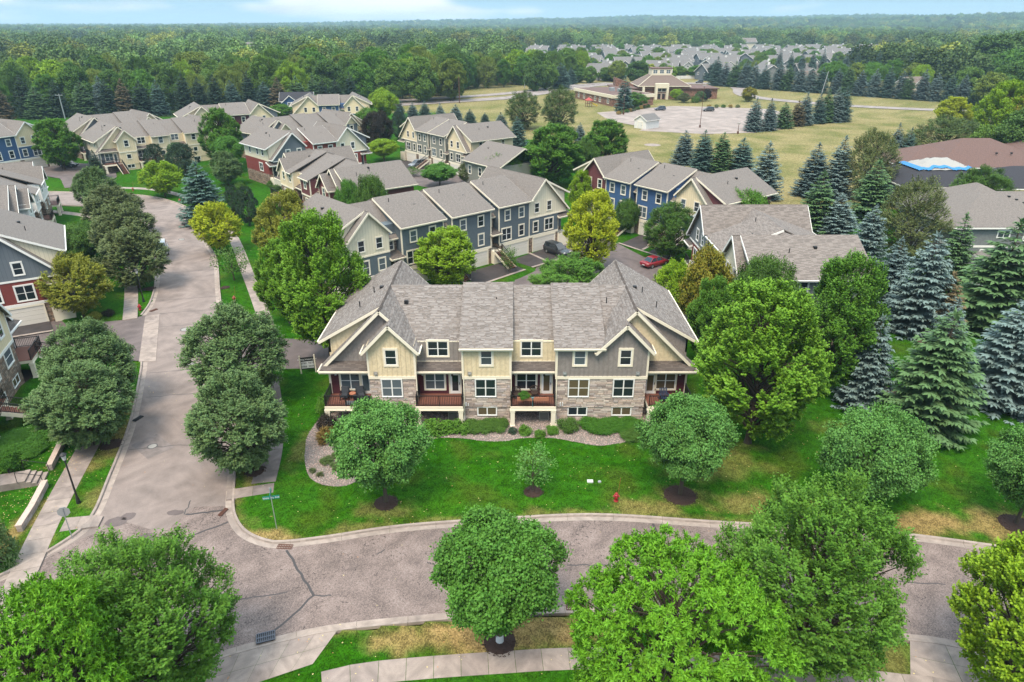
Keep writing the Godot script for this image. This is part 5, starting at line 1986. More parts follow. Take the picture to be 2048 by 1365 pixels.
func hip_houses() -> void:
	mat("tarp_blue", lin(0.02, 0.2, 0.5), 0.45)
	# grey house at the edge of the spruces
	var h := House.new()
	h.node = thing("house", "grey house with hipped tan roof behind the blue spruces", "house", Vector3(64.0, 0, -96.0))
	h.block("grey", 0, 26, -15, 0, -0.5, 5.7)
	hip(h, 0, 26, -15, 0, 5.7, 0.42)
	hip(h, 1.5, 16, -18.5, -3.0, 5.75, 0.5)
	h.fascia.box(Vector3(-0.06, 2.5, -15.05), Vector3(26.06, 2.8, 0.05))
	window(h.node, Vector3(7.2, 4.0, 0.0), 0, 1.7, 1.0, 2, "glass", "trim_white")
	window(h.node, Vector3(10.8, 3.6, 0.0), 0, 1.2, 1.5, 1, "glass", "trim_white")
	window(h.node, Vector3(5.0, 1.0, 0.0), 0, 1.0, 1.1, 1, "glass", "trim_white")
	for k in 4:
		roof_vent(h, Vector3(10.8 + k * 0.75, 8.5 - k * 0.32, -6.2 + k * 0.7), false)
	finish_house(h, "far_shingle", "far_shingle", "trim_white")
	# dark roof under a blue tarpaulin
	h = House.new()
	h.node = thing("house", "house with charcoal hipped roof partly covered by a blue tarpaulin", "house", Vector3(84.0, 0, -128.0), 0)
	h.block("grey", -10, 9, -16, 0, -0.5, 4.6)
	hip(h, -10, 9, -16, 0, 4.6, 0.45)
	hip(h, 6, 26, -12, 1, 4.5, 0.4)
	finish_house(h, "slate_shingle", "slate_shingle", "trim_white")
	rng.seed = 5
	var tp := MB.new()
	var base := func(x: float, z: float) -> float:
		return 4.6 + 0.45 * minf(minf(x + 10.5, 9.5 - x), minf(z + 16.5, 0.5 - z)) + 0.12
	var n := 14
	for i in n:
		for j in n:
			var q := []
			for e in [[0, 0], [1, 0], [1, 1], [0, 1]]:
				var x: float = -6.0 + 11.5 * (i + e[0]) / n
				var z: float = -13.0 + 9.0 * (j + e[1]) / n
				var w: float = sin(x * 3.1 + z) * 0.05 + sin(z * 4.3) * 0.05
				q.append(Vector3(x, base.call(x, z) + w, z))
			tp.quad(q[3], q[2], q[1], q[0])
	obj("tarpaulin", tp, M["tan_metal"], h.node)
	var ed := MB.new()
	for k in 40:
		var x := -6.2 + 11.9 * k / 40.0
		var z := -4.2 + sin(x * 0.9) * 0.35 + sin(x * 2.7) * 0.2
		var x2 := -6.2 + 11.9 * (k + 1) / 40.0
		var z2 := -4.2 + sin(x2 * 0.9) * 0.35 + sin(x2 * 2.7) * 0.2
		ed.quad(Vector3(x, base.call(x, z) + 0.1 + 0.1 * (k % 2), z), Vector3(x2, base.call(x2, z2) + 0.1 + 0.1 * ((k + 1) % 2), z2), Vector3(x2, base.call(x2, z2 - 0.75) + 0.16, z2 - 0.75), Vector3(x, base.call(x, z - 0.75) + 0.16, z - 0.75))
	for k in 22:
		var z := -13.0 + 9.0 * k / 22.0
		for x in [-6.2, 5.2]:
			ed.quad(Vector3(x, base.call(x, z) + 0.12 + 0.12 * (k % 2), z), Vector3(x + 0.9, base.call(x + 0.9, z) + 0.16, z), Vector3(x + 0.9, base.call(x + 0.9, z + 0.42) + 0.16, z + 0.42), Vector3(x, base.call(x, z + 0.42) + 0.12 + 0.12 * ((k + 1) % 2), z + 0.42))
	obj("tarpaulin_edge", ed, M["tarp_blue"], h.node)
	# wide brown roofs
	h = House.new()
	h.node = thing("house", "low house with wide brown hipped roofs at the frame's edge", "house", Vector3(108.0, 0, -146.0))
	h.block("red", -18, 26, -20, 0, -0.5, 4.8)
	hip(h, -18, 8, -20, 0, 4.8, 0.42)
	hip(h, 2, 30, -22, 3, 4.8, 0.42)
	hip(h, -24, -8, -16, -2, 4.6, 0.4)
	for k in 4:
		roof_vent(h, Vector3(-4.0 + k * 3.2, 7.0, -3.6), false)
	finish_house(h, "brown_shingle", "brown_shingle", "trim_white")
	# a corner of a tan roof at the right edge
	h = House.new()
	h.node = thing("house", "small piece of a tan roofed white house at the right frame edge", "house", Vector3(62.5, 0, -78.0))
	h.block("white_lap", 0, 12, -10, 0, -0.5, 4.2)
	hip(h, 0, 12, -10, 0, 4.2, 0.45)
	window(h.node, Vector3(1.6, 1.6, 0.0), 0, 1.4, 1.5, 2, "glass", "trim_white")
	finish_house(h, "far_shingle", "far_shingle", "trim_white")
	small_house("dark blue house half hidden in the woods behind the cream row", -85.0, -285.0, 10, "blue", "slate_shingle")


var far_roofs: Array[Vector2] = []


func make_sky() -> ImageTexture:
	var w := 2048
	var h := 1024
	var data := PackedByteArray()
	data.resize(w * h * 3)
	var fn := FastNoiseLite.new()
	fn.seed = 12
	fn.frequency = 1.0
	fn.fractal_octaves = 5
	for y in h:
		var el := (0.5 - (y + 0.5) / h) * PI
		if el < -0.02:
			for x in w:
				var k := (y * w + x) * 3
				data[k] = 96
				data[k + 1] = 108
				data[k + 2] = 104
			continue
		var up := sin(el)
		var step := 1 if el < 0.3 else 4
		for x in range(0, w, step):
			var az := wrapf((x + 0.5) / w * TAU, -PI, PI)
			var q := 1.0 / (up + 0.12)
			var px := sin(az) * cos(el) * q
			var pz := cos(az) * cos(el) * q
			var n := fn.get_noise_3d(px * 0.42, pz * 0.42, up * 6.0)
			var bank := 0.95 * exp(-pow((az + 0.2) / 0.2, 2.0)) * smoothstep(0.0, 0.022, el) + 0.32 * exp(-pow((az + 0.63) / 0.06, 2.0)) * exp(-pow((el - 0.024) / 0.012, 2.0))
			var cover := smoothstep(0.0, 0.34, n + bank - 0.2 + 0.38 * smoothstep(0.1, 0.6, el))
			var shade := 1.0 - 0.3 * clampf(fn.get_noise_3d(px * 0.9 + 9, pz * 0.9, el * 25.0) + 0.25, 0.0, 1.0)
			var blue := Color(0.165, 0.285, 0.375).lerp(Color(0.25, 0.345, 0.4), smoothstep(0.05, 0.0, el))
			var c := blue.lerp(Color(0.5, 0.51, 0.52) * shade, cover * (0.85 + 0.15 * smoothstep(0.004, 0.03, el)))
			c *= 0.76 + 1.06 * smoothstep(0.12, 0.9, el)
			c = c.linear_to_srgb()
			for e in step:
				var k := (y * w + x + e) * 3
				data[k] = int(clampf(c.r, 0, 1) * 255)
				data[k + 1] = int(clampf(c.g, 0, 1) * 255)
				data[k + 2] = int(clampf(c.b, 0, 1) * 255)
	return ImageTexture.create_from_image(Image.create_from_data(w, h, false, Image.FORMAT_RGB8, data))


func hill(x: float, z: float) -> float:
	var y := -0.06
	y += 38.0 * exp(-pow((x - 150.0) / 1500.0, 2.0)) * smoothstep(3600.0, 5200.0, -z)
	y += 52.0 * exp(-pow((x - 2300.0) / 900.0, 2.0)) * smoothstep(1500.0, 3000.0, -z)
	y += 24.0 * exp(-pow((x - 1000.0) / 500.0, 2.0)) * smoothstep(2200.0, 3600.0, -z)
	y += 9.0 * noise2.get_noise_2d(x * 0.0012, z * 0.0012) * smoothstep(900.0, 2500.0, -z)
	return y


func _ready() -> void:
	# ------------------------------------------------ camera, sky, sun, exposure
	var cam := Camera3D.new()
	cam.name = "camera"
	add_child(cam)
	cam.position = Vector3(0, 32, 0)
	cam.rotation_degrees = Vector3(-24.9, 0, 0)
	cam.fov = 53.17
	cam.near = 0.5
	cam.far = 9000.0
	cam.current = true
	var we := WorldEnvironment.new()
	we.name = "environment"
	var env := Environment.new()
	env.background_mode = Environment.BG_SKY
	env.sky = Sky.new()
	var pano := PanoramaSkyMaterial.new()
	pano.panorama = make_sky()
	env.sky.sky_material = pano
	env.background_energy_multiplier = 1.0
	env.tonemap_mode = Environment.TONE_MAPPER_LINEAR
	env.tonemap_exposure = 3.15
	env.sdfgi_enabled = true
	env.ssao_enabled = true
	env.ssil_enabled = true
	env.fog_enabled = true
	env.fog_density = 0.00014
	env.fog_light_color = Color(0.72, 0.86, 0.95)
	we.environment = env
	add_child(we)
	var sun := DirectionalLight3D.new()
	sun.name = "sun"
	sun.light_energy = 0.5
	sun.light_color = Color(1.0, 0.94, 0.85)
	sun.light_angular_distance = 20.0
	sun.shadow_enabled = true
	sun.rotation_degrees = Vector3(-62, -24, 0)
	add_child(sun)

	make_materials()
	make_plants()
	rng.seed = 100

	# ------------------------------------------------ ground
	var east := spline(pts([34, -35.2, 26, -36.87, 14.6, -37.95, 6.3, -38.75, -0.85, -38.32, -7.8, -37.54, -12.75, -36.42, -15.67, -35.93, -17.09, -36.13, -18.77, -37.02, -20.06, -38.43, -21.08, -40.37, -22.3, -44, -25.3, -53, -29.0, -62.0]), 0.75)
	var east2 := spline(pts([-32.6, -70.5, -36.2, -77.5, -39.5, -85.1, -44.9, -97.9, -49.2, -105.5, -54, -114.3, -58, -121.5, -63.2, -130, -71, -137.1, -79, -141, -90, -143, -110, -144, -150, -142]), 1.0)
	var right_end := spline(pts([75, -14, 55, -26.5, 44, -32, 34, -35.2]), 1.0)
	var west := spline(pts([-60, -14, -46, -21.5, -38, -27.5, -32.6, -32.8, -30.2, -36.2, -29.7, -39, -31.0, -44, -33.5, -52.2, -37.2, -61.5, -38.4, -64.2]), 0.75)
	var west2 := spline(pts([-44.6, -76.6, -45.6, -81, -48.3, -88, -53.5, -99, -58.5, -108.5, -63.5, -117, -70, -124.5, -78.6, -129.5, -88, -133, -110, -135, -150, -133]), 1.0)
	var south := spline(pts([-52, -5, -36, -14.5, -28, -20.8, -22, -24.6, -17.2, -27.2, -13.4, -28.65, -9.9, -29.55, -3.1, -30.4, 3.2, -30.8, 10, -30.7, 17, -29.9, 22.5, -28.85, 26, -28.1, 36, -24.6, 48, -18.5, 68, -6]), 0.75)
	var street := PackedVector2Array()
	for line in [right_end, east, east2]:
		street.append_array(line)
	var back := west2.duplicate()
	back.reverse()
	street.append_array(back)
	back = west.duplicate()
	back.reverse()
	street.append_array(back)
	street.append_array(south)
	var lane_in := PackedVector2Array(pts([-29.0, -62.0, -20, -62.3, -5, -66.5, 12, -67.5, 21.5, -70, 21.5, -92, 22.5, -94, 17.3, -106.2, 12, -114, 7, -109, 5.2, -103, 3.2, -92.9, 1.1, -90, -8, -80.5, -16, -74, -22, -69.5, -32.6, -70.5]))
	var drive_in := PackedVector2Array(pts([-38.4, -64.2, -46, -64.4, -56.6, -67.5, -70, -63, -74, -70, -60, -73.2, -55, -75.8, -52.2, -73.6, -46.5, -75.2, -44.6, -76.6]))
	var silver_lane := PackedVector2Array(pts([-32, -160, -18, -148, -9, -140, -4, -146, -12, -160, -22, -177, -30, -182, -36, -176]))
	var cream_lane := PackedVector2Array(pts([-104, -158, -118, -166, -124, -180, -106, -176, -96, -167, -92, -160, -90, -152, -97, -148]))
	var lot := PackedVector2Array(pts([42.4, -236, 46, -243, 36, -262, 34, -287, 52, -300, 70, -312, 88, -308, 108, -300, 110, -280, 92, -240, 79, -231, 62, -228]))
	paved = [Geometry2D.offset_polygon(street, 0.6)[0], lane_in, drive_in, silver_lane, cream_lane, lot]
	lawns_dry = [east, south]
	dry_spots = [[-17.2, -36.9, 4.0, 1.1, 0.85], [-9.3, -39.8, 2.6, 1.2, 0.4], [9.6, -39.9, 3.6, 1.5, 0.55], [12.6, -41.2, 2.6, 1.5, 0.35], [29.5, -38.3, 4.5, 1.7, 0.9], [34.5, -38, 3.0, 2.2, 0.8], [-1.5, -28.6, 6.5, 1.7, 1.0], [3.5, -28.9, 3.0, 1.4, 0.9], [-6.2, -28.2, 3.5, 1.1, 0.8], [-33.5, -50.0, 1.6, 7.0, 0.6], [-34.6, -57.0, 1.8, 6.0, 0.75], [-31.0, -41.5, 1.2, 2.4, 0.45], [-34.6, -37.5, 1.0, 4.0, 0.8],
		[-20.2, -44.2, 1.4, 2.2, 0.6], [-17.5, -47.5, 1.1, 3.5, 0.35], [18.0, -40.5, 5.0, 1.6, 0.45], [20.0, -45, 3.0, 1.0, 0.2], [-32.4, -36.3, 1.4, 1.2, 0.6], [20.0, -26.9, 4.0, 1.6, 0.45], [16.0, -46.5, 5.0, 4.5, 0.35], [-41.5, -90.0, 1.0, 3.0, 0.5], [31, -51.0, 6.0, 1.5, 0.25]]
	turf("lawn", -48, 50.2, -62.2, -11, 0.32, true)
	turf("meadow", -222, 240, -272, -62.1, 1.5, false)
	var under := MB.new()
	under.quad(Vector3(-700, -0.55, 300), Vector3(700, -0.55, 300), Vector3(700, -0.55, -275), Vector3(-700, -0.55, -275))
	struct("ground", under, M["mulch"])
	# far land out to the horizon
	var tv := PackedVector3Array()
	var tn := PackedVector3Array()
	var tuv := PackedVector2Array()
	var tc := PackedColorArray()
	var ti := PackedInt32Array()
	var rows := 90
	var cols := 150
	for j in rows + 1:
		var d := 262.0 * pow(28.0, float(j) / rows)
		for k in cols + 1:
			var x := d * (-1.15 + 2.3 * k / cols)
			tv.append(Vector3(x, hill(x, -d), -d))
			tn.append(UPV)
			tuv.append(Vector2(x, d))
			var wood := Color(0.03, 0.055, 0.018)
			var open := x > -0.16 * d - 10.0 and d < 560.0 and x < d * 0.62
			tc.append(turf_colour(x, -d, false) if open else wood)
	for j in rows:
		for k in cols:
			var q := j * (cols + 1) + k
			ti.append_array([q, q + cols + 1, q + cols + 2, q, q + cols + 2, q + 1])
	var ta := []
	ta.resize(Mesh.ARRAY_MAX)
	ta[Mesh.ARRAY_VERTEX] = tv
	ta[Mesh.ARRAY_NORMAL] = tn
	ta[Mesh.ARRAY_TEX_UV] = tuv
	ta[Mesh.ARRAY_COLOR] = tc
	ta[Mesh.ARRAY_INDEX] = ti
	var tm := ArrayMesh.new()
	tm.add_surface_from_arrays(Mesh.PRIMITIVE_TRIANGLES, ta)
	tag(inst("terrain", tm, M["turf"], self), "", "", "", "structure")

	# streets: the near part is old and cracked, the street uphill is smoother
	var road := sheet("road", street, -0.12, "street")
	road.name = "street_road"
	var old := PackedVector2Array()
	for p in right_end:
		old.append(p)
	for p in east:
		if p.y > -40.4 or p.x > -21.0:
			old.append(p)
	old.append_array(PackedVector2Array(pts([-24.6, -40.2, -28.5, -38.0, -30.2, -36.2, -32.6, -32.8, -38, -27.5, -46, -21.5])))
	old.append_array(south)
	sheet("road_surface", old, -0.114, "asphalt")
	sheet("lane_road", lane_in, -0.1, "lane")
	sheet("private_drive", drive_in, -0.1, "lane")
	sheet("garage_lane", silver_lane, -0.1, "lane")
	sheet("side_lane", cream_lane, -0.1, "lane")
	sheet("parking_lot", lot, -0.05, "lot")
	kerb(east, -1.0)
	kerb(east2, -1.0, 6.0)
	kerb(right_end, -1.0)
	kerb(west, 1.0)
	kerb(west2, 1.0, 6.0)
	kerb(south, -1.0)
	# far road and highway: flat ribbons on the land
	var ways := [[[-90, -290, -48, -318, -5, -345, 9, -364, 30, -398, 52, -424, 90, -436, 128, -440, 170, -470, 240, -540], 11.0], [[128, -436, 126, -400, 118, -368, 120, -345, 144, -314, 179, -294, 240, -268, 300, -240], 9.0], [[-90, -304, -52, -334, -12, -362, 10, -385, 34, -418, 60, -440], 9.0]]
	for w in ways:
		var pl := spline(pts(w[0]), 8.0)
		var mb := MB.new()
		for k in pl.size() - 1:
			var nn: Vector2 = (pl[mini(k + 2, pl.size() - 1)] - pl[k]).normalized().orthogonal() * w[1] / 2
			var a := pl[k]
			var b := pl[k + 1]
			mb.quad(Vector3(a.x - nn.x, 0.1, a.y - nn.y), Vector3(b.x - nn.x, 0.1, b.y - nn.y), Vector3(b.x + nn.x, 0.1, b.y + nn.y), Vector3(a.x + nn.x, 0.1, a.y + nn.y))
		struct("highway", mb, M["highway"])
	# sidewalks
	walk(spline(pts([-10.2, -25.4, -8.2, -25.95, -4.9, -26.35, -0.7, -26.7, 3.2, -26.95, 9, -26.9, 15, -26.1, 20.7, -25.3, 24.2, -24.6, 34, -20.6, 46, -14]), 0.5), 1.45, "concrete")
	walk(spline(pts([-30.2, -29.5, -31.6, -34.0, -32.9, -38.2, -34.3, -43.4, -35.9, -49.6, -37.8, -55.5, -40.6, -62.3]), 0.5), 1.7, "concrete")
	walk(spline(pts([-45.8, -75.2, -49.2, -82.2, -53.3, -90.2, -59, -101, -66, -113, -76, -122.5, -88, -127.5]), 0.5), 1.6, "concrete")
	walk(spline(pts([-19.15, -43.0, -19.95, -47.4, -21.6, -53, -24.4, -60.5]), 0.5), 1.8, "concrete_grey")
	walk(spline(pts([-28.0, -71.5, -30.0, -76, -34.0, -84.5, -38.5, -93.8, -43.6, -104.5, -48.6, -114.2, -54, -124, -60.5, -132.6, -66, -138.4, -74.6, -144.9, -81.2, -147.2, -92, -148]), 0.5), 1.6, "concrete")
	slabs("ramp_apron", [Vector2(-16.6, -27.1), Vector2(-10.1, -29.1), Vector2(-11.0, -26.6), Vector2(-16.4, -24.2)], 5, 2, "concrete", 0.005)
	slabs("driveway_apron", [Vector2(22.9, -28.4), Vector2(26.4, -27.6), Vector2(26.6, -24.3), Vector2(21.6, -25.9)], 2, 2, "concrete", 0.005)
	slabs("corner_walk", [Vector2(-21.3, -42.2), Vector2(-18.3, -43.0), Vector2(-18.0, -41.8), Vector2(-20.9, -41.0)], 2, 1, "concrete_grey", 0.01)
	slabs("corner_ramp", [Vector2(-31.9, -38.9), Vector2(-29.9, -39.2), Vector2(-29.6, -37.9), Vector2(-31.5, -37.4)], 2, 1, "concrete", 0.01)
	slabs("valley_gutter", [Vector2(-44.5, -76.2), Vector2(-43.1, -77.0), Vector2(-37.4, -64.0), Vector2(-39.2, -64.0)], 1, 6, "concrete", -0.085)
	slabs("ramp_warning", [Vector2(-29.95, -39.05), Vector2(-29.35, -39.1), Vector2(-29.1, -37.95), Vector2(-29.7, -37.92)], 1, 1, "rust", 0.016)
	slabs("ramp_warning", [Vector2(-21.6, -42.15), Vector2(-21.0, -42.3), Vector2(-20.6, -41.1), Vector2(-21.25, -40.95)], 1, 1, "concrete_grey", 0.016)
	# dark driveways and concrete strips by the garages
	for q in [["driveway", [-0.2, -97.6, 5.6, -104.0, 8.6, -99.6, 2.9, -94.4]], ["driveway", [-7.4, -91.4, -0.9, -97.0, 1.9, -93.4, -4.6, -86.8]], ["driveway", [17.6, -106.3, 21.9, -111.6, 24.6, -108.4, 20.4, -102.9]], ["driveway", [21.2, -101.8, 25.4, -107.0, 28.0, -103.4, 23.6, -98.4]], ["driveway", [-55.6, -75.3, -59.3, -73.2, -57.2, -69.6, -52.9, -71.8]], ["driveway", [-33.5, -171.5, -27.5, -180, -22.5, -176.5, -27, -167.5]]]:
		var f: Array = q[1]
		sheet("driveway", PackedVector2Array(pts(f)), 0.02, q[0])
	for q in [[2.9, -94.4, 8.6, -99.6], [-4.6, -86.8, 1.9, -93.4], [20.4, -102.9, 24.6, -108.4], [17.2, -106.6, 24.2, -97.0], [-57.2, -69.6, -52.9, -71.8], [2.2, -101.9, 5.2, -97.3]]:
		ribbon("kerb_strip", [Vector2(q[0], q[1]), Vector2(q[2], q[3])], 0.45, 0.035, "concrete")
	# sealed cracks, patches and lids in the street
	for q in [[-15.2, -35.7, -12.3, -31.7, 0.16], [-12.3, -31.7, -14.0, -28.7, 0.14], [-12.3, -31.7, -11.2, -31.7, 0.1], [-17.6, -31.2, -14.0, -32.0, 0.08], [10.0, -38.4, 10.2, -35.0, 0.17], [3.6, -34.3, 6.5, -34.3, 0.09], [-20.2, -38.6, -23.9, -36.0, 0.14], [-23.6, -39.4, -20.9, -39.9, 0.16], [-23.7, -39.4, -23.9, -41.0, 0.08], [23.7, -33.0, 27.4, -32.6, 0.08], [17.5, -35.6, 16.2, -34.2, 0.08], [24.2, -34.6, 25.5, -34.4, 0.07], [-9.0, -35.3, -8.6, -35.8, 0.08], [-5.6, -34.6, -5.0, -34.3, 0.07]]:
		ribbon("crack_seal", wiggle(Vector2(q[0], q[1]), Vector2(q[2], q[3]), 0.07, 9), q[4], -0.108, "sealant")
	for q in [[-45.0, -81.5, -38.0, -83.2], [-49.5, -92.0, -42.6, -94.0], [-43.2, -77.2, -36.3, -78.6], [-41.5, -73.0, -34.0, -74.6], [-36.9, -61.5, -28.9, -63.0], [-34.8, -56.5, -26.8, -57.8], [-31.9, -47.7, -24.0, -49.0], [-55.5, -104.5, -49.5, -106.5], [-62, -116, -56, -118.5]]:
		ribbon("crack_line", wiggle(Vector2(q[0], q[1]), Vector2(q[2], q[3]), 0.12, 12), 0.07, -0.114, "sealant")
	for q in [[-30.2, -48.2, 3.2, 2.2, 40.0, "lane"], [-26.2, -39.8, 5.2, 3.2, 20.0, "street"]]:
		var t := Transform2D(deg_to_rad(q[4]), Vector2(q[0], q[1]))
		var poly := PackedVector2Array()
		for e in [[-1, -1], [1, -1], [1, 1], [-1, 1]]:
			poly.append(t * Vector2(e[0] * q[2] * 0.5, e[1] * q[3] * 0.5))
		sheet("road_patch", poly, -0.117 if q[5] == "lane" else -0.109, "concrete_grey" if q[5] == "lane" else "street")
	for q in [[-28.2, -38.6, 0.9, 0.6], [-27.6, -39.2, 0.6, 0.5], [-24.4, -39.6, 0.7, 0.35], [-25.2, -37.0, 0.7, 0.5]]:
		var poly := PackedVector2Array()
		for k in 14:
			var a := TAU * k / 14
			poly.append(Vector2(q[0] + cos(a) * q[2] * rng.randf_range(0.75, 1.0), q[1] + sin(a) * q[3] * rng.randf_range(0.75, 1.0)))
		sheet("road_patch", poly, -0.104, "lane")
	disc("manhole", -38.0, -72.4, 0.55, -0.12, "manhole", "manhole cover in a dark ring opposite the private drive", "manhole cover")
	disc("manhole", -30.2, -48.2, 0.42, -0.112, "manhole", "manhole cover in the square patch of the left street", "manhole cover")
	disc("manhole", -33.6, -63.6, 0.45, -0.12, "manhole", "pale manhole cover half hidden by the dark verge linden", "manhole cover")
	disc("manhole", -54.5, -109.0, 0.5, -0.12, "manhole", "manhole cover far up the street at the bend", "manhole cover")
	storm_grate(-15.4, -36.05, -3, 1.0, 0.45, -0.1, "rust", "rusty storm grate in the kerb below the street sign")
	storm_grate(-14.2, -28.45, 18, 1.0, 0.7, 0.02, "grate", "grey storm grate at the ramp across the street")
	storm_grate(4.0, -30.75, 0, 1.4, 0.45, -0.1, "rust", "rusty storm grate beside the yellow green ash")
	storm_grate(-33.6, -52.6, 70, 0.9, 0.4, -0.06, "black", "black inlet in the kerb beside the linden mulch ring")
	storm_grate(-44.4, -78.2, 62, 0.9, 0.4, -0.06, "rust", "rusty inlet in the kerb before the private drive")
	storm_grate(-36.0, -76.3, 62, 0.9, 0.4, -0.06, "black", "black inlet in the kerb opposite the private drive")
	storm_grate(-20.95, -39.6, 75, 0.8, 0.3, -0.03, "rust", "small rusty inlet in the corner kerb")

	# ------------------------------------------------ townhouse rows
	var near := deck_row("near townhouse row in cream and taupe with stone walls and four burgundy decks", Vector2(-0.35, -52.2), 0, -10.9, 10.9,
		[["bump", -12.0, -8.0, "cream", -1.0], ["recess", -8.0, -3.9, "taupe"], ["bump", -3.9, 0.2, "cream"], ["recess", 0.2, 4.15, "cream"], ["bump", 4.15, 12.0, "taupe", 8.3]],
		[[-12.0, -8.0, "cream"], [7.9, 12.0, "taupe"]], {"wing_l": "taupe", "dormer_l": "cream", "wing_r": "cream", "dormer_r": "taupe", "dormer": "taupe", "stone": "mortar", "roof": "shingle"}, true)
	dress_near_row(near)
	deck_furniture()
	garage_row("steel blue row with a cream gable at each end and white garage doors", Vector2(-14.4, -86.3), 41.4, -4.8, 25.6, [[0.0, 6.7], [8.25, 15.1], [16.7, 22.65]], {"up": "steel", "gable": "ivory"})
	garage_row("bright blue row with plum and cream gables beyond the red car", Vector2(16.1, -118.7), -53, -2.6, 18.8, [[0.35, 6.05], [7.66, 14.12]], {"up": "blue", "gable": "cream", "gable_l": "plum", "dormer_l": "cream", "dormer_r": "plum"})
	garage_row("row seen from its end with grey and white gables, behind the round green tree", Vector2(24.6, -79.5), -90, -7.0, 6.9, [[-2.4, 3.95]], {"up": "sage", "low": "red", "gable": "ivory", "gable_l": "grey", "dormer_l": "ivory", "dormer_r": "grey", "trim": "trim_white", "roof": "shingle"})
	garage_row("sage green row with cream gables beside the silver car", Vector2(-24.2, -176.6), -52, -2.4, 17.9, [[0.6, 5.9], [7.05, 13.5]], {"up": "sage", "gable": "cream"})
	garage_row("red brick and ivory row with a slate blue gable", Vector2(-47.5, -151.5), 43, 0.0, 13.5, [[4.9, 10.55]], {"up": "red", "low": "red", "gable": "ivory", "gable_l": "slate", "dormer_l": "ivory", "dormer_r": "slate", "trim": "trim_white"})
	deck_row("plum and cream row with stepped roofs behind the round green trees", Vector2(-37.4, -122.5), -52.3, -10.1, 10.1,
		[["bump", -11.2, -7.1, "cream", -1.0], ["bump", -7.1, -5.0, "cream"], ["recess", -5.0, -1.0, "cream"], ["bump", -1.0, 3.1, "plum"], ["recess", 3.1, 7.2, "plum"], ["bump", 7.2, 11.2, "plum", -1.0]],
		[[-11.2, -7.1, "cream"], [7.2, 11.2, "plum"]], {"wing_l": "cream", "dormer_l": "cream", "wing_r": "plum", "dormer_r": "plum", "dormer": "plum", "low": "plum"})
	deck_row("slate and cream row behind the red brick one", Vector2(-50.9, -187.0), 47, -10.9, 10.9,
		[["bump", -12.0, -8.0, "slate", -1.0], ["recess", -8.0, -3.9, "slate"], ["bump", -3.9, 0.2, "slate"], ["recess", 0.2, 4.15, "slate"], ["bump", 4.15, 12.0, "slate", 8.3]],
		[[-12.0, -8.0, "cream"], [7.9, 12.0, "cream"]], {"wing_l": "slate", "dormer_l": "slate", "wing_r": "cream", "dormer_r": "cream", "dormer": "slate", "low": "slate"})
	var cream := deck_row("all cream row with a long stair, above the leaning linden", Vector2(-85.1, -174.7), 44, -10.9, 10.9,
		[["bump", -12.0, -8.0, "cream", -1.0], ["recess", -8.0, -4.1, "cream"], ["bump", -4.1, -0.1, "cream"], ["recess", -0.1, 3.84, "cream"], ["bump", 3.84, 12.0, "cream", 8.0]],
		[[-12.0, -8.0, "cream"], [7.9, 12.0, "cream"]], {"wing_l": "cream", "dormer_l": "ivory", "wing_r": "cream", "dormer_r": "ivory", "dormer": "cream", "stone": "cream_batten", "low": "slate"})
	stairs(cream.node, Vector3(-12.7, 2.0, 1.1), 0, 1.2)
	deck_row("row with slate gable behind the all cream row", Vector2(-103.2, -189.3), 46, -6.9, 6.9,
		[["bump", -8.0, -4.0, "slate", -1.0], ["recess", -4.0, 0.0, "slate"], ["bump", 0.0, 4.0, "slate"], ["bump", 4.0, 8.0, "cream", -1.0]],
		[[-8.0, -4.0, "slate"], [4.0, 8.0, "cream"]], {"wing_l": "slate", "dormer_l": "cream", "wing_r": "cream", "dormer_r": "slate", "dormer": "slate", "low": "slate"})
	garage_row("dark red row with a cream gable before the woods", Vector2(-74.9, -211.7), 31, -15.7, 0.0, [[-9.6, -2.95]], {"up": "wine", "gable": "cream", "dormer_r": "slate"})
	garage_row("farthest cream row with blue bay beside the light green tree", Vector2(-66.1, -233.5), 12, 0.0, 14.0, [[2.95, 9.4]], {"up": "blue", "gable": "cream"})
	garage_row("blue row with cream gable cut by the left frame edge", Vector2(-116.9, -170.0), 62, INF, 0.0, [[-9.4, -2.95]], {"up": "blue", "gable": "cream", "trim": "trim_white"})
	garage_row("red and grey house row with garage on the private drive", Vector2(-57.3, -73.2), 31.4, INF, 0.0, [[-9.6, -2.95]], {"up": "slate", "low": "red", "gable": "slate", "dormer_r": "ivory", "trim": "trim_white"})
	var corner := deck_row("stone and cream row cut by the left frame edge beside the railed stairs", Vector2(-44.5, -48.4), 108.7, -10.9, 10.9,
		[["bump", -12.0, -8.0, "cream", -1.0], ["recess", -8.0, -3.9, "cream"], ["bump", -3.9, 0.2, "cream"], ["recess", 0.2, 4.15, "cream"], ["bump", 4.15, 12.0, "cream", 8.3]],
		[[-12.0, -8.0, "cream"], [7.9, 12.0, "cream"]], {"wing_l": "cream", "dormer_l": "slate", "wing_r": "cream", "dormer_r": "slate", "dormer": "cream", "trim": "trim_white", "low": "slate", "small": false})
	stairs(corner.node, Vector3(14.0, 2.0, 1.1), 20, 1.3)
	stairs(corner.node, Vector3(2.2, 2.0, 1.1), 20, 1.4)
	var white := deck_row("white and blue row with dark cross gables along the left street", Vector2(-78.9, -112.9), 116.7, -10.9, 10.9,
		[["bump", -12.0, -8.0, "white", -1.0], ["recess", -8.0, -3.9, "blue"], ["bump", -3.9, 0.2, "white"], ["recess", 0.2, 4.15, "blue"], ["bump", 4.15, 12.0, "white", 8.3]],
		[[-12.0, -8.0, "white"], [7.9, 12.0, "white"]], {"wing_l": "blue", "dormer_l": "blue", "wing_r": "white", "dormer_r": "white", "dormer": "white", "trim": "trim_white", "low": "blue"})
	stairs(white.node, Vector3(-6.0, 2.0, 1.1), 0, 1.3)
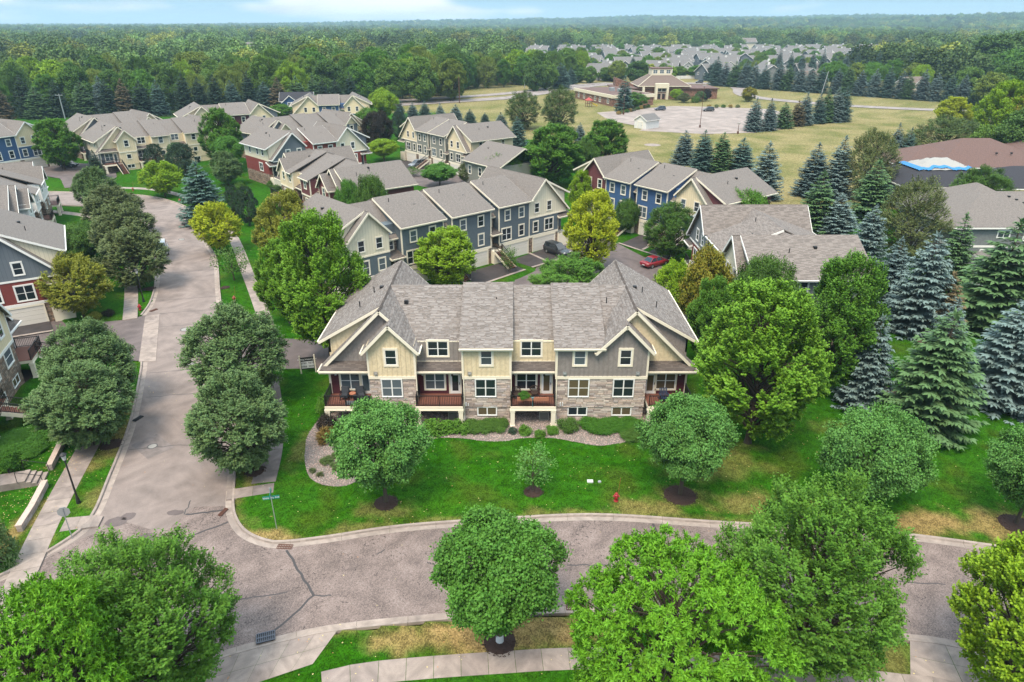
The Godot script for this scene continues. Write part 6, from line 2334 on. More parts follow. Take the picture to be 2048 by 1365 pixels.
	# the end wing that stands before the sage row
	var h := House.new()
	h.node = thing("townhouse_row", "sage wing with a long low roof between the sage row and the green maple", "townhouses", Vector3(-10.4, 0, -151.8), -52)
	h.block("sage_lap", 0.2, 12.5, -9, 0, -0.3, 5.4)
	h.slope(Vector3(-0.3, 5.3, 0.5), Vector3(13, 5.3, 0.5), Vector3(13, 8.7, -6.5), Vector3(-0.3, 8.7, -6.5), "eab")
	h.slope(Vector3(13, 5.6, -12.5), Vector3(-0.3, 5.6, -12.5), Vector3(-0.3, 8.7, -6.5), Vector3(13, 8.7, -6.5), "eab")
	for x in [2.0, 5.8, 9.6]:
		window(h.node, Vector3(x, 2.6, 0.0), 0, 1.0, 1.7, 1)
	roof_vent(h, Vector3(3.0, 7.6, -4.4), false)
	finish_house(h, "far_shingle", "far_shingle")
	hip_houses()
	mat("brown_roof", lin(0.25, 0.19, 0.165), 0.9, M["far_shingle"].albedo_texture, 0.25)
	church()
	shed()
	playground(33.0, -309.0)
	# grey estate beyond the highway
	rng.seed = 41
	var proto := []
	for k in 3:
		proto.append(estate_house(k))
	var used := [false, false, false]
	var count := 0
	for row in 11:
		var z := -468.0 - row * 46.0
		var x := 14.0 + rng.randf_range(0, 12) + row * 1.5
		while x < (200.0 if row < 3 else 190.0 + row * 26.0):
			var k := rng.randi() % 3
			var o: Node3D = proto[k]
			if used[k]:
				o = proto[k].duplicate()
				o.name = numbered("estate_house")
				add_child(o)
			used[k] = true
			o.position = Vector3(x, 0, z + rng.randf_range(-9, 9))
			o.scale = Vector3(1.2, 0.95, 1.2)
			o.rotation_degrees.y = rng.randf_range(-25, 25) + (90.0 if rng.randf() < 0.3 else 0.0)
			tag(o, "%s house with grey gabled roof %s" % [["slate walled", "grey walled", "pale walled"][k], ["in the estate row nearest the church", "in the second estate row", "in the third estate row", "in the middle of the far estate", "in the middle of the far estate", "in the middle of the far estate", "towards the back of the far estate", "towards the back of the far estate", "towards the back of the far estate", "in the farthest estate row", "in the farthest estate row"][row]], "house", "grey gabled houses of the far estate")
			count += 1
			x += rng.randf_range(30, 44)
	for q in [[-342, -640, "white"], [-318, -655, "pale"], [-300, -600, "white"], [-262, -690, "ivory"], [-255, -575, "white"], [-228, -640, "slate"], [-205, -720, "white"], [-190, -560, "ivory"], [-160, -690, "white"], [-128, -640, "pale"], [-120, -740, "white"], [-96, -700, "ivory"], [-70, -600, "white"], [-40, -760, "pale"], [-380, -820, "white"], [-300, -900, "pale"], [-220, -880, "white"], [-140, -930, "ivory"]]:
		far_roofs.append(Vector2(q[0], q[1]))
		small_house("pale house among the far trees on the left", q[0], q[1], fmod(q[0] * 7.0, 40.0), q[2], "grey_shingle", "pale houses scattered in the far trees")
	for q in [[262, -395, "tan roofed house half hidden behind the roadside spruces"], [205, -372, "tan roofed house seen through a gap in the roadside spruces"], [172, -420, "tan roofed house above the orange tree by the road"], [330, -470, "tan roofed house between the dark green crowns at the right"]]:
		small_house(q[2], q[0], q[1], 20, "ivory", "brown_roof")
	rng.seed = 88
	var far_proto := []
	for k in 3:
		small_house("roof among the far off trees towards the horizon", -400 + k * 300, -1100, 15, ["white", "ivory", "pale"][k], ["grey_shingle", "far_shingle", "brown_shingle"][k], "roofs among the far off trees")
		far_proto.append(get_child(get_child_count() - 1))
	for k in 90:
		var d := 700.0 + 1900.0 * pow(rng.randf(), 1.5)
		var x := rng.randf_range(-0.75, 0.75) * d
		if x > 0.0 and x < 480.0 and d < 1000.0:
			continue
		var o: Node3D = far_proto[k % 3].duplicate()
		o.name = numbered("house")
		add_child(o)
		o.position = Vector3(x, hill(x, -d) + 1.5, -d)
		o.rotation_degrees.y = rng.randf() * 360.0
		o.scale = Vector3.ONE * rng.randf_range(1.2, 1.8)
		tag(o, "%s house among the far off trees, %s" % [["white", "ivory", "pale"][k % 3], ["beyond the wood on the left", "beyond the highway bend", "beyond the grey estate", "far to the right of the estate"][0 if x < -0.3 * d else (1 if x < 0.05 * d else (2 if x < 0.4 * d else 3))]], "house", "roofs among the far off trees")
		far_roofs.append(Vector2(x, -d))
	for q in [[560, -1250, 46, "long pale brick hall far beyond the estate"], [760, -1310, 40, "flat brick hall among the trees far right of the long one"]]:
		var bh := House.new()
		bh.node = thing("brick_hall", q[3], "hall", Vector3(q[0], 0, q[1]))
		bh.block("brick", 0, q[2], -30, 0, -1, 10)
		bh.block("ivory", -0.5, q[2] + 0.5, -30.5, 0.5, 10, 11.5)
		for k in 6:
			window(bh.node, Vector3(4.0 + k * q[2] / 6.5, 4.0, 0.0), 0, 3.0, 3.0, 2)
		finish_house(bh)

	# ------------------------------------------------ trees
	tree("ash_tree", "ash", "leaf_ash", -19.7, -19.5, 11.9, 4.0, "bright green ash filling the bottom left corner of the view")
	tree("maple_tree", "feather", "leaf_green", -18.3, -24.6, 10.2, 4.2, "dark green tree below the stop sign and behind the corner ash")
	tree("maple_tree", "maple", "leaf_maple", -0.7, -28.1, 8.6, 3.4, "round maple with a white wrapped trunk foot on the dry verge")
	tree("ash_tree", "ash", "leaf_ash", 7.4, -22.5, 11.3, 4.8, "big yellow green ash covering the sidewalk beside the white footed maple")
	tree("hornbeam_tree", "feather", "leaf_green", 15.5, -26.6, 11.8, 4.6, "large feathery tree arching over the front kerb beside the driveway apron")
	tree("locust_tree", "gilded", "leaf_lime", 25.8, -24.5, 11.0, 3.5, "yellow tipped tree cut by the right frame edge at the driveway apron")
	tree("maple_tree", "maple2", "leaf_mint", 35.6, -38.2, 7.6, 2.8, "small tree with mulch ring cut by the right edge of the lawn")
	tree("linden_tree", "round", "leaf_mint", 26.1, -41.0, 7.3, 3.6, "round topped tree without visible trunk on the lawn below the big spruce")
	tree("maple_tree", "maple", "leaf_mint", 12.6, -41.5, 8.3, 3.1, "maple with a mulch ring standing in front of the last deck")
	tree("sapling_tree", "sapling", "leaf_mint", 1.6, -41.9, 4.4, 1.6, "thin sapling in the middle of the front lawn")
	tree("maple_tree", "maple2", "leaf_mint", -9.3, -40.6, 8.1, 3.3, "leafy maple on the lawn between street sign and the first deck")
	tree("maple_tree", "upright", "leaf_upright", 19.9, -48.6, 14.0, 4.9, "tall yellow green maple hiding the end of the near row")
	tree("maple_tree", "upright", "leaf_green", 29.7, -56.8, 13.7, 3.9, "tall maple behind the yellow green one, beside the blue spruces")
	tree("maple_tree", "turning", "leaf_orange", 21.3, -70.0, 10.4, 2.7, "tree with orange branch tips in front of the grey gable")
	tree("maple_tree", "upright", "leaf_green", 20.0, -63.0, 9.5, 2.4, "green tree squeezed between near row and the tall maple")
	tree("maple_tree", "golden", "leaf_lime", 18.8, -74.0, 7.5, 2.5, "small yellowing tree beside the red car")
	tree("linden_tree", "round", "leaf_deep", 26.2, -66.0, 10.6, 3.4, "round green tree before the roof without chimney at right")
	tree("maple_tree", "feather", "leaf_green", 7.2, -80.0, 6.1, 4.8, "green tree just behind the ridge of the near row")
	tree("maple_tree", "gilded", "leaf_yellow", 11.2, -92.2, 11.5, 3.9, "yellow green tree at the mouth of the parking court")
	tree("maple_tree", "gilded", "leaf_lime", -8.6, -86.1, 8.0, 4.3, "yellow green tree before the first garage of the steel blue row")
	tree("maple_tree", "gilded", "leaf_lime", 12.4, -122.0, 8.6, 2.3, "light green tree behind the yellow green court tree")
	tree("plum_tree", "round", "leaf_deep", 19.1, -112.0, 5.7, 2.1, "dark small leaved tree beside the blue row entry steps")
	tree("linden_tree", "feather", "leaf_deep", 23.5, -98.0, 8.6, 4.0, "broad green tree before the blue row garages")
	tree("linden_tree", "round", "leaf_green", 35.7, -103.0, 9.2, 3.7, "round green tree between blue row and grey gabled roof")
	tree("sapling_tree", "sapling", "leaf_deep", -0.4, -92.2, 3.8, 1.5, "sapling on the gravel island between dark driveways")
	tree("sapling_tree", "sapling", "leaf_deep", 22.4, -106.0, 3.2, 1.7, "thin tree on the island beside the black driveway of the blue row")
	tree("maple_tree", "upright", "leaf_upright", -19.2, -65.0, 15.4, 4.4, "tall maple beside the left gable of the near row")
	tree("maple_tree", "gilded", "leaf_orange", -30.6, -90.0, 11.8, 4.3, "orange tinged maple behind the tall maple by the street")
	tree("maple_tree", "upright", "leaf_upright", -26.2, -74.0, 10.0, 3.1, "upright maple in front of the orange tinged one")
	tree("linden_tree", "linden", "leaf_linden", -21.0, -44.6, 8.4, 3.6, "dark linden in the verge, nearest the street corner")
	tree("linden_tree", "linden", "leaf_linden", -24.9, -55.4, 9.5, 4.3, "dark linden in the verge before the near row entrance sign")
	tree("linden_tree", "linden", "leaf_linden", -35.0, -48.3, 7.4, 3.7, "dark linden with mulch ring beside the street lamp on the near corner")
	tree("linden_tree", "linden", "leaf_linden", -37.6, -54.4, 8.4, 3.6, "dark linden beside the private drive opening")
	tree("linden_tree", "bronze", "leaf_bronze", -50.0, -85.9, 8.2, 4.2, "brownish linden behind the far lamp post on the verge")
	tree("linden_tree", "bronze", "leaf_bronze", -56.6, -97.4, 8.4, 4.6, "brownish linden beside the parked white car")
	tree("linden_tree", "linden", "leaf_bronze", -65.2, -109.8, 8.4, 4.4, "grey green linden third up the verge from the white car")
	tree("linden_tree", "bronze", "leaf_linden", -73.0, -120.3, 9.5, 3.5, "dark linden fourth up the verge towards the street bend")
	tree("linden_tree", "linden", "leaf_linden", -82.1, -131.0, 6.3, 2.4, "small dark linden with clear trunk at the street bend")
	tree("crabapple_tree", "golden", "leaf_orange", -51.6, -75.7, 7.7, 3.7, "tree turning yellow and orange beside the red and grey gable house")
	tree("crabapple_tree", "round", "leaf_deep", -63.9, -97.9, 5.5, 3.6, "bushy green tree behind the turning tree by the terraces")
	tree("honeysuckle_shrub", "bush", "leaf_green", -67.8, -97.9, 3.4, 2.9, "green shrub mass at the foot of the terraced front yards")
	tree("lilac_shrub", "bush", "leaf_linden", -33.2, -34.2, 3.8, 1.1, "dark shrub cut by the left frame edge beside the sidewalk")
	tree("spruce_tree", "spruce2", "needle_teal", -54.5, -119.2, 10.8, 4.0, "dark green spruce on the inside of the street bend")
	tree("maple_tree", "golden", "leaf_yellow", -45.2, -101.6, 7.6, 3.5, "bright yellow tree on the verge inside the street bend")
	tree("maple_tree", "sapling", "leaf_deep", -38.4, -89.0, 4.9, 2.6, "small dark tree on the right verge behind the yellow tree")
	tree("linden_tree", "golden", "leaf_lime", -71.2, -139.5, 7.0, 4.0, "yellow green linden with leaning trunk beside the upper sidewalk")
	tree("pine_tree", "pine", "needle_dark", -76.0, -160.0, 7.4, 3.5, "dark pine in front of the cream row, behind the leaning linden")
	tree("pine_tree", "pine", "needle_dark", -85.2, -166.0, 6.4, 2.6, "small dark pine before the deck of the cream row")
	tree("pine_tree", "pine", "needle_green", -80.9, -168.0, 6.4, 2.8, "green pine behind the pair of pines by the cream row")
	tree("linden_tree", "bronze", "leaf_linden", -62.4, -150.6, 7.2, 3.5, "dark conical linden on the lawn left of the red brick wall")
	tree("pine_tree", "pine", "needle_dark", -46.0, -117.0, 6.8, 2.0, "round dark pine beside the yellow verge tree")
	tree("pine_tree", "pine", "needle_dark", -49.4, -120.0, 6.3, 1.7, "brownish dark pine beside the bend spruce")
	tree("spruce_tree", "spruce3", "needle_dark", -95.1, -158.0, 6.3, 1.8, "slim dark spruce at the corner stair of the cream row")
	tree("maple_tree", "upright", "leaf_green", -70.7, -170.9, 13.7, 4.8, "tall round maple at the end wall of the cream row")
	tree("maple_tree", "maple2", "leaf_maple", -66.9, -164.6, 8.2, 3.6, "green maple in front of the tall round one by the cream row")
	tree("maple_tree", "upright", "leaf_green", -109.5, -168.9, 11.6, 5.1, "large round maple over the black car in the side lane")
	tree("maple_tree", "round", "leaf_deep", -21.2, -103.0, 11.4, 2.7, "round dark green tree in front of the plum coloured wall")
	tree("maple_tree", "maple2", "leaf_maple", -25.4, -105.0, 10.2, 2.0, "smaller green tree left of the plum wall window")
	tree("maple_tree", "maple", "leaf_maple", -15.8, -149.6, 4.8, 3.9, "round green tree beside the silver car lane")
	tree("plum_tree", "bronze", "leaf_bronze", -9.9, -153.2, 4.2, 2.5, "dark brownish tree before the sage green wing")
	tree("crab_tree", "sapling", "leaf_deep", -23.1, -160.4, 2.1, 2.3, "small dark tree at the end of the silver car lane")
	tree("plum_tree", "round", "leaf_purple", -37.6, -196.8, 10.3, 4.2, "dark purple tree behind the ivory gable")
	tree("maple_tree", "maple2", "leaf_lime", -33.1, -179.7, 5.4, 3.8, "light green round tree below the purple tree")
	tree("maple_tree", "maple", "leaf_lime", -45.0, -249.6, 11.9, 5.3, "round yellow green tree beside the spruces along the highway")
	tree("maple_tree", "round", "leaf_green", -44.1, -220.3, 8.6, 4.6, "green tree behind the purple tree")
	tree("maple_tree", "upright", "leaf_lime", -69.9, -275.6, 6.2, 4.3, "light green tree before the far cream row")
	tree("maple_tree", "golden", "leaf_green", -86.8, -269.4, 4.8, 5.2, "green tree beside the far dark red row")
	tree("shrub_tree", "pine", "needle_dark", -34.6, -215.0, 8.2, 2.2, "dark cedar between the purple tree and the sage row")
	tree("maple_tree", "upright", "leaf_green", 8.6, -149.6, 12.7, 6.7, "big round maple behind the steel blue row")
	tree("maple_tree", "maple2", "leaf_green", -1.5, -149.6, 7.3, 4.9, "green maple covering the end of the sage wing")
	tree("maple_tree", "upright", "leaf_green", 22.0, -164.6, 11.9, 5.4, "tall green maple beside the field edge")
	tree("maple_tree", "round", "leaf_deep", 15.8, -153.2, 9.0, 3.2, "dark green tree between the two big maples")
	tree("willow_tree", "willow", "leaf_willow", 3.7, -239.4, 11.9, 6.1, "bushy willow at the field side, first of a pair")
	tree("willow_tree", "willow", "leaf_willow", 15.6, -234.6, 13.6, 6.3, "bushy willow at the field side with yellowing crown")
	tree("blue_spruce", "spruce2", "needle_frost", 32.1, -54.4, 9.2, 2.3, "slim blue spruce in the mulch bed on the lawn")
	tree("green_spruce", "spruce2", "needle_green", 36.0, -51.2, 11.0, 3.8, "wide green spruce in the middle of the mulch bed")
	tree("blue_spruce", "spruce", "needle_frost", 45.4, -55.3, 11.0, 3.7, "wide pale blue spruce cut by the right frame edge")
	tree("blue_spruce", "spruce", "needle_frost", 46.5, -66.0, 6.3, 1.6, "blue spruce peering over the wide green spruce")
	tree("blue_spruce", "spruce", "needle_blue", 46.5, -78.6, 9.1, 2.3, "dark blue spruce left of the leaning blue spruce")
	tree("blue_spruce", "spruce2", "needle_frost", 46.2, -71.7, 11.8, 3.5, "tall leaning blue spruce behind the mulch bed")
	tree("bare_spruce", "spruce3", "needle_brown", 48.4, -70.9, 7.4, 2.3, "brown thinning spruce beside the leaning blue spruce")
	tree("white_pine", "spruce3", "needle_green", 55.2, -72.7, 12.8, 4.4, "wide green pine in front of the grey hipped house")
	tree("white_pine", "spruce3", "needle_green", 60.4, -89.0, 9.3, 2.3, "slim green pine at the grey house corner")
	tree("blue_spruce", "spruce2", "needle_frost", 51.0, -94.4, 9.3, 2.7, "blue spruce behind the tall maple by the lawn")
	tree("blue_spruce", "spruce2", "needle_frost", 53.2, -108.9, 7.4, 3.1, "small blue spruce beside the grey gabled roof")
	tree("green_spruce", "spruce3", "needle_green", 50.6, -111.3, 10.6, 3.2, "green spruce before the blue pair at the field end")
	tree("blue_spruce", "spruce", "needle_blue", 61.4, -140.0, 10.6, 3.5, "blue spruce of the pair at the field end, wider one")
	tree("blue_spruce", "spruce", "needle_frost", 65.5, -138.2, 12.3, 3.1, "blue spruce of the pair at the field end, taller one")
	tree("cottonwood_tree", "willow", "leaf_olive", 58.1, -96.7, 12.2, 4.5, "loose pale green tree with seed clusters before the tan roof")
	tree("elm_tree", "willow", "leaf_olive", 70.8, -136.4, 13.5, 4.8, "pale olive tree with bare twigs beside the blue spruce pair")
	tree("pine_tree", "spruce3", "needle_green", 62.6, -117.6, 11.4, 3.6, "ragged green pine below the pale olive tree")
	tree("cedar_tree", "feather", "leaf_deep", 80.2, -116.0, 10.3, 5.3, "dark spreading tree between blue tarpaulin and tan roof")
	tree("blue_spruce", "spruce", "needle_blue", 92.0, -167.7, 11.0, 2.1, "narrow blue spruce behind the olive tree")
	tree("blue_spruce", "spruce", "needle_teal", 94.3, -166.4, 10.1, 2.1, "narrow dark spruce behind the olive tree")
	tree("elm_tree", "willow", "leaf_willow", 111.0, -179.7, 10.8, 8.7, "broad grey green tree behind the blue tarpaulin roof")
	tree("elm_tree", "feather", "leaf_olive", 97.5, -174.2, 7.5, 3.7, "grey green tree left of the broad one")
	tree("spruce_tree", "spruce", "needle_frost", 153.6, -234.6, 8.7, 3.8, "pale blue spruce among the yellowing trees at right")
	tree("maple_tree", "gilded", "leaf_yellow", 145.3, -234.6, 10.6, 5.6, "yellow tree beside the road end at right")
	tree("maple_tree", "gilded", "leaf_lime", 135.3, -196.8, 18.1, 6.7, "tall yellow green tree at the right edge above the brown roofs")
	tree("maple_tree", "turning", "leaf_orange", 139.7, -192.7, 15.9, 6.0, "tree turning orange brown at the right frame edge")
	tree("oak_tree", "tall2", "leaf_wood_dark", 120.0, -164.6, 14.1, 6.3, "dark tree over the brown roofs at the right edge")
	tree("oak_tree", "tall2", "leaf_wood", 115.6, -170.9, 9.8, 4.8, "green tree just left of the brown roof peak")
	tree("blue_spruce", "spruce2", "needle_blue", 43.3, -175.5, 8.3, 3.0, "blue spruce first from the west in the field line")
	tree("green_spruce", "spruce", "needle_teal", 45.8, -166.4, 9.5, 3.0, "dark green spruce second in the field line")
	tree("green_spruce", "spruce2", "needle_green", 49.8, -165.2, 9.2, 3.1, "shaggy green spruce third in the field line")
	tree("green_spruce", "spruce3", "needle_teal", 54.4, -164.6, 8.0, 3.3, "green spruce fourth in the field line behind the cream gable")
	tree("blue_spruce", "spruce2", "needle_frost", 50.6, -137.3, 11.3, 3.5, "large blue green spruce at the end of the field line")
	tree("blue_spruce", "spruce", "needle_frost", 80.0, -234.6, 10.5, 3.1, "spruce in the line at the car park corner, number one from the lot")
	tree("blue_spruce", "spruce", "needle_blue", 85.5, -235.8, 10.1, 2.6, "spruce in the line at the car park corner, number two from the lot")
	tree("green_spruce", "spruce2", "needle_green", 92.5, -241.9, 8.3, 3.3, "spruce in the line at the car park corner, number three from the lot")
	tree("green_spruce", "spruce2", "needle_brown", 98.9, -246.9, 8.6, 2.9, "spruce in the line at the car park corner, number four from the lot")
	tree("blue_spruce", "spruce", "needle_frost", 102.5, -249.6, 10.8, 3.1, "spruce in the line at the car park corner, number five from the lot")
	tree("green_spruce", "spruce", "needle_teal", 108.9, -253.6, 10.3, 2.8, "spruce in the line at the car park corner, number six from the lot")
	tree("green_spruce", "spruce", "needle_green", 112.7, -256.3, 11.4, 2.8, "spruce in the line at the car park corner, number seven from the lot")
	tree("blue_spruce", "spruce", "needle_frost", 116.7, -257.7, 11.8, 3.4, "spruce in the line at the car park corner, number eight from the lot")
	tree("green_spruce", "spruce", "needle_teal", 119.9, -259.1, 12.1, 3.2, "spruce in the line at the car park corner, number nine from the lot")
	tree("young_spruce", "spruce", "needle_blue", -36.6, -263.4, 6.1, 2.5, "young spruce beside the light green round tree along the edge of the dry field")
	tree("young_spruce", "spruce", "needle_teal", -32.5, -266.4, 6.2, 2.5, "young spruce beside the cream dormer along the edge of the dry field")
	tree("young_spruce", "spruce", "needle_teal", -41.5, -263.4, 7.4, 2.3, "young spruce behind the light green round tree along the edge of the dry field")
	tree("young_spruce", "spruce", "needle_frost", -25.6, -254.9, 6.8, 2.2, "young spruce with pale tips along the edge of the dry field")
	tree("young_spruce", "spruce", "needle_blue", -19.9, -252.2, 6.7, 2.8, "young spruce behind the sage ridge along the edge of the dry field")
	tree("young_spruce", "spruce", "needle_teal", -14.8, -249.6, 5.4, 2.5, "young spruce right of the pale tipped one along the edge of the dry field")
	tree("young_spruce", "spruce", "needle_teal", -9.7, -254.9, 3.6, 1.7, "young spruce of smallest size along the edge of the dry field")
	tree("young_spruce", "spruce", "needle_blue", -3.6, -234.6, 5.9, 2.6, "young spruce near the willow pair along the edge of the dry field")
	tree("young_spruce", "spruce2", "needle_teal", 1.6, -203.8, 8.3, 2.8, "young spruce large and dark below the willows along the edge of the dry field")
	tree("young_spruce", "spruce", "needle_frost", 20.6, -213.2, 5.4, 1.7, "young spruce pale blue, between the big maples along the edge of the dry field")
	tree("roadside_spruce", "spruce", "needle_teal", 118.2, -420.8, 15.5, 4.5, "teal spruce in the dense roadside row, first from its church end", "spruces in the roadside row")
	tree("roadside_spruce", "spruce2", "needle_blue", 121.9, -416.5, 12.5, 4.4, "bluish spruce in the dense roadside row, second from its church end", "spruces in the roadside row")
	tree("roadside_spruce", "spruce", "needle_green", 126.0, -411.8, 13.7, 4.4, "green spruce in the dense roadside row, third from its church end", "spruces in the roadside row")
	tree("roadside_spruce", "spruce", "needle_blue", 130.2, -407.0, 15.0, 4.3, "bluish spruce in the dense roadside row, fourth from its church end", "spruces in the roadside row")
	tree("roadside_spruce", "spruce2", "needle_frost", 133.8, -402.7, 13.4, 4.3, "pale spruce in the dense roadside row, fifth from its church end", "spruces in the roadside row")
	tree("roadside_spruce", "spruce", "needle_teal", 138.1, -397.9, 12.0, 4.3, "teal spruce in the dense roadside row, sixth from its church end", "spruces in the roadside row")
	tree("roadside_spruce", "spruce", "needle_blue", 143.7, -391.4, 14.5, 4.2, "bluish spruce in the dense roadside row, seventh from its church end", "spruces in the roadside row")
	tree("roadside_spruce", "spruce2", "needle_green", 147.1, -387.4, 12.9, 4.1, "green spruce in the dense roadside row, eighth from its church end", "spruces in the roadside row")
	tree("roadside_spruce", "spruce", "needle_blue", 151.4, -382.5, 12.8, 4.1, "bluish spruce in the dense roadside row, ninth from its church end", "spruces in the roadside row")
	tree("roadside_spruce", "spruce", "needle_frost", 155.2, -378.1, 12.9, 4.0, "pale spruce in the dense roadside row, tenth from its church end", "spruces in the roadside row")
	tree("roadside_spruce", "spruce2", "needle_teal", 159.1, -373.6, 12.5, 4.0, "teal spruce in the dense roadside row, eleventh from its church end", "spruces in the roadside row")
	tree("roadside_spruce", "spruce", "needle_blue", 164.7, -367.3, 12.3, 3.9, "bluish spruce in the dense roadside row, twelfth from its church end", "spruces in the roadside row")
	tree("roadside_spruce", "spruce", "needle_green", 168.0, -363.4, 14.5, 3.9, "green spruce in the dense roadside row, thirteenth from its church end", "spruces in the roadside row")
	tree("roadside_spruce", "spruce2", "needle_blue", 172.3, -358.5, 11.8, 3.8, "bluish spruce in the dense roadside row, fourteenth from its church end", "spruces in the roadside row")
	tree("roadside_spruce", "spruce", "needle_frost", 176.6, -353.5, 12.8, 3.8, "pale spruce in the dense roadside row, fifteenth from its church end", "spruces in the roadside row")
	tree("roadside_spruce", "spruce", "needle_teal", 180.8, -348.7, 13.9, 3.7, "teal spruce in the dense roadside row, sixteenth from its church end", "spruces in the roadside row")
	tree("roadside_spruce", "spruce2", "needle_blue", 184.8, -344.1, 12.4, 3.7, "bluish spruce in the dense roadside row, seventeenth from its church end", "spruces in the roadside row")
	tree("roadside_spruce", "spruce", "needle_green", 186.9, -341.8, 11.3, 3.7, "green spruce in the dense roadside row, eighteenth from its church end", "spruces in the roadside row")
	tree("roadside_spruce", "spruce", "needle_blue", 191.0, -337.1, 13.5, 3.6, "bluish spruce in the dense roadside row, nineteenth from its church end", "spruces in the roadside row")
	tree("roadside_spruce", "spruce2", "needle_frost", 194.7, -332.8, 12.1, 3.6, "pale spruce in the dense roadside row, twentieth from its church end", "spruces in the roadside row")
	tree("roadside_spruce", "spruce", "needle_teal", 198.7, -328.2, 11.9, 3.5, "teal spruce in the dense roadside row, twenty-first from its church end", "spruces in the roadside row")
	tree("roadside_spruce", "spruce", "needle_blue", 202.1, -324.3, 12.0, 3.5, "bluish spruce in the dense roadside row, twenty-second from its church end", "spruces in the roadside row")
	tree("roadside_spruce", "spruce2", "needle_green", 206.0, -319.7, 11.6, 3.4, "green spruce in the dense roadside row, twenty-third from its church end", "spruces in the roadside row")
	tree("background_spruce", "spruce", "needle_blue", 171.0, -470.0, 18.6, 3.3, "dark blue spruce in the belt among the estate houses", "spruces in the estate belt")
	tree("background_spruce", "spruce", "needle_teal", 178.2, -470.0, 16.4, 3.3, "dark blue spruce in the belt among the estate houses", "spruces in the estate belt")
	tree("background_spruce", "spruce", "needle_blue", 185.2, -470.0, 16.9, 3.3, "dark blue spruce in the belt among the estate houses", "spruces in the estate belt")
	tree("background_spruce", "spruce", "needle_teal", 192.2, -470.0, 17.3, 3.3, "dark blue spruce in the belt among the estate houses", "spruces in the estate belt")
	tree("background_spruce", "spruce", "needle_blue", 199.1, -470.0, 17.8, 3.3, "dark blue spruce in the belt among the estate houses", "spruces in the estate belt")
	tree("background_spruce", "spruce", "needle_teal", 206.4, -470.0, 15.6, 3.3, "dark blue spruce in the belt among the estate houses", "spruces in the estate belt")
	tree("background_spruce", "spruce", "needle_blue", 213.4, -470.0, 16.1, 3.3, "dark blue spruce in the belt among the estate houses", "spruces in the estate belt")
	tree("background_spruce", "spruce", "needle_teal", 220.4, -470.0, 16.5, 3.3, "dark blue spruce in the belt among the estate houses", "spruces in the estate belt")
	tree("background_spruce", "spruce", "needle_blue", 227.3, -470.0, 17.0, 3.3, "dark blue spruce in the belt among the estate houses", "spruces in the estate belt")
	tree("background_spruce", "spruce", "needle_teal", 234.3, -470.0, 17.4, 3.3, "dark blue spruce in the belt among the estate houses", "spruces in the estate belt")
	tree("background_spruce", "spruce", "needle_blue", 241.6, -470.0, 15.3, 3.3, "dark blue spruce in the belt among the estate houses", "spruces in the estate belt")
	tree("background_spruce", "spruce", "needle_teal", 248.6, -470.0, 15.7, 3.3, "dark blue spruce in the belt among the estate houses", "spruces in the estate belt")
	tree("background_spruce", "spruce", "needle_blue", 255.5, -470.0, 16.2, 3.3, "dark blue spruce in the belt among the estate houses", "spruces in the estate belt")
	tree("background_spruce", "spruce", "needle_teal", 262.5, -470.0, 16.6, 3.3, "dark blue spruce in the belt among the estate houses", "spruces in the estate belt")
	tree("maple_tree", "maple", "leaf_green", 178.0, -405.0, 13.5, 7.9, "broad mid green tree behind the roadside spruce row near the brown roof")
	tree("maple_tree", "tall2", "leaf_wood_pale", 189.1, -400.0, 13.0, 5.9, "pale olive tree between two green crowns behind the roadside row")
	tree("maple_tree", "round", "leaf_green", 195.0, -396.0, 13.5, 6.9, "round green tree behind the roadside row, third broad crown")
	tree("maple_tree", "feather", "leaf_green", 211.1, -405.0, 14.6, 6.8, "bright green tree in the middle behind the roadside row")
	tree("maple_tree", "tall", "leaf_wood_pale", 217.5, -395.0, 13.1, 6.1, "thin pale tree behind the eastern roadside spruces")
	tree("maple_tree", "round", "leaf_lime", 213.4, -380.0, 13.0, 5.1, "small yellow green tree low behind the eastern roadside spruces")
	tree("maple_tree", "tall", "leaf_deep", 242.4, -420.0, 16.2, 7.3, "dark green tree beside the tan estate roof")
	tree("oak_tree", "tall2", "leaf_wood", 317.2, -520.0, 18.2, 7.9, "grey green tree above the tan estate roof")
	tree("oak_tree", "tall", "leaf_wood", 268.8, -420.0, 16.7, 14.0, "large green tree on the rise at the right")
	tree("oak_tree", "tall2", "leaf_green", 273.5, -400.0, 19.6, 10.7, "light green tree at the right frame edge on the rise")
	tree("oak_tree", "tall", "leaf_wood_dark", 280.5, -430.0, 26.4, 15.7, "very dark tree crowning the rise at the right")
	tree("oak_tree", "tall2", "leaf_wood_dark", 303.4, -440.0, 27.7, 13.1, "tall dark tree at the frame edge on top of the rise")
	tree("oak_tree", "tall", "leaf_wood", 219.8, -350.0, 13.3, 7.1, "mid green tree below the rise beside the last spruces")
	tree("oak_tree", "tall2", "leaf_deep", 225.1, -330.0, 16.2, 7.8, "deep green tree below the rise at the frame edge")
	tree("oak_tree", "tall", "leaf_wood_pale", 205.0, -310.0, 13.4, 6.3, "pale loose tree above the yellowing trees at the right")
	tree("spruce_tree", "spruce3", "needle_teal", 45.6, -292.4, 13.4, 3.6, "tall dark spruce before the church front")
	tree("church_tree", "feather", "leaf_green", 52.4, -305.4, 6.1, 5.6, "bushy green tree beside the church entrance path")
	tree("church_tree", "round", "leaf_lime", 76.8, -337.3, 4.8, 3.0, "light green tree right of the church portal")
	tree("church_tree", "pine", "needle_green", 86.3, -330.4, 4.4, 2.7, "dark green shrub tree at the church corner")
	tree("church_tree", "round", "leaf_purple", 89.4, -332.7, 5.2, 2.5, "dark purple round tree at the church corner")
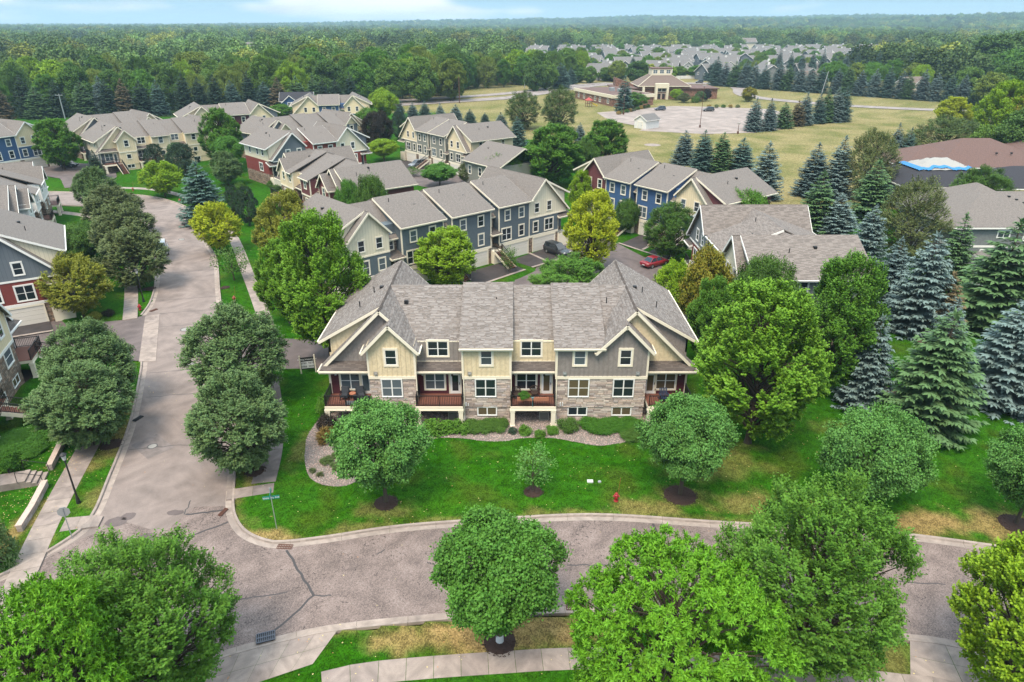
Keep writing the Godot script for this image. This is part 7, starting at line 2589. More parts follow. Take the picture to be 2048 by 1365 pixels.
	tree("church_tree", "turning", "leaf_orange", 108.6, -330.4, 6.1, 3.4, "round orange tree by the road behind the car park")
	tree("church_tree", "bronze", "leaf_bronze", 78.0, -326.0, 4.0, 2.9, "reddish low tree along the church wall")
	tree("church_tree", "tall2", "leaf_deep", 40.0, -443.9, 6.3, 4.8, "dark round tree beside the highway bend")
	tree("church_tree", "bush", "leaf_deep", 83.0, -326.0, 2.8, 2.2, "dark shrub under the church corner trees")
	tree("estate_tree", "tall", "leaf_wood", 18.3, -395.0, 14.0, 6.6, "mid green tree between the highway and the grey estate roofs", "trees along the edge of the grey estate")
	tree("estate_tree", "tall2", "leaf_wood_dark", 11.6, -385.0, 15.9, 5.9, "dark green tree between the highway and the grey estate roofs", "trees along the edge of the grey estate")
	tree("estate_tree", "spruce", "needle_teal", 26.8, -400.0, 13.4, 5.7, "deep green tree between the highway and the grey estate roofs", "trees along the edge of the grey estate")
	tree("estate_tree", "tall2", "leaf_wood", 46.9, -440.0, 9.3, 4.4, "mid green tree between the highway and the grey estate roofs", "trees along the edge of the grey estate")
	tree("estate_tree", "spruce", "needle_teal", 34.7, -430.0, 9.2, 4.0, "dark green tree between the highway and the grey estate roofs", "trees along the edge of the grey estate")
	tree("estate_tree", "tall", "leaf_wood", 58.4, -455.0, 7.9, 5.2, "mid green tree between the highway and the grey estate roofs", "trees along the edge of the grey estate")
	tree("estate_tree", "tall2", "leaf_wood_pale", 65.3, -450.0, 11.9, 6.0, "pale green tree between the highway and the grey estate roofs", "trees along the edge of the grey estate")
	tree("estate_tree", "tall", "leaf_wood_dark", 75.6, -440.0, 12.1, 7.6, "dark green tree between the highway and the grey estate roofs", "trees along the edge of the grey estate")
	tree("estate_tree", "tall2", "leaf_lime", 101.3, -470.0, 8.3, 4.7, "yellow green tree between the highway and the grey estate roofs", "trees along the edge of the grey estate")
	tree("estate_tree", "tall", "leaf_wood", 110.1, -480.0, 7.2, 5.5, "mid green tree between the highway and the grey estate roofs", "trees along the edge of the grey estate")
	tree("estate_tree", "tall2", "leaf_green", 121.5, -480.0, 7.7, 6.4, "bright green tree between the highway and the grey estate roofs", "trees along the edge of the grey estate")
	tree("estate_tree", "spruce", "needle_teal", 127.3, -460.0, 12.0, 6.5, "dark green tree between the highway and the grey estate roofs", "trees along the edge of the grey estate")
	tree("estate_tree", "gilded", "leaf_yellow", 84.8, -450.0, 10.1, 4.5, "yellow tree between the highway and the grey estate roofs", "trees along the edge of the grey estate")
	tree("estate_tree", "tall", "leaf_wood", 24.3, -560.0, 10.7, 6.7, "mid green tree between the highway and the grey estate roofs", "trees along the edge of the grey estate")
	tree("estate_tree", "tall2", "leaf_wood", 62.3, -520.0, 7.8, 5.2, "mid green tree between the highway and the grey estate roofs", "trees along the edge of the grey estate")
	tree("estate_tree", "tall", "leaf_wood", 138.5, -700.0, 12.4, 7.9, "mid green tree between the highway and the grey estate roofs", "trees along the edge of the grey estate")
	tree("estate_tree", "tall", "leaf_wood_pale", 203.3, -760.0, 9.4, 8.6, "pale green tree between the highway and the grey estate roofs", "trees along the edge of the grey estate")
	tree("estate_tree", "tall2", "leaf_wood_dark", 96.8, -600.0, 10.0, 10.0, "dark green tree between the highway and the grey estate roofs", "trees along the edge of the grey estate")
	woods()
	beds()
	street_things()


func row_near(x: float) -> String:
	return "edge blue row" if x < -150.0 else ("all cream row" if x < -100.0 else ("dark red row" if x < -72.0 else "farthest cream row"))


func woods() -> void:
	rng.seed = 9
	# the belt behind the rows: spruces in front, tall broad trees behind
	var belt := [["spruce", "needle_green"], ["spruce3", "needle_brown"], ["spruce2", "needle_dark"], ["spruce", "needle_teal"], ["spruce3", "needle_green"], ["spruce", "needle_blue"], ["spruce2", "needle_dark"]]
	var x := -285.0
	var n := 0
	while x < -62.0:
		var z := -268.0 - clampf((x + 190.0) * 0.28, -20.0, 40.0) + rng.randf_range(-4, 4)
		var b: Array = belt[rng.randi() % belt.size()]
		tree("belt_spruce", b[0], b[1], x, z, rng.randf_range(11, 15.5), rng.randf_range(2.7, 3.8) * 1.25, "%s conifer in the belt behind the %s" % [{"needle_green": "green", "needle_brown": "brownish", "needle_dark": "very dark", "needle_teal": "dark teal", "needle_blue": "bluish"}[b[1]], row_near(x)], "conifers in the belt behind the townhouses")
		x += rng.randf_range(4.6, 7.0)
		n += 1
	var leafs := ["leaf_wood", "leaf_wood_dark", "leaf_wood", "leaf_wood_pale", "leaf_deep", "leaf_green", "leaf_lime", "leaf_green", "leaf_wood_pale"]
	for row in 6:
		var z0 := -284.0 - row * 15.0
		x = -310.0 - row * 16.0
		var xe := -20.0 - row * 2.0
		while x < xe:
			var z := z0 - clampf((x + 190.0) * 0.3, -20.0, 46.0) + rng.randf_range(-5, 5)
			var k: String = ["tall", "tall2", "tall", "upright", "willow", "feather", "gilded"][rng.randi() % 7]
			if rng.randf() < 0.02:
				k = "bare"
			var hh := rng.randf_range(12, 17) + row * 0.7 + (3.0 if x > -120.0 else 0.0)
			var lf: String = leafs[rng.randi() % leafs.size()]
			var tone: String = {"leaf_wood": "mid green", "leaf_wood_dark": "dark green", "leaf_wood_pale": "pale olive", "leaf_deep": "deep green", "leaf_green": "fresh green", "leaf_lime": "yellow green"}[lf]
			tree("woodland_tree", k, lf, x, z, hh, hh * rng.randf_range(0.32, 0.44), "%s %s tree %s, %s" % ["bare twigged" if k == "bare" else ("narrow" if k == "upright" else "broad"), tone, ["at the wood's front", "in the wood's second line", "inside the wood", "inside the wood", "deep in the wood", "at the wood's back"][row], "behind the " + row_near(x)], "trees of the wood behind the townhouses")
			x += rng.randf_range(9.5, 14.0) + row * 1.2
	# the wood's arm along the far side of the highway
	for row in 4:
		x = -62.0 + row * 4.0
		while x < 46.0:
			var z := -368.0 - (x + 49.0) * 0.98 - row * 13.0 + rng.randf_range(-3, 3)
			var lf: String = leafs[rng.randi() % leafs.size()]
			var hh := rng.randf_range(14, 19)
			tree("woodland_tree", ["tall", "tall2", "willow", "upright"][rng.randi() % 4], lf, x, z, hh, hh * rng.randf_range(0.3, 0.4), "%s tree %s on the far side of the highway" % [{"leaf_wood": "mid green", "leaf_wood_dark": "dark green", "leaf_wood_pale": "pale olive", "leaf_deep": "deep green", "leaf_green": "fresh green", "leaf_lime": "yellow green"}[lf], ["in front", "in the second line", "inside the wood", "at the back"][row]], "trees of the wood behind the townhouses")
			x += rng.randf_range(8.5, 12.0)
	# sparse trees between the estate houses
	for k in 190:
		var z := -470.0 - rng.randf() * 480.0
		var xx := rng.randf_range(10, 20 + -z * 0.5)
		var hh := rng.randf_range(6, 12)
		tree("garden_tree", ["round", "tall2", "maple", "spruce"][k % 4], ["leaf_green", "leaf_wood", "leaf_wood_pale", "needle_teal"][k % 4], xx, z, hh, hh * (0.28 if k % 4 == 3 else 0.44), ["round bright green tree among the grey estate houses", "mid green tree among the grey estate houses", "pale green tree among the grey estate houses", "teal spruce among the grey estate houses"][k % 4], "trees in the gardens of the grey estate")
	# beyond that a woodland that nobody could count
	var places := [[], [], []]
	var tints := [[], [], []]
	var d := 395.0
	while d < 6800.0:
		var s := 13.0 + d / 150.0
		var a := -0.92
		var half := d * 0.92
		var xx := -half + rng.randf() * s
		while xx < half:
			var px := xx + rng.randf_range(-0.45, 0.45) * s
			var pz := -d + rng.randf_range(-0.5, 0.5) * s
			xx += s
			var estate := px > 2.0 and -pz < 965.0 and px < 215.0 + (-pz - 462.0) * 0.62
			var church_open := px > -70.0 and -pz < 560.0 and px < -pz * 0.55
			if estate or church_open and -pz < 470.0:
				continue
			if px < 0 and -pz < 520.0 and px > -40.0 - (520.0 + pz) * 0.35:
				continue
			var by_house := false
			for q in far_roofs:
				if absf(px - q.x) < 15.0 + d * 0.004 and pz > q.y - 14.0 and pz < q.y + 30.0 + d * 0.03:
					by_house = true
					break
			if by_house:
				continue
			if noise2.get_noise_2d(px * 0.006, pz * 0.006) > 0.34 and d < 2200.0:
				continue
			var sc := rng.randf_range(0.8, 1.6) * (1.0 + d / 8000.0)
			var k := rng.randi() % 3
			var b := Basis(UPV, rng.randf() * TAU).scaled(Vector3(sc * rng.randf_range(0.9, 1.25), sc, sc * rng.randf_range(0.9, 1.25)))
			places[k].append(Transform3D(b, Vector3(px, hill(px, pz) - 1.0, pz)))
			var g := rng.randf_range(0.68, 1.3) * (1.0 + 0.6 * noise2.get_noise_2d(px * 0.003, pz * 0.003))
			var yl := rng.randf()
			if yl < 0.2:
				g *= 0.6
			tints[k].append(Color(g * (1.0 + (0.9 if yl > 0.86 else 0.0)), g * (1.0 + (0.3 if yl > 0.86 else 0.0)), g))
		d += s
	var fm := leafy("leaf_far", 0.135, 0.23, 0.06)
	for k in 3:
		var o := many("far_woodland", kinds[["far_a", "far_b", "far_c"][k]][0], fm, places[k], self, tints[k])
		tag(o, "far off leafy woodland reaching to the horizon", "woodland")


func mulch_ring(x: float, z: float, r: float) -> void:
	var m := MB.new()
	m.lathe(Vector3(x, 0, z), [Vector2(r, -0.03), Vector2(r * 0.85, 0.03), Vector2(r * 0.3, 0.1), Vector2(0, 0.12)], 18)
	tag(struct("mulch_ground", m, M["mulch"]), "", "", "", "structure")
	var q := MB.new()
	q.box(Vector3(-0.06, -0.012, -0.018), Vector3(0.06, 0.012, 0.018))
	var w := []
	for k in 170:
		var a := rng.randf() * TAU
		var d := sqrt(rng.randf()) * r * 1.06
		w.append(Transform3D(Basis.from_euler(Vector3(rng.randf_range(-0.5, 0.5), rng.randf() * TAU, 0)), Vector3(x + cos(a) * d, 0.03 + 0.09 * (1.0 - d / r), z + sin(a) * d)))
	many("mulch", q.mesh(), M["mulch"], w, self)


func beds() -> void:
	rng.seed = 31
	for q in [[-0.7, -28.1, 1.0], [12.6, -41.5, 1.3], [1.6, -41.9, 0.75], [-9.3, -40.6, 0.95], [35.6, -38.2, 1.2], [15.8, -47.7, 0.9], [-33.7, -48.3, 0.9], [-20.3, -44.5, 0.8], [-48.5, -85.5, 0.8], [-38.5, -86.0, 0.6]]:
		mulch_ring(q[0], q[1], q[2])
	# gravel bed along the near row, with single stones
	var bed := spline(pts([-16.4, -57, -17.5, -50.5, -17.1, -47.2, -16.3, -44.7, -15.4, -43.3, -14.0, -42.6, -12.6, -42.7, -11.4, -44.0, -9.6, -46.6, -7.1, -49.0, -4.5, -49.25, -2.4, -48.8, -0.6, -48.8, 1.0, -49.25, 3.4, -49.25, 5.1, -48.75, 7.2, -48.1, 8.8, -48.4, 10.6, -49.0, 13.0, -50.0, 15.8, -51.0, 16.4, -57]), 0.4)
	var poly := PackedVector2Array(bed)
	sheet("gravel_ground", poly, 0.015, "mortar")
	var st := MB.new()
	st.hexa([Vector3(-0.7, 0, 0.6), Vector3(0.5, 0, 0.8), Vector3(0.4, 0.6, 0.4), Vector3(-0.4, 0.65, 0.3), Vector3(-0.6, 0, -0.6), Vector3(0.7, 0, -0.5), Vector3(0.4, 0.55, -0.4), Vector3(-0.5, 0.6, -0.3)])
	var where := []
	var tint := []
	var guard := 0
	while where.size() < 15000 and guard < 120000:
		guard += 1
		var p := Vector2(rng.randf_range(-17.6, 16.4), rng.randf_range(-53.6, -42.4))
		if not Geometry2D.is_point_in_polygon(p, poly):
			continue
		var s := rng.randf_range(0.045, 0.085)
		where.append(Transform3D(Basis.from_euler(Vector3(rng.randf_range(-0.4, 0.4), rng.randf() * TAU, rng.randf_range(-0.4, 0.4))).scaled(Vector3(s, s, s)), Vector3(p.x, 0.005 + rng.randf() * 0.02, p.y)))
		var g := rng.randf_range(0.55, 1.2)
		tint.append(Color(0.34 * g * rng.randf_range(0.9, 1.1), 0.265 * g, 0.24 * g))
	var gr := many("rock_mulch", st.mesh(), M["stones"], where, self, tint)
	tag(gr, "pinkish rock mulch along the near row", "gravel")
	# planting in the bed
	for q in [["hydrangea", "leaf_green", -6.6, -50.2, 1.25, 1.15, "flowering green hydrangea left of the empty deck's middle post"], ["hydrangea", "leaf_green", -5.2, -50.4, 1.1, 0.95, "flowering hydrangea under the empty deck's right post"], ["hydrangea", "leaf_green", -4.2, -50.2, 0.9, 0.7, "small hydrangea with white heads by the downspout"], ["hydrangea", "leaf_green", 1.1, -50.0, 0.75, 0.6, "small hydrangea at the left post of the planter deck"], ["hydrangea", "leaf_green", 2.4, -49.5, 0.7, 0.5, "small hydrangea alone in the gravel before the planter deck"], ["bush", "leaf_green", 3.5, -50.1, 0.7, 0.6, "bright green perennial at the right post of the planter deck"], ["bush", "needle_dark", 0.05, -50.0, 0.6, 0.4, "dark little evergreen at the white downspout"], ["bush", "leaf_deep", 4.9, -50.6, 1.15, 0.95, "round clipped shrub at the left end of the juniper"],
			["bush", "leaf_purple", -16.0, -50.6, 1.6, 0.9, "dark purple shrub beside the corner deck post"], ["tuft", "leaf_straw", -15.8, -48.5, 1.3, 0.7, "tawny ornamental grass tuft below the purple shrub"], ["tuft", "leaf_straw", -15.2, -49.0, 1.1, 0.55, "smaller tawny grass tuft beside the purple shrub"], ["hydrangea", "leaf_green", -14.4, -50.2, 1.0, 0.8, "hydrangea under the corner deck"], ["bush", "leaf_green", -13.4, -49.6, 0.7, 0.6, "low perennial in the gravel before the corner deck"], ["bush", "leaf_willow", -14.9, -45.7, 0.5, 0.55, "grey green perennial at the end of the gravel bed"], ["bush", "leaf_willow", -13.9, -45.0, 0.5, 0.6, "second grey green perennial nearer the lawn maple"], ["bush", "leaf_willow", -14.2, -46.5, 0.45, 0.5, "low perennial in the middle of the gravel bed end"], ["tuft", "leaf_bronze", -15.7, -44.4, 0.3, 0.3, "small brown tuft at the tip of the gravel bed"], ["tuft", "leaf_bronze", -15.0, -43.9, 0.3, 0.3, "small brown tuft next to the lawn at the gravel tip"],
			["bush", "leaf_green", -16.9, -53.5, 1.9, 0.9, "tall green shrub at the outer corner of the near row"],
			["hydrangea", "leaf_green", -44.6, -58.6, 1.2, 1.0, "white flowering shrub at the foot of the corner stair"], ["bush", "leaf_purple", -46.6, -62.9, 1.2, 1.1, "dark purple ball shrub behind the corner deck"], ["bush", "leaf_deep", -47.9, -63.6, 1.0, 0.7, "small green shrub at the corner deck post"], ["hydrangea", "leaf_green", -42.2, -52.4, 1.1, 1.0, "white flowering shrub at the lower stair"], ["hydrangea", "leaf_green", -39.6, -44.8, 1.2, 1.0, "white flowering shrub at the left frame edge above the steps"], ["bush", "leaf_orange", -50.0, -75.2, 0.9, 0.8, "yellow green shrub beside the red house stairs"], ["bush", "leaf_purple", -48.9, -76.3, 0.8, 0.7, "purple shrub beside the turning tree"],
			["bush", "leaf_deep", -58.3, -146.0, 1.5, 1.2, "clipped shrub at the red brick corner"], ["bush", "leaf_deep", -52.2, -148.4, 1.4, 1.1, "shrub in the bed along the red brick wall"], ["bush", "leaf_deep", -50.2, -145.2, 1.2, 1.0, "second shrub in the bed along the red brick wall"], ["bush", "leaf_green", -47.0, -141.5, 1.3, 1.3, "green shrub at the end of the red brick bed"],
			["bush", "leaf_deep", -72.5, -107.6, 1.2, 1.2, "dark shrub on the terraces of the white row"], ["bush", "leaf_orange", -72.0, -104.5, 1.2, 1.1, "yellowish shrub on the terraces of the white row"], ["bush", "leaf_bronze", -69.5, -104.0, 1.0, 1.0, "brownish shrub on the terraces of the white row"], ["bush", "leaf_green", -66.5, -100.0, 1.3, 1.6, "wide green shrub on the terraces nearer the street"]]:
		tree(q[0].replace("bush", "garden") + "_shrub", q[0], q[1], q[2], q[3], q[4], q[5], q[6])
	# junipers spreading under the windows
	for q in [[6.2, 11.0, -51.4, -50.4, "spreading juniper under the taupe wall", 26], [10.0, 11.9, -50.2, -49.1, "low juniper at the right end of the gravel", 8], [-3.4, -1.2, -51.3, -50.5, "spreading dark juniper under the cream bay", 10], [-44.0, -40.8, -58.2, -53.4, "green ground cover between the two stairs", 34], [-42.6, -39.2, -50.0, -46.6, "green ground cover below the lower stair", 26]]:
		var w := []
		for k in q[5]:
			w.append(Transform3D(Basis(UPV, rng.randf() * TAU).scaled(Vector3(0.75, 0.3, 0.75) * rng.randf_range(0.8, 1.2)), Vector3(rng.randf_range(q[0], q[1]), 0.05, rng.randf_range(q[2], q[3]))))
		var o := many("juniper_cover", kinds["bush"][0], M["leaf_cover" if q[4].begins_with("spreading j") or q[4].begins_with("green") else "leaf_deep"], w, self)
		tag(o, q[4], "ground cover")
	# needle mulch under the lawn spruces
	for q in [[30.9, -56.8, 30.5, -54.2, 32.3, -52.9, 33.4, -50.8, 34.9, -49.8, 37.7, -50.6, 40.0, -52.4, 40.8, -54.7, 38.4, -55.8, 36.0, -58.8, 33.3, -59.3, 30.9, -56.8], [43.4, -57.6, 43.8, -55.5, 45.6, -54.7, 48.3, -55.3, 51.0, -57.8, 48.5, -59.8, 43.4, -57.6], [45.8, -81.5, 44.0, -75.0, 44.5, -71.3, 45.5, -68.0, 48.7, -69.3, 51.1, -75.0, 49.7, -81.5, 45.8, -81.5]]:
		sheet("mulch_bed", spline(pts(q), 0.8), 0.012, "needle_litter")
	# leaves fallen on grass and road
	var lf := MB.new()
	lf.quad(Vector3(-0.5, 0, 0.3), Vector3(0.5, 0.12, 0.4), Vector3(0.5, 0, -0.4), Vector3(-0.5, 0.15, -0.3))
	where = []
	tint = []
	for k in 1900:
		var p := Vector2(rng.randf_range(-46, 40), -25.0 - 34.0 * pow(rng.randf(), 1.2))
		if k % 3 == 0:
			p = Vector2(-33.6 - rng.randf() * 3.0 - (rng.randf() * 10.0) * 0.3, -37 - rng.randf() * 25.0)
		var on_road := Geometry2D.is_point_in_polygon(p, paved[0])
		if on_road and rng.randf() < 0.85:
			continue
		var s := rng.randf_range(0.045, 0.085)
		where.append(Transform3D(Basis.from_euler(Vector3(rng.randf_range(-0.3, 0.3), rng.randf() * TAU, 0)).scaled(Vector3(s, s, s)), Vector3(p.x, -0.095 if on_road else 0.03, p.y)))
		var y := rng.randf()
		tint.append(Color(0.5, 0.42, 0.2) if y < 0.5 else (Color(0.42, 0.2, 0.08) if y < 0.75 else Color(0.4, 0.3, 0.12)))
	tag(many("fallen_leaves", lf.mesh(), M["litter"], where, self, tint), "fallen yellow leaves scattered over lawn and street", "leaves")


func street_things() -> void:
	mat("paint_red", lin(0.28, 0.006, 0.018), 0.25).clearcoat_enabled = true
	mat("paint_black", lin(0.012, 0.014, 0.02), 0.2).clearcoat_enabled = true
	mat("paint_white", lin(0.7, 0.7, 0.7), 0.3).clearcoat_enabled = true
	mat("paint_silver", lin(0.27, 0.31, 0.36), 0.3, null, 1.0, 0.5).clearcoat_enabled = true
	mat("paint_navy", lin(0.02, 0.03, 0.06), 0.25).clearcoat_enabled = true
	mat("tail", lin(0.3, 0.01, 0.01), 0.3)
	car("saloon_car", "red saloon car parked in the lane behind the near row", "car", 20.95, -95.6, 126, "paint_red", 0.0)
	car("sport_utility_car", "black sport utility car in the driveway of the steel blue row", "car", 6.9, -100.7, 40, "paint_black", 1.0, 0.02)
	car("parked_car", "white car parked at the kerb behind the brownish linden", "car", -54.3, -101.8, 25, "paint_white", 0.9)
	car("sport_utility_car", "silver sport utility car before the sage row garage", "car", -23.4, -171.6, -48, "paint_silver", 1.0, 0.02)
	car("parked_car", "black car on the side lane under the large round maple", "car", -110.6, -172.6, 84, "paint_black", 0.6, -0.1)
	car("sport_utility_car", "dark car in the car park in front of the church portal", "car", 61.0, -295.0, -82, "paint_navy", 1.0, -0.05)
	car("sport_utility_car", "dark car in the car park beside the tall lamp", "car", 80.0, -291.5, -88, "paint_black", 1.0, -0.05)
	car("passing_car", "black car on the highway right of the church tower", "car", 112.7, -437.5, -85, "paint_black", 1.0, 0.1)
	car("passing_car", "white car on the highway at the roadside spruces", "car", 124.6, -440.5, 95, "paint_white", 0.2, 0.1)
	car("parked_car", "pale car behind the church roof", "car", 66.0, -393.0, 80, "paint_silver", 0.3, 0.1)
	lamp_post(-31.94, -40.55, "black lantern post beside the sidewalk steps at the near corner")
	lamp_post(-46.88, -80.8, "black lantern post in front of the brownish linden")
	hydrant(7.7, -40.8, "hydrant_red", "red fire hydrant with marker rod on the front lawn", true)
	hydrant(-46.0, -78.1, "hydrant_red", "red fire hydrant on the grass point by the private drive")
	hydrant(-80.4, -144.6, "hydrant_rust", "rust coloured hydrant at the upper sidewalk by the cream row stair", true)
	hydrant(-65.9, -134.3, "hydrant_rust", "brownish hydrant on the verge before the bend spruce")
	hydrant(-35.4, -81.0, "hydrant_rust", "orange and white hydrant on the verge above the dark linden", true)
	# street sign
	var s := thing("street_sign", "green street name sign on a thin post at the lawn corner", "street sign", Vector3(-16.47, 0, -37.74))
	var p := MB.new()
	p.tube(Vector3(0, -0.2, 0), Vector3(0, 3.5, 0), 0.03, 0.03, 6)
	obj("post", p, M["galvanised"], s)
	var b := MB.new()
	b.box(Vector3(-0.55, 2.55, -0.012), Vector3(0.55, 2.82, 0.012))
	var bl := obj("name_plate", b, M["sign_green"], s)
	bl.rotation_degrees.y = 12
	text_on("Waterlily Ave", 0.17, Vector3(0, 2.68, 0.013), 0, "sign_white", bl)
	b = MB.new()
	b.box(Vector3(-0.012, 2.9, -0.5), Vector3(0.012, 3.15, 0.5))
	var b2 := obj("cross_plate", b, M["sign_green"], s)
	b2.rotation_degrees.y = 12
	# stop sign from behind
	s = thing("stop_sign", "back of an eight sided stop sign at the corner ramp", "road sign", Vector3(-30.3, 0, -36.9), 200)
	p = MB.new()
	p.tube(Vector3(0, -0.2, -0.04), Vector3(0, 2.5, -0.04), 0.03, 0.03, 6)
	obj("post", p, M["galvanised"], s)
	var oct := []
	for k in 8:
		var a := TAU * (k + 0.5) / 8
		oct.append(Vector3(cos(a) * 0.4, 2.15 + sin(a) * 0.4, 0))
	b = MB.new()
	b.prism(oct, Vector3(0, 0, -0.015))
	obj("plate", b, M["galvanised"], s)
	var face := []
	for q in oct:
		face.append(Vector3(q.x * 0.95, 2.15 + (q.y - 2.15) * 0.95, 0.004))
	b = MB.new()
	b.poly(face)
	obj("red_face", b, M["hydrant_red"], s)
	# address sign by the entrance lane
	s = thing("address_sign", "black and white address sign of the entrance lane beside the near row", "sign", Vector3(-20.6, 0, -61.3), 14)
	for x in [-0.72, 0.72]:
		p = MB.new()
		p.box(Vector3(x - 0.06, -0.2, -0.06), Vector3(x + 0.06, 1.9, 0.06))
		p.prism([Vector3(x - 0.08, 1.9, -0.08), Vector3(x + 0.08, 1.9, -0.08), Vector3(x, 2.0, -0.08)], Vector3(0, 0, 0.16))
		obj("post", p, M["trim"], s)
	b = MB.new()
	b.box(Vector3(-0.64, 0.42, -0.03), Vector3(0.64, 1.75, 0.03))
	obj("board", b, M["black"], s)
	b = MB.new()
	b.box(Vector3(-0.6, 0.55, 0.03), Vector3(0.6, 1.3, 0.04))
	obj("number_panel", b, M["sign_white"], s)
	text_on("Falling Water Lane", 0.19, Vector3(0, 1.53, 0.035), 0, "sign_white", s, "Droid Serif")
	text_on("10752  10757", 0.27, Vector3(0, 1.12, 0.045), 0, "black", s)
	text_on("10756  10759", 0.27, Vector3(0, 0.75, 0.045), 0, "black", s)
	# utility boxes in the lawn
	b = MB.new()
	b.box(Vector3(5.8, 0, -43.25), Vector3(6.25, 0.12, -42.98))
	b.prism([Vector3(5.82, 0.12, -43.22), Vector3(6.22, 0.12, -43.22), Vector3(6.2, 0.16, -43.1)], Vector3(0, 0, 0.1))
	tag(obj("valve_box", b, M["sign_white"], self), "white valve lid set in the front lawn", "valve box")
	b = MB.new()
	b.lathe(Vector3(6.75, 0, -43.1), [Vector2(0.14, 0), Vector2(0.13, 0.08), Vector2(0.0, 0.1)], 10)
	tag(obj("round_valve_box", b, M["galvanised"], self), "small round cap beside the white valve lid", "valve cap")
	b = MB.new()
	b.tube(Vector3(-0.7, -0.1, -28.1), Vector3(-0.7, 0.55, -28.1), 0.25, 0.22, 10)
	tag(obj("trunk_wrap", b, M["sign_white"], self), "white wrap round the foot of the verge maple", "tree guard")
	# retaining wall and steps by the left walk
	var wall := thing("retaining_wall", "low stone retaining wall beside the left sidewalk", "wall", Vector3(0, 0, 0))
	var line := pts([-34.2, -37.4, -34.7, -39.6, -35.6, -42.6])
	for seg in [line, pts([-36.5, -44.6, -37.4, -47.4, -38.6, -50.6])]:
		for k in seg.size() - 1:
			var a: Vector2 = seg[k]
			var e: Vector2 = seg[k + 1]
			var n := int((e - a).length() / 0.55)
			for c in 2:
				for j in n:
					var q0 := a.lerp(e, (j + 0.01) / n)
					var q1 := a.lerp(e, (j + 0.97) / n)
					b = MB.new()
					b.bar(Vector3(q0.x, 0.12 + c * 0.24, q0.y), Vector3(q1.x, 0.12 + c * 0.24, q1.y), 0.34, 0.225)
					obj("block", b, M[["stone_e", "stone_b", "stone_d"][(j + c) % 3]], wall)
			b = MB.new()
			b.bar(Vector3(a.x, 0.52, a.y), Vector3(e.x, 0.52, e.y), 0.42, 0.08)
			obj("coping", b, M["stone_a"], wall)
	var fl := thing("garden_steps", "concrete garden steps with dark handrail at the left sidewalk", "steps", Vector3(-36.2, 0, -43.5), 108)
	for k in 4:
		b = MB.new()
		b.box(Vector3(-0.8, 0, -0.36 * (k + 1)), Vector3(0.8, 0.15 * (k + 1), -0.36 * k - 0.003))
		obj("step", b, M["concrete"], fl)
	b = MB.new()
	b.box(Vector3(-0.8, 0, -3.4), Vector3(0.8, 0.57, -1.45))
	obj("landing", b, M["concrete_b"], fl)
	for x in [-0.85, 0.85]:
		b = MB.new()
		b.tube(Vector3(x, 0, 0.1), Vector3(x, 0.9, 0.05), 0.025, 0.025, 5)
		b.tube(Vector3(x, 0.9, 0.05), Vector3(x, 1.5, -1.5), 0.025, 0.025, 5)
		b.tube(Vector3(x, 1.5, -1.5), Vector3(x, 0.57, -1.55), 0.025, 0.025, 5)
		obj("handrail", b, M["iron"], fl)
	for k in 2:
		var pt := thing("flower_pot", ["dark pot with white flowers on the landing above the garden steps", "dark pot of greenery beside the flowering pot at the garden steps"][k], "plant pot", Vector3(-38.9 - k * 0.4, 0.55, -43.7 - k * 0.9))
		b = MB.new()
		b.lathe(Vector3.ZERO, [Vector2(0.22, 0), Vector2(0.3, 0.55), Vector2(0.25, 0.55), Vector2(0, 0.45)], 12)
		obj("pot", b, M["black"], pt)
		inst("flowers", kinds["hydrangea"][0], M["leaf_cover"], pt, Transform3D(Basis.from_scale(Vector3(0.4, 0.5, 0.4)), Vector3(0, 0.4, 0)))
	# terraces of the white row
	var te := thing("terrace_steps", "pale terrace steps between shrubs before the white row", "steps", Vector3(-67.0, 0, -107.0), 116)
	for k in 7:
		b = MB.new()
		b.box(Vector3(-1.0, 0, -0.4 * (k + 1)), Vector3(1.0, 0.15 * (k + 1), -0.4 * k))
		obj("step", b, M["concrete"], te)
	# poles, wires and car park lamps
	pole_thing("grey utility pole with a cross arm at the edge of the wood", -49.08, -346.9, 11.9, "galvanised", true)
	pole_thing("brown bare pole on the near highway verge", -23.65, -323.8, 11.2, "rust", false)
	pole_thing("grey tall pole behind the willows", 10.1, -407.4, 13.3, "galvanised", true)
	pole_thing("short grey pole beside the tall one behind the willows", 7.0, -405.0, 6.8, "galvanised", false)
	pole_thing("grey pole behind the low church wing", 67.6, -460.3, 10.6, "galvanised", false)
	pole_thing("leaning grey pole in front of the roadside spruces", 152.0, -355.0, 11.5, "galvanised", false, 1.6)
	pole_thing("grey pole at the frame's left above the lane", -167.0, -266.0, 8.9, "galvanised", true)
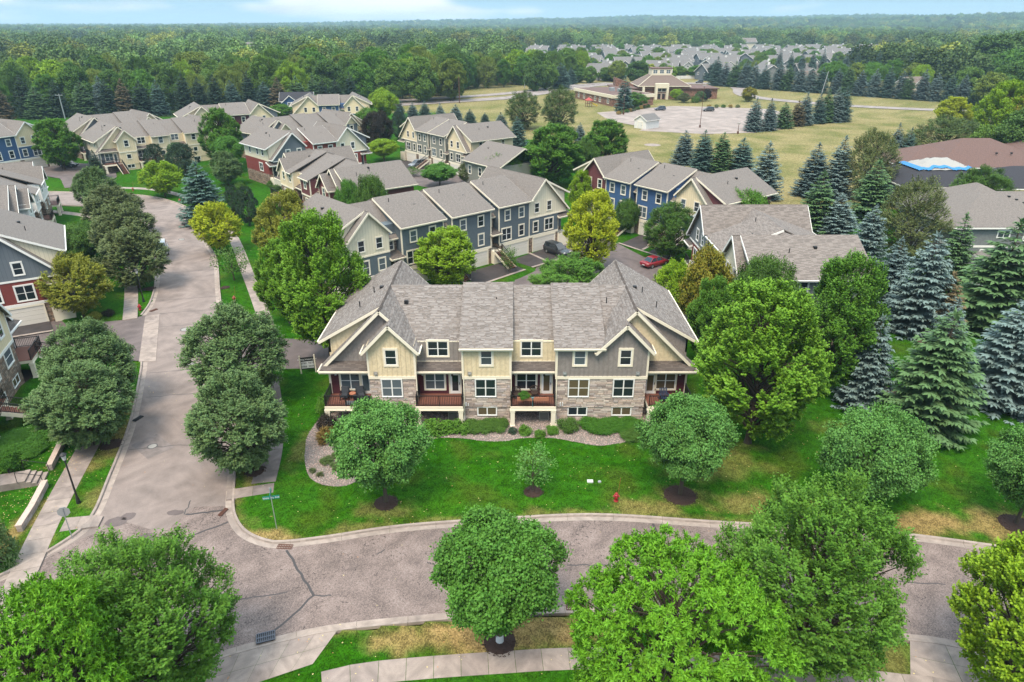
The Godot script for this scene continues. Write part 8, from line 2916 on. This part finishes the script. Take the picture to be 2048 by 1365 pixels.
	wire("upper wire to the pole at the wood's edge", Vector3(-167, 8.8, -266), Vector3(-49, 11.6, -346.9), 0.6)
	wire("wire leaving the frame on the left", Vector3(-290, 8.0, -225), Vector3(-167, 8.8, -266), 0.8)
	wire("wire from the wood's edge to the pole behind the willows", Vector3(-49, 11.6, -346.9), Vector3(10.1, 13.1, -407.4), 0.6)
	wire("lower wire to the pole at the wood's edge", Vector3(-167, 7.2, -266), Vector3(-49, 9.2, -346.9), 0.6)
	for q in [[64.5, -243.1, 13.5, "tall car park lamp on the lot before the church"], [43.8, -280.5, 7.2, "lamp post at the shrub island of the car park"], [72.9, -227.8, 3.3, "short lamp post at the near corner of the car park"]]:
		var t := thing("car_park_lamp", q[3], "lamp post", Vector3(q[0], 0, q[1]))
		p = MB.new()
		p.tube(Vector3(0, 0, 0), Vector3(0, 0.8, 0), 0.3, 0.3, 8)
		p.tube(Vector3(0, 0.8, 0), Vector3(0, q[2], 0), 0.11, 0.08, 6)
		obj("pole", p, M["rust"], t)
		b = MB.new()
		b.box(Vector3(-0.5, q[2] - 0.1, -0.3), Vector3(0.5, q[2] + 0.15, 0.3))
		obj("lamp_head", b, M["tan_metal"], t)
	rng.seed = 3
	for k in 14:
		var x := 42.0 + k * 2.0 if k < 9 else 84.0 + (k - 9) * 3.0
		tree("lot_shrub", "bush", ["leaf_straw", "leaf_bronze", "leaf_deep"][k % 3], x, -281.0 - (k * 3.1 if k < 9 else 24.0), 1.3, 1.0, "small round shrub on the car park island", "shrubs on the car park islands")
	var fr := MB.new()
	fr.lathe(Vector3(41.2, 0, -205.6), [Vector2(2.4, 0.0), Vector2(2.2, 0.06), Vector2(0, 0.08)], 18)
	struct("sand_ground", fr, M["concrete_b"])
	var fence := thing("white_fence", "white board fence along the estate beyond the church", "fence", Vector3(92.0, 0, -470.0), 14)
	for k in 22:
		b = MB.new()
		b.box(Vector3(k * 2.6, 0, 0), Vector3(k * 2.6 + 2.5, 1.9, 0.08))
		obj("panel", b, M["white"], fence)
